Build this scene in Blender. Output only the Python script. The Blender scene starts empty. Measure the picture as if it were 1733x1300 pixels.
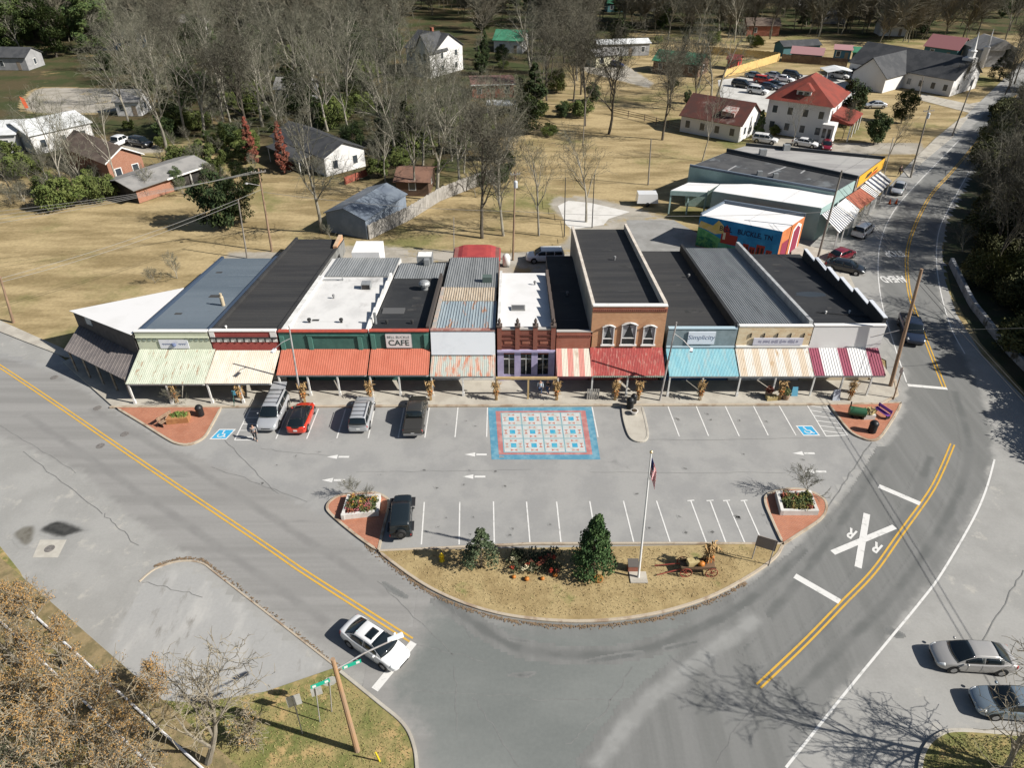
import bpy, math, random
from mathutils import Vector, Matrix
from mathutils.noise import noise as pnoise
S = bpy.context.scene
COL = S.collection
R = math.radians
random.seed(7)

# ---------------------------------------------------------------- camera model
FPX = 1202.0
PITCH = math.atan(850/1202.0)
CH = 40.0
sp, cp = math.sin(PITCH), math.cos(PITCH)
def ray(px, py):
    u = (px-866.5)/FPX; v = (py-650)/FPX
    return Vector((u, cp-v*sp, -sp-v*cp))
def G(px, py, z=0.0):
    d = ray(px, py); t = (z-CH)/d.z
    return Vector((d.x*t, d.y*t, z))
def atY(px, py, Y):
    d = ray(px, py); t = Y/d.y
    return Vector((d.x*t, Y, CH+d.z*t))
def GP(px, py, z0, y0, sl):            # meets the sloping plane z = z0 + sl*(y-y0)
    d = ray(px, py); t = (z0-sl*y0-CH)/(d.z-sl*d.y)
    return Vector((d.x*t, d.y*t, CH+d.z*t))

cam = bpy.data.cameras.new('camera'); co = bpy.data.objects.new('camera', cam); COL.objects.link(co)
co.location = (0, 0, CH); co.rotation_euler = (R(90)-PITCH, 0, 0)
cam.sensor_width = 36; cam.lens = 36*FPX/1733; cam.clip_end = 5000; cam.clip_start = .5
S.camera = co

# ---------------------------------------------------------------- light
SUNV = Vector((14.9, -4.44, 11.68)).normalized()
sl = bpy.data.lights.new('sun', 'SUN'); so = bpy.data.objects.new('sun', sl); COL.objects.link(so)
sl.energy = 5.0; sl.angle = R(.5); sl.color = (1, .96, .90)
so.rotation_euler = SUNV.to_track_quat('Z', 'Y').to_euler(); so.location = (60, -30, 90)
W = bpy.data.worlds.new('World'); S.world = W; W.use_nodes = True
sk = W.node_tree.nodes.new('ShaderNodeTexSky'); sk.sky_type = 'NISHITA'; sk.sun_disc = False
sk.sun_elevation = math.asin(SUNV.z); sk.sun_rotation = math.atan2(SUNV.x, SUNV.y)
bg = W.node_tree.nodes['Background']; bg.inputs[1].default_value = .05
W.node_tree.links.new(sk.outputs[0], bg.inputs[0])
S.view_settings.view_transform = 'Standard'; S.view_settings.look = 'None'
S.view_settings.exposure = .60; S.view_settings.gamma = 1
S.cycles.max_bounces = 5; S.cycles.diffuse_bounces = 2; S.cycles.glossy_bounces = 3
S.cycles.transparent_max_bounces = 8; S.cycles.caustics_reflective = False; S.cycles.caustics_refractive = False

# ---------------------------------------------------------------- materials
def c4(c): return (c[0], c[1], c[2], 1)
class NT:
    def __init__(s, m): s.t = m.node_tree; s.n = s.t.nodes; s.l = s.t.links
    def add(s, k, **kw):
        n = s.n.new('ShaderNode'+k)
        for a, b in kw.items(): setattr(n, a, b)
        return n
    def lk(s, a, b): s.l.new(a, b)
    def noise(s, vec, scale, detail=4, rough=.6):
        n = s.add('TexNoise'); n.inputs['Scale'].default_value = scale; n.inputs['Detail'].default_value = detail
        n.inputs['Roughness'].default_value = rough; s.lk(vec, n.inputs['Vector']); return n.outputs[0]
    def step(s, x, lo, hi):
        n = s.add('MapRange', interpolation_type='SMOOTHSTEP'); n.inputs[1].default_value = lo; n.inputs[2].default_value = hi
        s.lk(x, n.inputs[0]); return n.outputs[0]
    def mix(s, f, a, b):
        n = s.add('Mix', data_type='RGBA')
        if isinstance(f, (int, float)): n.inputs[0].default_value = f
        else: s.lk(f, n.inputs[0])
        for i, x in ((6, a), (7, b)):
            if isinstance(x, (tuple, list)): n.inputs[i].default_value = c4(x)
            else: s.lk(x, n.inputs[i])
        return n.outputs[2]
    def math(s, op, a, b=None):
        n = s.add('Math', operation=op)
        for i, x in enumerate((a, b)):
            if x is None: continue
            if isinstance(x, (int, float)): n.inputs[i].default_value = x
            else: s.lk(x, n.inputs[i])
        return n.outputs[0]
    def mapping(s, vec, scale=(1, 1, 1), rot=0, loc=(0, 0, 0)):
        n = s.add('Mapping'); n.inputs['Scale'].default_value = scale; n.inputs['Rotation'].default_value = (0, 0, rot)
        n.inputs['Location'].default_value = loc; s.lk(vec, n.inputs['Vector']); return n.outputs[0]
MATS = {}
SPEC = {}
def colour(t, tc, c1, c2=None, scale=1., lo=.4, hi=.6, stretch=(1, 1, 1), rot=0, c3=None, s3=1., lo3=.55, hi3=.65, st3=None, grain=.0, gs=12., stripe=None, brick=None, rnd=0, under=None, feather=0., **_):
    col = c1
    if brick:
        se = t.add('SeparateXYZ'); t.lk(tc, se.inputs[0]); cb = t.add('CombineXYZ')
        t.lk(t.math('ADD', se.outputs[0], se.outputs[1]), cb.inputs[0])
        if brick == 'flat': t.lk(se.outputs[0], cb.inputs[0]); t.lk(se.outputs[1], cb.inputs[1])
        else: t.lk(se.outputs[2], cb.inputs[1])
        bt = t.add('TexBrick'); t.lk(cb.outputs[0], bt.inputs['Vector'])
        bt.inputs['Color1'].default_value = c4(c1); bt.inputs['Color2'].default_value = c4(c2); bt.inputs['Mortar'].default_value = c4(c3)
        bt.inputs['Scale'].default_value = scale; bt.inputs['Mortar Size'].default_value = .012; bt.inputs['Bias'].default_value = 0
        bt.inputs['Brick Width'].default_value = .24; bt.inputs['Row Height'].default_value = .085
        col = bt.outputs[0]
        nz = t.noise(tc, .9, 4); col = t.mix(t.math('MULTIPLY', t.step(nz, .45, .7), .35), col, tuple(x*.6 for x in c1))
        c2 = c3 = None
    if stripe:     # (width of repeat, share of c2, offset)
        se = t.add('SeparateXYZ'); t.lk(tc, se.inputs[0])
        fr = t.math('FRACT', t.math('ADD', t.math('DIVIDE', se.outputs[0], stripe[0]), stripe[2]))
        col = t.mix(t.math('LESS_THAN', fr, stripe[1]), c1, c2); c2 = None
    if c2 is not None: col = t.mix(t.step(t.noise(t.mapping(tc, stretch, rot), scale, 5), lo, hi), col, c2)
    if c3 is not None: col = t.mix(t.step(t.noise(t.mapping(tc, st3 or stretch, rot, (13, 7, 3)), s3, 6, .65), lo3, hi3), col, c3)
    def val(sock, col):
        hs = t.add('HueSaturation'); t.lk(sock, hs.inputs['Value'])
        if isinstance(col, tuple): hs.inputs['Color'].default_value = c4(col)
        else: t.lk(col, hs.inputs['Color'])
        return hs.outputs[0]
    if rnd: col = val(t.math('ADD', t.math('MULTIPLY', t.add('ObjectInfo').outputs['Random'], rnd), 1-rnd/2), col)
    if grain: col = val(t.math('ADD', t.math('MULTIPLY', t.noise(tc, gs, 3, .7), grain*2), 1-grain), col)
    if under:       # the rim wears into the surface beside it, by the distance stored with the mesh
        at = t.add('Attribute'); at.attribute_name = 'edge'; e = at.outputs['Fac']
        nz = t.math('MULTIPLY', t.math('MULTIPLY', t.math('SUBTRACT', t.noise(tc, feather, 5, .65), .5), t.math('SUBTRACT', 1., e)), t.math('MULTIPLY', e, 5.))
        if isinstance(under, tuple):        # (left surface, right surface, x from, x to)
            se = t.add('SeparateXYZ'); t.lk(tc, se.inputs[0]); ua, ub = (colour(t, tc, **{**SPEC[q], 'under': None}) for q in under[:2]); nx_, ny_ = under[4:] or (1., 0.); un = t.mix(t.step(t.math('ADD', t.math('MULTIPLY', se.outputs[0], nx_), t.math('MULTIPLY', se.outputs[1], ny_)), under[2], under[3]), ua, ub)
        else: un = colour(t, tc, **{**SPEC[under], 'under': None})
        col = t.mix(t.step(t.math('ADD', e, nz), .05, .95), un, col)
    return col
def M(name, c1, c2=None, scale=1., lo=.4, hi=.6, rough=.85, bump=0., metallic=0., coat=0., spec=.3, emit=0, **kw):
    if name in MATS: return MATS[name]
    m = bpy.data.materials.new(name); m.use_nodes = True; t = NT(m); MATS[name] = m
    kw.update(scale=scale, lo=lo, hi=hi)
    b = t.n['Principled BSDF']; b.inputs['Roughness'].default_value = rough; b.inputs['Metallic'].default_value = metallic
    b.inputs['Specular IOR Level'].default_value = spec
    if coat: b.inputs['Coat Weight'].default_value = coat; b.inputs['Coat Roughness'].default_value = .05
    tc = t.add('TexCoord').outputs['Object']; kw['c1'] = c1; kw['c2'] = c2; SPEC[name] = kw
    col = colour(t, tc, **kw)
    if isinstance(col, tuple): b.inputs['Base Color'].default_value = c4(col)
    else: t.lk(col, b.inputs['Base Color'])
    if emit: b.inputs['Emission Color'].default_value = c4(c1); b.inputs['Emission Strength'].default_value = emit
    return m

# ---------------------------------------------------------------- mesh building
class MB:
    def __init__(s): s.v = []; s.f = []
    def add(s, vs, fs):
        o = len(s.v); s.v += [tuple(x) for x in vs]; s.f += [tuple(i+o for i in f) for f in fs]; return s
    def hexa(s, p):     # 8 points: bottom ring 0-3, top ring 4-7
        return s.add(p, [(3, 2, 1, 0), (4, 5, 6, 7), (0, 1, 5, 4), (1, 2, 6, 5), (2, 3, 7, 6), (3, 0, 4, 7)])
    def box(s, x0, x1, y0, y1, z0, z1):
        return s.hexa([(x0, y0, z0), (x1, y0, z0), (x1, y1, z0), (x0, y1, z0), (x0, y0, z1), (x1, y0, z1), (x1, y1, z1), (x0, y1, z1)])
    def cbox(s, c, sz, rz=0):
        p = []
        for z in (-1, 1):
            for x, y in ((-1, -1), (1, -1), (1, 1), (-1, 1)):
                a, b = x*sz[0]/2, y*sz[1]/2
                p.append((c[0]+a*math.cos(rz)-b*math.sin(rz), c[1]+a*math.sin(rz)+b*math.cos(rz), c[2]+z*sz[2]/2))
        return s.hexa(p)
    def prism(s, poly, z0, z1):     # z1 may be a list
        n = len(poly); zt = z1 if isinstance(z1, (list, tuple)) else [z1]*n
        a = sum(poly[i][0]*poly[(i+1) % n][1]-poly[(i+1) % n][0]*poly[i][1] for i in range(n))
        if a < 0: poly = poly[::-1]; zt = zt[::-1]
        vs = [(p[0], p[1], z0) for p in poly]+[(p[0], p[1], z) for p, z in zip(poly, zt)]
        return s.add(vs, [tuple(range(n))[::-1], tuple(range(n, 2*n))]+[(i, (i+1) % n, n+(i+1) % n, n+i) for i in range(n)])
    def sheet(s, poly, z=None):
        n = len(poly)
        a = sum(poly[i][0]*poly[(i+1) % n][1]-poly[(i+1) % n][0]*poly[i][1] for i in range(n))
        if a < 0: poly = poly[::-1]
        return s.add([(p[0], p[1], p[2] if z is None else z) for p in poly], [tuple(range(n))])
    def quad(s, *p): return s.add(p, [tuple(range(len(p)))])
    def slab(s, p, th):     # thick quad/ngon, p anticlockwise seen from the front
        p = [Vector(x) for x in p]; n = (p[1]-p[0]).cross(p[2]-p[0]).normalized()*th; k = len(p)
        return s.add([x-n for x in p]+p, [tuple(range(k))[::-1], tuple(range(k, 2*k))]+[(i, (i+1) % k, k+(i+1) % k, k+i) for i in range(k)])
    def tube(s, p0, p1, r0, r1=None, n=6, cap=True):
        r1 = r0 if r1 is None else r1
        p0, p1 = Vector(p0), Vector(p1); d = (p1-p0)
        if d.length < 1e-6: return s
        d.normalize(); a = d.orthogonal().normalized(); b = d.cross(a)
        o = len(s.v)
        for p, r in ((p0, r0), (p1, r1)):
            for i in range(n):
                t = 2*math.pi*i/n; q = p+(a*math.cos(t)+b*math.sin(t))*r; s.v.append((q.x, q.y, q.z))
        for i in range(n): j = (i+1) % n; s.f.append((o+i, o+j, o+n+j, o+n+i))
        if cap: s.f.append(tuple(o+i for i in range(n))[::-1]); s.f.append(tuple(o+n+i for i in range(n)))
        return s
    def path(s, pts, r, n=5):
        for a, b in zip(pts[:-1], pts[1:]): s.tube(a, b, r, r, n)
        return s
    def lathe(s, c, prof, n=12):     # prof: (r,z)
        o = len(s.v)
        for r, z in prof:
            for i in range(n):
                t = 2*math.pi*i/n; s.v.append((c[0]+r*math.cos(t), c[1]+r*math.sin(t), c[2]+z))
        for k in range(len(prof)-1):
            for i in range(n): j = (i+1) % n; s.f.append((o+k*n+i, o+k*n+j, o+k*n+n+j, o+k*n+n+i))
        s.f.append(tuple(o+i for i in range(n))[::-1]); e = o+(len(prof)-1)*n; s.f.append(tuple(e+i for i in range(n)))
        return s
    def ball(s, c, r, sz=1, n=10, sq=(1, 1)):
        k = 6
        o = len(s.v); pr = [(r*math.sin(math.pi*i/k)+1e-4, -r*sz*math.cos(math.pi*i/k)) for i in range(k+1)]
        s.lathe(c, pr, n)
        for i in range(o, len(s.v)):
            v = s.v[i]; s.v[i] = (c[0]+(v[0]-c[0])*sq[0], c[1]+(v[1]-c[1])*sq[1], v[2])
        return s
    def ribbed(s, A, B, C, D, n, h=.04, th=.05):   # sheet A(inner left) B(inner right) C(outer right) D(outer left), ribs run A->D
        A, B, C, D = map(Vector, (A, B, C, D)); up = (B-A).cross(D-A).normalized()
        if up.z < 0: up = -up
        ts = []
        for i in range(n):
            for f, k in ((0, 0), (.62, 0), (.72, 1), (.9, 1)): ts.append(((i+f)/n, k))
        ts.append((1, 0)); m = len(ts); vs = []
        for t, k in ts: vs.append(A.lerp(B, t)+up*h*k)
        for t, k in ts: vs.append(D.lerp(C, t)+up*h*k)
        for t, k in ts: vs.append(A.lerp(B, t)-up*th)
        for t, k in ts: vs.append(D.lerp(C, t)-up*th)
        fs = []
        for i in range(m-1):
            fs += [(m+i, m+i+1, i+1, i), (2*m+i, 2*m+i+1, 3*m+i+1, 3*m+i), (i, i+1, 2*m+i+1, 2*m+i), (3*m+i, 3*m+i+1, m+i+1, m+i)]
        fs += [(0, 2*m, 3*m, m), (m-1, 2*m-1, 4*m-1, 3*m-1)]
        return s.add(vs, fs)
def wloc(o):
    v = Vector((0, 0, 0))
    while o: v += o.location; o = o.parent
    return v
def mesh(name, mb, mat, smooth=False):
    me = bpy.data.meshes.new(name); me.from_pydata(mb.v, [], mb.f)
    if mat: me.materials.append(mat)
    if smooth:
        for p in me.polygons: p.use_smooth = True
    me.update(); return me
def obj(name, mb, mat, parent=None, smooth=False, label=None):
    off = wloc(parent)
    if off.length > 0: mb.v = [(a-off.x, b-off.y, c-off.z) for a, b, c in mb.v]
    o = bpy.data.objects.new(name, mesh(name, mb, mat, smooth)); COL.objects.link(o); o.parent = parent
    if label: o['label'] = label
    return o
def tag(o, label, cat, group=None, kind=None):
    o['label'] = label; o['category'] = cat
    if group: o['group'] = group
    if kind: o['kind'] = kind
    return o
def thing(name, label, cat, loc=(0, 0, 0), group=None):
    o = bpy.data.objects.new(name, None); COL.objects.link(o); o.location = loc; o.empty_display_size = .3
    return tag(o, label, cat, group)
def solo(name, label, cat, mb, mat, loc=None, group=None, smooth=False):
    if loc is not None: mb.v = [(a-loc[0], b-loc[1], c-loc[2]) for a, b, c in mb.v]
    o = bpy.data.objects.new(name, mesh(name, mb, mat, smooth)); COL.objects.link(o)
    if loc is not None: o.location = loc
    return tag(o, label, cat, group)
def soft(name, pts, z, mat, w=.5, seg=None):     # sheet whose rim wears away into what lies below: a fine grid, opaque w inside its outline
    n0 = len(pts); E = [(pts[i].x, pts[i].y, pts[(i+1) % n0].x, pts[(i+1) % n0].y) for i in range(n0)]
    x0, x1 = min(q.x for q in pts), max(q.x for q in pts); y0, y1 = min(q.y for q in pts), max(q.y for q in pts)
    x0, x1, y0, y1 = max(x0, -140 if w < 5 else -420), min(x1, 140 if w < 5 else 420), max(y0, 8), min(y1, 330 if w < 5 else 460)
    st = seg or max(w*.8, math.sqrt((x1-x0)*(y1-y0)/26000)); x0 -= st*.5; y0 -= st*.5; nx = int((x1-x0)/st)+3; ny = int((y1-y0)/st)+3; al = []
    for j in range(ny):
        y = y0+j*st; xs = sorted(a+(y-b)*(c-a)/(d-b) for a, b, c, d in E if (b > y) != (d > y)); R_ = []
        near = [e for e in E if min(e[1], e[3])-w-st <= y <= max(e[1], e[3])+w+st]
        for i in range(nx):
            x = x0+i*st; ins = sum(1 for q in xs if q < x) % 2; dm = w+st
            for a, b, c, d in near:
                if min(a, c)-dm > x or max(a, c)+dm < x: continue
                ux, uy = c-a, d-b; L2 = ux*ux+uy*uy or 1e-9; t = max(0, min(1, ((x-a)*ux+(y-b)*uy)/L2)); dd = math.hypot(a+ux*t-x, b+uy*t-y)
                if dd < dm: dm = dd
            R_.append(dm if ins else -dm)
        al.append(R_)
    mb = MB(); idx = {}; at_ = []
    def vid(i, j):
        if (i, j) not in idx: idx[(i, j)] = len(mb.v); mb.v.append((x0+i*st, y0+j*st, z)); at_.append(max(0., min(1., al[j][i]/w)))
        return idx[(i, j)]
    for j in range(ny-1):
        for i in range(nx-1):
            if max(al[j][i], al[j][i+1], al[j+1][i], al[j+1][i+1]) > 0: mb.f.append((vid(i, j), vid(i+1, j), vid(i+1, j+1), vid(i, j+1)))
    o = obj(name, mb, mat); o['kind'] = 'structure'; at = o.data.color_attributes.new('edge', 'FLOAT_COLOR', 'POINT')
    at.data.foreach_set('color', [q for f in at_ for q in (f, f, f, 1.)]); return o
def struct(name, mb, mat):
    o = obj(name, mb, mat); o['kind'] = 'structure'; return o
def dup(root, loc=None, rotz=None, scale=None, label=None, group=None):
    def cp_(o, par):
        c = o.copy(); COL.objects.link(c)
        if par: c.parent = par
        for ch in o.children: cp_(ch, c)
        return c
    r = cp_(root, None)
    if loc is not None: r.location = loc
    if rotz is not None: r.rotation_euler = (0, 0, rotz)
    if scale is not None: r.scale = scale if isinstance(scale, tuple) else (scale,)*3
    if label: r['label'] = label
    if group: r['group'] = group
    return r
FONTTMP = []
def text_mb(s, size, wx=1.0, bold=0.):
    cu = bpy.data.curves.new('t', 'FONT'); cu.body = s; cu.size = size; cu.align_x = 'CENTER'; cu.align_y = 'CENTER'; cu.resolution_u = 3; cu.offset = bold
    o = bpy.data.objects.new('t', cu); COL.objects.link(o)
    me = bpy.data.meshes.new_from_object(o, depsgraph=bpy.context.evaluated_depsgraph_get())
    mb = MB(); mb.add([(v.co.x*wx, v.co.y, v.co.z) for v in me.vertices], [tuple(p.vertices) for p in me.polygons])
    bpy.data.objects.remove(o); bpy.data.curves.remove(cu); bpy.data.meshes.remove(me); return mb
def place(mb, origin, ux, uy):   # local x,y,z -> origin + x*ux + y*uy + z*n
    ux, uy = Vector(ux), Vector(uy); n = ux.cross(uy).normalized(); o = Vector(origin)
    mb.v = [tuple(o+ux*a+uy*b+n*c) for a, b, c in mb.v]; return mb
def smooth_pts(pts, k=6, closed=False):
    out = []; n = len(pts); pts = [Vector(p) for p in pts]
    rng = range(n) if closed else range(n-1)
    for i in rng:
        p0 = pts[(i-1) % n] if closed or i > 0 else pts[i]; p1 = pts[i]; p2 = pts[(i+1) % n]
        p3 = pts[(i+2) % n] if closed or i+2 < n else p2
        for j in range(k):
            t = j/k
            out.append(.5*((2*p1)+(p2-p0)*t+(2*p0-5*p1+4*p2-p3)*t*t+(3*p1-p0-3*p2+p3)*t**3))
    if not closed: out.append(pts[-1])
    return out
def strip(pts, w, z, off=0):     # flat band of width w along pts
    mb = MB(); L = []; Rr = []
    for i, p in enumerate(pts):
        a = pts[max(0, i-1)]; b = pts[min(len(pts)-1, i+1)]; d = (b-a).normalized(); nn = Vector((-d.y, d.x, 0))
        L.append(p+nn*(off+w/2)); Rr.append(p+nn*(off-w/2))
    n = len(pts)
    mb.add([(q.x, q.y, z) for q in L]+[(q.x, q.y, z) for q in Rr], [(n+i, n+i+1, i+1, i) for i in range(n-1)])
    return mb
def kerb(pts, w=.16, h=.14, closed=False):
    mb = MB(); n = len(pts); ring = []
    for i, p in enumerate(pts):
        a = pts[(i-1) % n] if closed or i > 0 else p; b = pts[(i+1) % n] if closed or i < n-1 else p
        d = (b-a).normalized(); nn = Vector((-d.y, d.x, 0))*w/2
        ring.append([(p.x-nn.x, p.y-nn.y, -.03), (p.x-nn.x, p.y-nn.y, h-.02), (p.x-nn.x*.7, p.y-nn.y*.7, h), (p.x+nn.x, p.y+nn.y, h), (p.x+nn.x, p.y+nn.y, -.03)])
    vs = [q for r in ring for q in r]; fs = []
    for i in range(n if closed else n-1):
        j = (i+1) % n
        for k in range(4): fs.append((i*5+k, i*5+k+1, j*5+k+1, j*5+k))
    if not closed: fs += [(0, 1, 2, 3, 4), tuple((n-1)*5+k for k in (4, 3, 2, 1, 0))]
    return mb.add(vs, fs)
# ================================================================ GROUND, ROADS, MARKINGS
m_grass = M('dry_grass', (.38, .295, .16), (.225, .17, .085), .22, .36, .64, stretch=(.4, 1.3, 1), st3=(1, 1, 1), c3=(.15, .15, .055), s3=.05, lo3=.5, hi3=.68, grain=.38, gs=2.2, rough=.95, spec=.1)
m_lawn = M('median_grass', (.345, .265, .135), (.27, .20, .098), .5, .4, .62, c3=(.2, .19, .075), s3=.35, lo3=.58, hi3=.72, grain=.4, gs=5., rough=.95, spec=.1)
m_verge = M('verge_grass', (.25, .21, .09), (.14, .15, .05), .45, .4, .6, c3=(.36, .26, .12), s3=.8, lo3=.52, hi3=.64, grain=.4, gs=6., rough=.95, spec=.1)
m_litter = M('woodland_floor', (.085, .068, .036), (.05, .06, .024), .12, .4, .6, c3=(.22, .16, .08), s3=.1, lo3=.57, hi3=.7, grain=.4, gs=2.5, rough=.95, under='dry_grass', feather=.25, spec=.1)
m_old = M('old_asphalt', (.305, .299, .28), (.265, .26, .243), .25, .38, .62, c3=(.36, .345, .31), s3=.8, lo3=.57, hi3=.72, grain=.12, gs=6., rough=.92, spec=.2)
m_lot = M('lot_asphalt', (.29, .285, .27), (.25, .247, .237), .35, .38, .62, c3=(.19, .188, .18), s3=.45, lo3=.66, hi3=.8, grain=.09, gs=5., rough=.9, under='old_asphalt', feather=1.1, spec=.2)
m_apron = M('worn_apron', (.31, .306, .292), (.385, .375, .352), .6, .45, .7, c3=(.21, .2, .18), s3=.9, lo3=.57, hi3=.72, stretch=(1, .35, 1), rot=R(-35), grain=.12, gs=5., rough=.92, under='old_asphalt', feather=1.1, spec=.2)
a_left = math.atan2(G(695, 1085).y-G(24, 638).y, G(695, 1085).x-G(24, 638).x)
_n = (-math.sin(a_left), math.cos(a_left)); _c = G(440, 917).x*_n[0]+G(440, 917).y*_n[1]
m_road_l = M('street_asphalt', (.21, .205, .193), (.255, .248, .234), 1., .35, .65, stretch=(.03, .75, 1), rot=-a_left, c3=(.19, .186, .177), s3=.7, lo3=.6, hi3=.74, st3=(.12, 1, 1), grain=.09, gs=5., rough=.9, under=('old_asphalt', 'lot_asphalt', _c-1, _c+1)+_n, feather=1.1, spec=.2)
m_road_r = M('bend_asphalt', (.146, .147, .139), (.178, .178, .169), 1., .35, .65, stretch=(.75, .04, 1), rot=R(35), c3=(.155, .155, .15), s3=.5, lo3=.58, hi3=.74, st3=(.7, .2, 1), grain=.1, gs=5., rough=.88, under='old_asphalt', feather=1.1, spec=.25)
m_junc = M('junction_asphalt', (.142, .151, .142), (.178, .186, .174), .12, .36, .64, c3=(.15, .152, .143), s3=.28, lo3=.6, hi3=.8, stretch=(.5, 1.2, 1), rot=R(-12), grain=.13, gs=4., rough=.88, under=('street_asphalt', 'bend_asphalt', -3., 3.), feather=1.1, spec=.25)
m_conc = M('concrete', (.42, .39, .33), (.35, .32, .27), .6, .4, .62, c3=(.26, .24, .2), s3=1.3, lo3=.62, hi3=.75, grain=.1, gs=7., rough=.9, spec=.2)
m_kerb = M('kerb_concrete', (.40, .34, .26), (.27, .2, .14), .8, .48, .66, c3=(.2, .12, .07), s3=1.7, lo3=.6, hi3=.72, grain=.12, gs=9., rough=.92, spec=.2)
m_gravel = M('gravel', (.36, .33, .28), (.28, .255, .21), .3, .4, .6, c3=(.31, .24, .12), s3=.25, lo3=.57, hi3=.7, grain=.18, gs=5., rough=.95, under='dry_grass', feather=1.1, spec=.1)
m_slab = M('white_slab', (.58, .56, .52), (.5, .48, .44), .5, .45, .65, grain=.08, gs=6., rough=.9)
m_wpaint = M('white_road_paint', (.60, .59, .56), (.44, .435, .41), 2.2, .52, .7, grain=.06, gs=9., rough=.8)
m_ypaint = M('yellow_road_paint', (.56, .33, .045), (.44, .28, .07), 1.6, .5, .68, grain=.1, gs=9., rough=.8)
m_blue = M('blue_paint', (.03, .28, .50), (.05, .33, .52), 1.2, rough=.8, grain=.06)
m_ibrick = M('island_brick', (.40, .14, .075), (.31, .105, .06), 1., c3=(.42, .26, .18), brick='flat', rough=.9, spec=.2)

def pxpoly(pts, k=0):
    p = [G(*q) for q in pts]
    return smooth_pts(p, k, True) if k else p

g = MB(); n = 24
g.add([(-2500, -300, -.08), (2500, -300, -.08), (2500, 5000, -.08), (-2500, 5000, -.08)], [(0, 1, 2, 3)])
struct('ground', g, m_grass)
# woodland floor behind the field
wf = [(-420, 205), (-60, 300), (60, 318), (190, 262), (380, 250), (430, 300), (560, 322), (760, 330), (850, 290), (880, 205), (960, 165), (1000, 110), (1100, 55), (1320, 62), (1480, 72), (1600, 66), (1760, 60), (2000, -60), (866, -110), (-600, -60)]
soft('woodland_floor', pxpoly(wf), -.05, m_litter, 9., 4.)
soft('dirt_track', pxpoly([(60, 150), (140, 148), (210, 152), (205, 185), (120, 192), (40, 186)], 4), -.03, m_gravel, 1.0)
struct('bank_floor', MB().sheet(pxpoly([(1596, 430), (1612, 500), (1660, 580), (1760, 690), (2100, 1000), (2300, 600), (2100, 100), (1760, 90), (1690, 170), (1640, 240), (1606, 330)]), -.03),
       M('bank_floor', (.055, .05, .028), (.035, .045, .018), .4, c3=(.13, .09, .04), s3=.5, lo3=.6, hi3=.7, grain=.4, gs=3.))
# pavement as one big old asphalt sheet
pv = [(-700, 330), (-150, 476), (0, 548), (75, 582), (150, 640), (238, 694), (700, 692), (1400, 688), (1505, 690), (1500, 610), (1400, 560), (1300, 480), (1290, 430), (1330, 400), (1440, 372), (1490, 330), (1530, 290), (1592, 240), (1650, 180),
      (1733, 100), (1860, 40), (1900, 60), (1755, 150), (1678, 230), (1640, 290), (1606, 350), (1594, 420), (1598, 470), (1618, 530), (1662, 600), (1760, 700), (1960, 860), (2500, 1250), (2300, 1600), (-900, 1600), (-900, 900)]
struct('pavement', MB().sheet(pxpoly(pv), -.008), m_old)
soft('parking_lot', pxpoly([(215, 690), (1520, 686), (1510, 740), (1460, 800), (1410, 860), (1335, 935), (640, 945), (540, 890), (440, 846), (300, 790)]), -.004, m_lot, .4)
lw = [(-700, 372), (-150, 520), (0, 600), (100, 628), (196, 692), (300, 756), (380, 788), (470, 826), (556, 872), (640, 940), (720, 995), (700, 1086), (640, 1165), (560, 1118), (480, 1060), (370, 980), (240, 898), (130, 800), (0, 745), (-150, 660), (-700, 470)]
soft('street', pxpoly(lw), 0., m_road_l, .6)
rw_l = [(1534, 647), (1528, 690), (1512, 730), (1470, 790), (1400, 870), (1330, 935), (1262, 985), (1180, 1020)]
rw_r = [(1330, 1300), (1372, 1247), (1435, 1168), (1504, 1084), (1556, 1021), (1594, 970), (1646, 881), (1669, 828), (1683, 778), (1680, 720), (1653, 637)]
up_r = [(1633, 599), (1610, 556), (1594, 503), (1586, 457), (1585, 421), (1590, 388), (1603, 358), (1640, 290), (1680, 225), (1750, 148)]
up_l = [(1720, 130), (1623, 237), (1543, 320), (1509, 363), (1491, 406), (1486, 447), (1488, 485), (1496, 528), (1516, 592)]
jn = [(700, 1086), (720, 1000), (840, 1045), (980, 1058), (1100, 1045), (1180, 1020)]
soft('bend_road', pxpoly(rw_l+[(1060, 1150), (980, 1300), (900, 1420), (1250, 1420)]+rw_r+up_r+up_l), .002, m_road_r, .35)
soft('junction', pxpoly([(690, 1100), (722, 996), (840, 1043), (980, 1056), (1100, 1043), (1215, 1008), (1130, 1200), (1060, 1300), (980, 1450), (690, 1450), (712, 1300), (690, 1230), (630, 1170)]), .005, m_junc, 1.6)
soft('apron', pxpoly([(225, 990), (280, 958), (330, 952), (372, 978), (480, 1062), (572, 1132), (420, 1190), (250, 1200), (170, 1100)]), -.001, m_apron, .8)
soft('puddle_stain', pxpoly([(62, 900), (75, 888), (100, 878), (125, 885), (145, 893), (158, 898), (130, 905), (105, 913), (80, 908)], 4), .004, M('wet_stain', (.035, .034, .03), (.06, .058, .052), 1.5, rough=.45, spec=.4, under='old_asphalt', feather=1.5), .5, .14)
soft('puddle_stain', pxpoly([(18, 905), (40, 890), (62, 888), (62, 905), (52, 922), (35, 926)], 4), .007, M('damp_stain', (.115, .105, .085), (.16, .15, .125), 1.5, rough=.6, under='old_asphalt', feather=1.5), .5, .14)
struct('manhole_pad', MB().sheet(pxpoly([(68, 914), (113, 914), (98, 944), (55, 944)]), .006), M('pad_concrete', (.44, .415, .36), (.38, .355, .305), 1.5, grain=.1, gs=6.))
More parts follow.
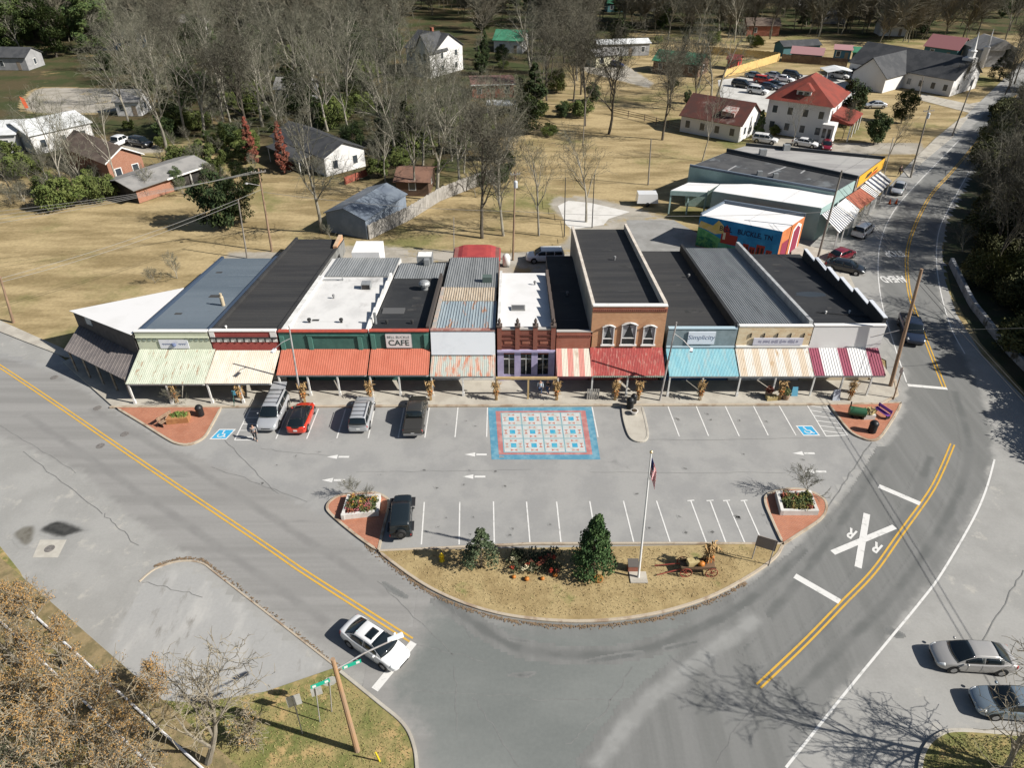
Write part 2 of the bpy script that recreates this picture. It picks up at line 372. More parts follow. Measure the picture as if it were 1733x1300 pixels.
# patches, cracks and tyre marks in the asphalt
m_tar = M('tar', (.15, .15, .143), (.185, .185, .175), 2., rough=.75)
m_patch = M('repair_patch', (.11, .113, .108), (.15, .152, .145), 1.4, .35, .65, grain=.15, under='bend_asphalt', feather=3., gs=5.)
for pts in ([(992, 1118), (1040, 1108), (1085, 1103), (1088, 1110), (1050, 1118), (1000, 1124)], [(862, 1080), (905, 1086), (902, 1089), (868, 1086)], [(648, 985), (668, 996), (690, 1010), (684, 1012), (660, 1000)], [(1125, 1095), (1180, 1083), (1195, 1086), (1150, 1098), (1128, 1103)],
            [(860, 1143), (905, 1138), (890, 1147)], [(1500, 1060), (1530, 1075), (1520, 1080), (1498, 1070)]):
    soft('asphalt_patch', pxpoly(pts, 4), .009, m_patch, .16, .09)
def wob(a, b, k=9, amp=.12, seed=0):
    rr = random.Random(seed); A, B = G(*a), G(*b); out = []
    for i in range(k+1):
        p = A.lerp(B, i/k); out.append(p+Vector((rr.uniform(-amp, amp), rr.uniform(-amp, amp), 0)))
    return out
for i, (a, b, w) in enumerate([((1398, 862), (1475, 748), .09), ((40, 765), (175, 870), .05), ((175, 870), (235, 925), .05), ((0, 720), (130, 800), .04), ((345, 1010), (240, 985), .05), ((1070, 1130), (1020, 1210), .06), ((1020, 1210), (960, 1262), .05),
                               ((760, 1010), (800, 1090), .04), ((770, 1130), (775, 1240), .05), ((700, 1170), (900, 1180), .03), ((380, 745), (470, 838), .05), ((520, 850), (360, 790), .05), ((900, 1185), (1070, 1186), .04), ((1100, 745), (1400, 742), .03), ((640, 985), (770, 1110), .04), ((820, 1120), (700, 1090), .04),
                               ((1664, 1085), (1733, 965), .07), ((1320, 1130), (1210, 1290), .06), ((880, 1300), (800, 1180), .05), ((440, 760), (560, 772), .03), ((600, 800), (900, 795), .025), ((1000, 800), (1330, 800), .025)]):
    struct('asphalt_crack', strip(wob(a, b, 12, .1, i), w, .011), m_tar)
m_oil = M('oil_spot', (.10, .098, .09), (.17, .168, .16), 1.6, .4, .7, rough=.6, under='lot_asphalt', feather=4.)
rr = random.Random(5)
for i in range(46):
    px = rr.choice([745, 800, 865, 920, 975, 1035, 1095, 1150, 1225, 1155, 1203, 1252, 1300, 750]) + rr.uniform(-12, 12); py = rr.choice([705, 715, 872, 890, 905]) + rr.uniform(-6, 6)
    if i > 26: px, py = rr.uniform(420, 1400), rr.uniform(750, 840)
    c = G(px, py); q = [c+Vector((math.cos(t)*rr.uniform(.06, .3), math.sin(t)*rr.uniform(.06, .26), 0)) for t in [k*.785 for k in range(8)]]
    soft('oil_spot', smooth_pts(q, 2, True), .0075, m_oil, .1, .05)
# worn tracks: darker tyre lines and a paler band across the mouth of the junction
m_track = M('tyre_track', (.112, .115, .109), (.142, .143, .136), 1., stretch=(.3, .3, 1), rough=.85, under='bend_asphalt', feather=.7); m_pale = M('pale_worn_band', (.25, .25, .237), (.222, .222, .21), .8, rough=.9, under='bend_asphalt', feather=.7); m_trackl = M('street_track', (.195, .19, .18), (.215, .21, .198), .6, rough=.9, under='street_asphalt', feather=.7)
def band(name, pts, w, z, mat):
    c = smooth_pts([G(*q) for q in pts], 6); L = []; Rr = []
    for i, p_ in enumerate(c):
        d_ = (c[min(i+1, len(c)-1)]-c[max(i-1, 0)]).normalized(); n_ = Vector((-d_.y, d_.x, 0))*w/2; L.append(p_+n_); Rr.append(p_-n_)
    return soft(name, L+Rr[::-1], z, mat, w*.45, .22)
band('worn_band', [(1000, 1310), (1080, 1205), (1180, 1120), (1290, 1040)], 1.7, .0095, m_pale)
for k_, pts in enumerate(([(740, 1010), (860, 1090), (960, 1108), (1085, 1100), (1240, 1035), (1370, 930)], [(1320, 1200), (1430, 1090), (1530, 985), (1610, 860), (1640, 760), (1615, 660)], [(1290, 1150), (1390, 1060), (1480, 950), (1545, 850), (1575, 770)], [(1250, 1100), (1350, 985), (1440, 860), (1500, 760)])): band('tyre_track', pts, 1.1, .0075+.0004*k_, m_track)
for k_, pts in enumerate(([(40, 700), (230, 830), (420, 960), (560, 1060)], [(150, 690), (340, 800), (520, 915), (660, 1010)])): band('street_track', pts, 1.1, .0022+.0004*k_, m_trackl)
# markings
def pl(name, pts, w, mat, off=0, k=6, z=.014): return struct(name, strip(smooth_pts([G(*p) for p in pts], k), w, z, off), mat)
yl = [(-150, 525), (24, 636), (230, 776), (440, 917), (520, 972), (696, 1084)]
yr = [(1612, 752), (1594, 795), (1572, 837), (1521, 908), (1478, 968), (1425, 1023), (1362, 1088), (1284, 1162)]
yu = [(1720, 160), (1626, 273), (1582, 322), (1561, 355), (1542, 399), (1535, 432), (1535, 462), (1539, 495), (1547, 523), (1570, 584), (1598, 656)]
for y in (yl, yr, yu):
    for s in (-1, 1): pl('yellow_line', y, .13, m_ypaint, s*.15)
pl('white_line', rw_r[:-2], .15, m_wpaint); pl('white_line', up_r[:8]+[(1640, 290)], .12, m_wpaint); pl('white_line', up_l[1:]+[(1534, 647)], .12, m_wpaint)
def bar(name, a, b, w, z=.015, mat=m_wpaint): return struct(name, strip([G(*a), G(*b)], w, z), mat)
bar('stop_bar', (700, 1088), (634, 1168), .5); bar('stop_bar', (1536, 652), (1603, 658), .42)
bar('crossing_bar', (1487, 823), (1557, 853), .5); bar('crossing_bar', (1345, 975), (1421, 1019), .5)
bar('crossing_mark', (1467, 870), (1452, 961), .48); bar('crossing_mark', (1514, 892), (1409, 936), .46, .019)
dvr = (G(1425, 1023)-G(1521, 908)).normalized()
def road_text(s, px, size, up, wx=1., ln=1.):
    up = Vector(up).normalized(); right = Vector((up.y, -up.x, 0)); mb = text_mb(s, size, wx, .035); p = G(*px); p.z = .017
    return struct('road_lettering', place(mb, p, right, up*ln), m_wpaint)
road_text('R', (1441, 903), 1.15, dvr, .85, 1.3); road_text('R', (1484, 927), 1.15, dvr, .85, 1.3)
dvu = (G(1539, 495)-G(1542, 399)).normalized()
road_text('STOP', (1513, 429), 1.15, (-.02, -1, 0), .9, 2.3); road_text('AHEAD', (1511, 472), 1.0, (.04, -1, 0), .92, 2.4)
ST = [((489, 692), (467, 743)), ((539, 692), (519, 743)), ((585, 692), (570, 742)), ((634, 691), (623, 742)), ((684, 690), (674, 741)), ((726.5, 690), (719, 741)), ((775, 690), (770, 740)), ((825, 690), (823.5, 740)), ((1002, 689), (1012, 740)),
      ((1130, 687), (1149.5, 738.5)), ((1178, 687), (1199, 738)), ((1227, 687), (1251, 738.5)), ((1275, 687), (1300, 737)), ((1318, 686), (1347, 737)), ((1366, 686), (1398, 738.5)), ((1398, 686), (1434, 736.5)), ((1398, 738.5), (1434, 736.5)), ((424, 691), (397, 745)), ((449, 691), (426, 745)), ((397, 745), (426, 745)),
      ((718, 850), (713, 922)), ((778, 850), (777, 922)), ((835, 849), (836.5, 921)), ((891, 849.5), (897, 920.5)), ((942, 849.5), (949.5, 921)), ((998, 848.7), (1010, 920)), ((1055, 848), (1073, 920.5)), ((1111, 848), (1135, 921)), ((1169, 847.7), (1196, 920.5)), ((1201.5, 847), (1229, 920.5)), ((1229.5, 847), (1261, 920.5)), ((1259, 847.7), (1290, 918))]
for i, (a, b) in enumerate(ST): bar('stall_line', a, b, .11, .006+.0006*(i % 4))
for x in (1169, 1201.5, 1229.5, 1259): bar('stall_line', (x-6, 848), (x+6, 847), .11, .010)
for i in range(6):
    f = i/6; A = G(1366+32*f, 686+52*f); B = G(1398+36*(f+.12), 686+50.5*(f+.12)); struct('hatch_line', strip([A, B], .1, .009), m_wpaint)
    if i < 5:
        f = (i+.5)/5; A = G(424-27*f, 691+54*f); B = G(449-23*f, 691+54*f); struct('hatch_line', strip([A, B], .09, .009), m_wpaint)
for x, y in ((572, 773.5), (564, 813), (805, 769.5), (802, 807), (1360, 767.5), (1379, 798.5)):
    c = G(x, y); mb = MB()
    mb.sheet([(c.x-.95, c.y), (c.x-.05, c.y-.27), (c.x-.05, c.y+.27)], .006); mb.sheet([(c.x+.05, c.y-.11), (c.x+.95, c.y-.11), (c.x+.95, c.y+.11), (c.x+.05, c.y+.11)], .006)
    struct('arrow_marking', mb, m_wpaint)
for (cx, cy), dx in (((377, 735), .2), ((1367, 729), -.12)):
    c = G(cx, cy); w = .75; h = .72
    sk_ = lambda a, b: (c.x+a*w+b*dx, c.y+b*h)
    struct('accessible_marking', MB().sheet([sk_(-1, -1), sk_(1, -1), sk_(1, 1), sk_(-1, 1)], .007), m_wpaint)
    struct('accessible_marking', MB().sheet([sk_(-.85, -.82), sk_(.85, -.82), sk_(.85, .82), sk_(-.85, .82)], .011), m_blue)
    mb = MB(); P3 = lambda a, b: Vector((*sk_(a, b), 0))
    arc = [P3(-.08+.36*math.cos(t), -.2+.36*math.sin(t)) for t in [R(150+i*18) for i in range(12)]]
    for q in (strip(arc, .1, .015), strip([P3(-.15, .45), P3(-.08, .05), P3(.25, .02), P3(.42, -.5), P3(.6, -.5)], .12, .016), MB().sheet([P3(-.18+.13*math.cos(t), .6+.13*math.sin(t)) for t in [k*.7 for k in range(9)]], .015)): mb.add(q.v, q.f)
    struct('accessible_marking', mb, m_wpaint)
for x, y in ((165, 691), (211, 735), (170, 755), (92, 639), (84, 929)):
    c = G(x, y); tag(obj('manhole_cover', MB().lathe((c.x, c.y, .004), [(.36, 0), (.36, .012), (.3, .02)], 18), M('iron', (.13, .12, .11), (.19, .175, .16), 6, rough=.6)), 'round iron manhole cover ' + {165: 'near the tip of the left brick island', 211: 'in the lane beside the left brick island', 170: 'touching the double yellow line', 92: 'at the edge of the street beside the brown awning', 84: 'in the pale concrete pad'}[x], 'manhole', 'manhole covers in the street')
# kerbs, islands, median, sidewalks
IL = [(195, 690), (240, 717), (280, 742), (300, 752), (322, 753), (345, 742), (358, 722), (375, 690)]
IR = [(1402, 685), (1435, 728), (1460, 743), (1478, 746), (1492, 738), (1514, 705), (1525, 683)]
LL = [(640, 934), (600, 905), (562, 873), (554, 860), (562, 848), (582, 839), (628, 835), (652, 843), (658, 856), (650, 890)]
LR = [(1325, 922), (1308, 885), (1295, 852), (1300, 838), (1328, 830), (1362, 831), (1392, 845), (1398, 862), (1388, 880), (1356, 902)]
FI = [(1053, 690), (1056, 712), (1064, 737), (1075, 747), (1090, 747), (1096, 737), (1092, 712), (1086, 690)]
MD = [(640, 934), (690, 972), (735, 1000), (790, 1024), (850, 1041), (915, 1050), (980, 1053), (1050, 1049), (1125, 1036), (1200, 1012), (1265, 978), (1310, 946), (1325, 922)]
for nm, P, m in (('brick_island', IL, m_ibrick), ('brick_island', IR, m_ibrick), ('brick_island', LL, m_ibrick), ('brick_island', LR, m_ibrick), ('concrete_island', FI, m_conc)):
    p = [G(*q) for q in P]; q = [p[0]]+smooth_pts(p, 4)[1:-1]+[p[-1]]
    struct(nm, MB().prism(q, -.02, .12), m); struct('kerb', kerb(q, .2, .145, True), m_kerb if m is m_ibrick else m_conc)
p = smooth_pts([G(*q) for q in MD], 5); struct('median_lawn', MB().prism(p, -.02, .115), m_lawn); struct('kerb', kerb(p+[G(1150, 921), G(900, 921.5)], .2, .14, True), m_kerb)
KY = 53.05
sw = [(-37.2, KY-.25), (31.5, KY+.2), (34.5, KY+.3), (36.6, KY+1.6), (37.4, 57.2), (37.6, 62), (40.5, 72), (43, 86), (38, 90), (36, 84), (35.2, 57), (-35.5, 57), (-44, 62.6), (-45.7, 60.3)]
struct('sidewalk', MB().prism(sw, -.02, .15), m_conc)
struct('kerb', kerb([Vector(q+(0,)) for q in [(-37.4, KY-.35), (31.5, KY+.1), (34.6, KY+.2), (36.7, KY+1.6), (37.6, 57.2)]], .22, .17), m_kerb)
struct('sidewalk', MB().prism([G(*q) for q in ((-200, 455), (0, 543), (60, 570), (128, 600), (150, 612), (108, 604), (40, 578), (0, 562), (-200, 480))], -.02, .1), m_conc)
soft('alley', pxpoly([(380, 425), (470, 424), (620, 412), (700, 418), (860, 425), (940, 415), (960, 385), (925, 345), (960, 328), (1060, 345), (1140, 372), (1180, 400), (1200, 432), (1160, 470), (900, 470), (560, 470), (400, 470)], 3), -.03, m_gravel, 1.0)
struct('concrete_slab', MB().sheet(pxpoly([(944, 348), (962, 339), (1000, 343), (1066, 358), (1030, 370), (1022, 380), (968, 388), (958, 380)]), -.02), m_slab)
struct('rear_yard', MB().sheet(pxpoly([(1060, 372), (1140, 372), (1200, 405), (1290, 440), (1150, 470), (1070, 440)]), -.025), M('yard_asphalt', (.27, .265, .25), (.22, .215, .2), .4, grain=.1, gs=5.))
struct('car_park', MB().sheet(pxpoly([(1215, 135), (1290, 124), (1420, 128), (1450, 150), (1440, 180), (1300, 190), (1220, 170)]), -.03), M('pale_lot', (.5, .49, .46), (.42, .41, .38), .3, grain=.08, gs=4.))
soft('driveway', pxpoly([(1270, 240), (1290, 228), (1420, 240), (1560, 240), (1580, 262), (1400, 262), (1290, 256)]), -.03, m_gravel, 1.0)
soft('driveway', pxpoly([(980, 112), (1060, 108), (1110, 140), (1100, 150), (990, 122)]), -.03, m_gravel, 1.0)
struct('path', MB().sheet(pxpoly([(1560, 158), (1640, 175), (1720, 160), (1733, 172), (1640, 190), (1555, 168)]), -.03), m_conc)
struct('sidewalk', MB().prism([G(*q) for q in ((1528, 288), (1585, 232), (1625, 200), (1640, 196), (1612, 232), (1560, 275), (1538, 300))], -.05, .06), m_conc)
soft('lane', pxpoly([(130, 245), (200, 240), (270, 244), (285, 258), (200, 262), (140, 258)]), -.03, m_gravel, 1.0)
# bottom corners: grass with kerbs
bl = [(-300, 800), (0, 925), (34, 968), (80, 1060), (190, 1178), (330, 1192), (450, 1172), (566, 1132), (580, 1140), (640, 1192), (680, 1225), (698, 1262), (704, 1310), (706, 1420), (-300, 1420)]
struct('verge', MB().prism([G(*q) for q in bl], -.05, .06), m_verge)
struct('kerb', kerb(smooth_pts([G(*q) for q in [(576, 1138), (640, 1190), (682, 1226), (700, 1262), (706, 1310), (708, 1420)]], 5), .2, .13), m_conc)
struct('kerb', kerb(smooth_pts([G(*q) for q in [(236, 985), (262, 964), (300, 951), (340, 953), (372, 976), (480, 1060), (572, 1132)]], 5), .13, .05), m_kerb)
br = [(1556, 1420), (1556, 1310), (1566, 1268), (1590, 1245), (1625, 1238), (1733, 1246), (1900, 1262), (1900, 1420)]
p = smooth_pts([G(*q) for q in br], 4); struct('verge', MB().prism(p, -.02, .1), m_verge); struct('kerb', kerb(p, .22, .13), m_conc)
# painted quilt mural on the parking lot
q0, q1, q2, q3 = G(826, 690), G(1001, 689), G(1016, 778), G(832, 778)
def Q(u, v): return (q0.lerp(q1, u)).lerp(q3.lerp(q2, u), v)
def qs(u0, u1, v0, v1, z): return MB().sheet([Q(u0, v0), Q(u1, v0), Q(u1, v1), Q(u0, v1)], z)
qc = Q(.5, .5); qm = thing('painted_mural', 'painted quilt pattern of blue and red squares on the parking lot', 'ground mural', (qc.x, qc.y, 0))
fade = dict(scale=1.3, lo=.42, hi=.66, grain=.1, gs=4., rough=.9)
obj('outer_border', qs(0, 1, 0, 1, .005), M('quilt_blue', (.075, .22, .31), (.15, .30, .37), **fade), qm)
obj('inner_border', qs(.07, .935, .075, .915, .009), M('quilt_red', (.36, .14, .13), (.42, .22, .20), **fade), qm)
obj('field', qs(.115, .885, .11, .88, .013), M('quilt_teal', (.15, .29, .33), (.23, .34, .35), **fade), qm)
m_qw = M('quilt_white', (.46, .465, .45), (.37, .40, .37), **fade); m_qr = M('quilt_rust', (.37, .15, .11), (.42, .28, .24), **fade); m_qb = M('quilt_centre', (.03, .27, .42), (.09, .34, .43), **fade)
for i in range(4):
    for j in range(3):
        u0 = .12+.19*i+.006; u1 = u0+.178; v0 = .115+.2533*j+.008; v1 = v0+.237
        b = obj('quilt_block', qs(u0, u1, v0, v1, .017), m_qw, qm)
        L = lambda a, c: (u0+(u1-u0)*a, v0+(v1-v0)*c)
        obj('block_centre', qs(*[x for x in (L(.36, 0)[0], L(.64, 0)[0], L(0, .34)[1], L(0, .66)[1])], .021), m_qb, b)
        for (a, c) in ((.5, .14), (.5, .86), (.15, .5), (.85, .5)):
            mb = MB()
            for s in (-1, 1):
                if abs(a-.5) < .1: T = [(a, c), (a+s*.17, c-.09), (a+s*.17, c+.09)]
                else: T = [(a, c), (a-.1, c+s*.17), (a+.1, c+s*.17)]
                mb.sheet([Q(*L(*t)) for t in T], .021)
            obj('bow_tie', mb, m_qr, b)
# ================================================================ THE ROW OF SHOPS
FY = 57.0; SL = -.122
m_glass = M('dark_glass', (.012, .015, .017), rough=.08, spec=.6)
m_void = M('dark_interior', (.02, .02, .02), (.045, .04, .035), .8)
m_wtrim = M('white_trim', (.66, .65, .62), (.5, .49, .46), 1.2, .55, .75, grain=.05)
m_black = M('black_membrane', (.022, .023, .025), (.032, .033, .034), .25, c3=(.06, .06, .06), s3=.5, lo3=.68, hi3=.85, grain=.15, gs=3, rough=.75, spec=.3)
m_black2 = M('black_rolled_roof', (.03, .03, .031), (.042, .041, .04), .3, c3=(.085, .082, .078), s3=.6, lo3=.64, hi3=.85, stretch=(.25, 2.5, 1), grain=.15, gs=3, rough=.8, spec=.3)
m_wroof = M('white_membrane', (.62, .61, .585), (.53, .52, .5), .3, .45, .66, c3=(.27, .26, .245), s3=.22, lo3=.54, hi3=.8, stretch=(1.2, .7, 1), grain=.05, gs=4, rough=.8, spec=.2)
m_wroof2 = M('clean_white_membrane', (.68, .67, .655), (.62, .61, .59), .3, .45, .7, rough=.7, spec=.2)
m_bluegrey = M('blue_grey_roof', (.10, .125, .148), (.135, .162, .185), .12, .35, .65, c3=(.15, .185, .22), s3=.3, lo3=.6, hi3=.78, stretch=(.3, 1.4, 1), grain=.12, gs=3., rough=.55, spec=.4)
m_galv = M('galvanised', (.30, .31, .31), (.24, .25, .25), .5, .4, .6, c3=(.17, .17, .16), s3=.7, lo3=.6, hi3=.75, stretch=(2.5, .3, 1), rough=.5, spec=.4, metallic=.3)
m_tan = M('tan_tin', (.46, .39, .30), (.38, .31, .23), .9, stretch=(2.5, .4, 1), c3=(.25, .12, .06), s3=1.2, lo3=.62, hi3=.74, rough=.7)
m_rustblue = M('rusty_blue_tin', (.29, .34, .36), (.24, .29, .315), .7, stretch=(2.5, .3, 1), c3=(.34, .18, .11), s3=.6, lo3=.54, hi3=.66, st3=(2.4, .45, 1), rough=.6)
m_concap = M('parapet_cap', (.50, .49, .46), (.38, .37, .35), 1., .45, .65, c3=(.2, .19, .18), s3=1.8, lo3=.6, hi3=.72)
m_post = M('post_white', (.62, .61, .58), (.45, .43, .4), 2., .5, .7)
brick_or = M('orange_brick', (.52, .25, .115), (.43, .195, .09), 1., c3=(.50, .37, .25), brick=True)
brick_rd = M('dark_red_brick', (.24, .068, .045), (.20, .055, .04), 1., c3=(.26, .15, .11), brick=True)
brick_rd2 = M('red_brick', (.33, .095, .055), (.27, .075, .045), 1., c3=(.34, .2, .15), brick=True)

def sbox(mb, x0, x1, y0, y1, zb, zr, d0, d1):    # box following the roof slope: bottom zr(y)+d0, top zr(y)+d1
    za, zc = zr+SL*(y0-FY), zr+SL*(y1-FY)
    b = zb
    return mb.hexa([(x0, y0, za+d0 if b is None else b), (x1, y0, za+d0 if b is None else b), (x1, y1, zc+d0 if b is None else b), (x0, y1, zc+d0 if b is None else b),
                    (x0, y0, za+d1), (x1, y0, za+d1), (x1, y1, zc+d1), (x0, y1, zc+d1)])
def ribroof(x0, x1, y0, y1, zr, n, ax='y', h=.05, dz=0):
    za, zc = zr+SL*(y0-FY)+dz, zr+SL*(y1-FY)+dz
    if ax == 'y': return MB().ribbed((x0, y1, zc), (x1, y1, zc), (x1, y0, za), (x0, y0, za), n, h)
    return MB().ribbed((x0, y0, za), (x0, y1, zc), (x1, y1, zc), (x1, y0, za), n, h)
rs = random.Random(3)
class Shop: pass
def shop(pa, pb, ptop, prear, label, m_front, m_side, m_roof, cat='shop', front_drop=.35, roof='flat', nrib=30, roof_y1=None, pz=None):
    s = Shop(); A = atY(pa, ptop, FY); B = atY(pb, ptop, FY)
    s.x0, s.x1, s.zt = A.x+.012, B.x-.012, (A.z+B.z)/2; s.zr = s.zt-front_drop
    s.y1 = GP((pa+pb)/2, prear, s.zr, FY, SL).y if prear else 79
    s.t = thing('shop_building', label, cat, ((s.x0+s.x1)/2, FY, .15), 'row of joined shops facing the parking lot')
    zb = s.zr+SL*(s.y1-FY)
    sh = 3.15   # shopfront height
    obj('front_wall', MB().box(s.x0, s.x1, FY, FY+.32, sh, s.zt), m_front, s.t)
    body = MB(); sbox(body, s.x0, s.x1, FY+.325, s.y1, 0, s.zr, 0, -.06); obj('side_walls', body, m_side, s.t)
    if roof == 'flat':
        r = MB(); sbox(r, s.x0+.002, s.x1-.002, FY+.33, (roof_y1 or s.y1)-.002, None, s.zr, -.055, 0); obj('roof', r, m_roof, s.t)
    elif roof in 'xy': obj('roof', ribroof(s.x0+.002, s.x1-.002, FY+.33, (roof_y1 or s.y1)-.002, s.zr, nrib, roof), m_roof, s.t)
    return s
def shopfront(s, m_frame, door_at=(.5,), nwin=3, m_base=None):
    w = s.x1-s.x0; mb = MB()
    obj('bulkhead', MB().box(s.x0, s.x1, FY+.02, FY+.32, .15, .75), m_base or m_frame, s.t)
    obj('transom', MB().box(s.x0, s.x1, FY+.01, FY+.32, 2.85, 3.148), m_frame, s.t)
    xs = [s.x0+w*i/nwin for i in range(nwin+1)]
    for i in range(nwin):
        f = (i+.5)/nwin
        if any(abs(f-d) < .5/nwin for d in door_at):
            d = obj('door', MB().box(xs[i]+.4, xs[i+1]-.4, FY+.06, FY+.3, .16, 2.84), M('door_wood', (.12, .06, .035), (.09, .045, .03), 2., rough=.5), s.t)
            obj('door_pane', MB().box(xs[i]+.6, xs[i+1]-.6, FY+.05, FY+.1, 1.0, 2.5), m_glass, d)
            obj('pilaster', MB().box(xs[i], xs[i]+.39, FY+.015, FY+.31, .752, 2.848), m_frame, s.t); obj('pilaster', MB().box(xs[i+1]-.39, xs[i+1], FY+.015, FY+.31, .752, 2.848), m_frame, s.t)
        else:
            obj('shop_window', MB().box(xs[i]+.14, xs[i+1]-.14, FY+.1, FY+.2, .752, 2.848), m_glass, s.t)
            m2 = MB()
            for x in (xs[i]+.07, (xs[i]+xs[i+1])/2, xs[i+1]-.07): m2.box(x-.06, x+.06, FY+.03, FY+.3, .753, 2.847)
            obj('window_frame', m2, m_frame, s.t)
def awning(s, ptop, pout, mat, n=26, zo=2.55, pxs=None, posts=True, mfascia=None, xa=None, xb=None, mpost=None, npost=2, h=.018, zin=None):
    n = int(n*1.5)
    xa = s.x0 if xa is None else xa; xb = s.x1 if xb is None else xb
    xm = 866.5
    zi = zin or atY(xm, ptop, FY-.03).z; yo = G(xm, pout, zo).y
    a = obj('awning', MB().ribbed((xa, FY-.03, zi), (xb, FY-.03, zi), (xb, yo, zo), (xa, yo, zo), n, h, .03), mat, s.t)
    obj('awning_beam', MB().box(xa+.02, xb-.02, yo+.1, yo+.24, zo-.24, zo-.04), mfascia or m_wtrim, s.t)
    if posts:
        for i in range(npost+1 if posts == 'all' else npost):
            x = xa+(xb-xa)*i/npost+(.12 if i == 0 else 0)
            obj('post', MB().box(x-.07, x+.07, yo+.1, yo+.24, .15, zo-.24).box(x-.11, x+.11, yo+.06, yo+.28, .151, .55), mpost or m_post, s.t)
    s.yo = yo; s.zo = zo; s.zi = zi; return a
def sidecap(s, side, d1=.3, w=.3, m=None, y0=None, y1=None, name='parapet'):
    x0, x1 = (s.x0, s.x0+w) if side < 0 else (s.x1-w, s.x1)
    mb = MB(); sbox(mb, x0+.003, x1-.003, y0 or FY+.33, y1 or s.y1-.01, None, s.zr, .002, d1); return obj(name, mb, m or m_concap, s.t)
def coping(s, m, h=.12, out=.08, top=None):
    z = top or s.zt
    return obj('coping', MB().box(s.x0+.005, s.x1-.005, FY-out, FY+.36, z+.002, z+h), m, s.t)
def vent(s, px, py, r=.15, h=.5, m=None):
    p = GP(px, py, s.zr, FY, SL); return obj('roof_vent', MB().lathe(p, [(r, -.03), (r, h*.6), (r*1.7, h*.62), (r*1.5, h), (.02, h*1.1)], 10), m or M('vent_metal', (.2, .2, .2), rough=.5), s.t)

# --- 1 triangular corner shop
zc, zl = 5.5, 4.55
m_dkside = M('brown_grey_siding', (.115, .105, .10), (.09, .083, .08), 1.5)
A0 = G(122, 525, zl); A1 = Vector((-35.55, 57.0, 0)); A2 = G(302, 487, 4.3); A2.x = min(A2.x, -35.3)
s1 = thing('shop_building', 'wedge shaped corner shop with a white roof and brown street side', 'shop', (A0.x, A0.y, .15), 'row of joined shops facing the parking lot')
tri = [(A0.x, A0.y), (A1.x, A1.y), (-35.36, A2.y)]
obj('walls', MB().prism(tri, .1, [zl-.05, zc-.05, 4.25]), m_dkside, s1)
obj('roof', MB().add([(A0.x-.25, A0.y-.1, zl), (A1.x-.02, A1.y-.25, zc), (-35.35, A2.y, 4.3), (A0.x-.25, A0.y-.1, zl-.05), (A1.x-.02, A1.y-.25, zc-.05), (-35.35, A2.y, 4.25)], [(0, 1, 2), (5, 4, 3), (0, 3, 4, 1), (1, 4, 5, 2), (2, 5, 3, 0)]), m_wroof2, s1)
dv = (Vector((A1.x, A1.y, 0))-Vector((A0.x, A0.y, 0))); ln = dv.length; dv.normalize(); nv = Vector((dv.y, -dv.x, 0))
def W1(t, o, z): p = Vector((A0.x, A0.y, 0))+dv*t+nv*o; return (p.x, p.y, z)
zi1 = 2.85
ob = G(108, 592, 2.6); ob2 = G(216, 646, 2.35)
m_brownaw = M('brown_metal_awning', (.17, .15, .14), (.135, .12, .115), 1., rough=.55)
obj('awning', MB().ribbed(W1(.2, .03, zi1), W1(ln, .03, zi1+.15), (ob2.x, ob2.y, 2.35), (ob.x, ob.y, 2.6), 22, .03), m_brownaw, s1)
obj('awning_end', MB().slab([W1(ln, .04, zi1+.15), (ob2.x+.02, ob2.y, 2.35), (-35.35, 53.3, 2.45), (-35.45, 56.95, zi1+.3)][::-1], .04), m_brownaw, s1)
wn = obj('window', MB().slab([W1(2.2, .03, 3.7), W1(3.3, .03, 3.75), W1(3.3, .03, 4.7), W1(2.2, .03, 4.6)], .03), M('pale_blue_pane', (.30, .36, .40), rough=.2), s1)
obj('shop_window', MB().slab([W1(1.5, .03, .9), W1(3.6, .03, .9), W1(3.6, .03, 2.4), W1(1.5, .03, 2.4)], .03), m_glass, s1)
obj('shop_window', MB().slab([W1(5.2, .03, .9), W1(7.6, .03, .9), W1(7.6, .03, 2.4), W1(5.2, .03, 2.4)], .03), m_glass, s1)
for i in range(5):
    p = Vector((ob.x, ob.y, 0)).lerp(Vector((ob2.x, ob2.y, 0)), .05+.22*i); p -= nv*.15
    obj('post', MB().cbox((p.x, p.y, 1.3), (.14, .14, 2.3)), M('post_weathered', (.3, .27, .22), (.2, .17, .13), 2.), s1)

# --- 2 pale green
m_pgreen = M('pale_green_boards', (.50, .52, .40), (.44, .46, .34), 1., .5, .7, grain=.06)
m_pgaw = M('flaking_green_tin', (.50, .525, .42), (.43, .46, .36), .8, stretch=(2, .5, 1), c3=(.33, .24, .16), s3=1.3, lo3=.55, hi3=.66, st3=(3.2, .7, 1), rough=.7)
s = shop(226, 351, 562, 437, 'pale green shop with a blue grey roof and a peeling green tin awning', m_pgreen, m_dkside, m_bluegrey)
coping(s, m_wtrim, .1); mb = MB()
for i in range(14):
    if not 4 <= i <= 8: x = s.x0+.25+(s.x1-s.x0-.5)*i/13; mb.box(x-.14, x+.14, FY-.06, FY-.004, s.zt-.95, s.zt-.7)
obj('dentils', mb, M('grey_green', (.24, .28, .24)), s.t); obj('ledge', MB().box(s.x0, s.x1, FY-.12, FY-.003, s.zt-.62, s.zt-.5), m_pgreen, s.t)
xm = (s.x0+s.x1)/2
sg = obj('sign', MB().box(xm-1.35, xm+1.35, FY-.1, FY-.02, s.zt-1.75, s.zt-.85), M('sign_white', (.62, .62, .66), (.5, .52, .6), 2., .5, .7), s.t)
mb = MB()
for i in range(9): mb.box(xm-1.1+i*.1, xm-1.03+i*.1, FY-.105, FY-.09, s.zt-1.32-.07*(i % 2), s.zt-1.2)
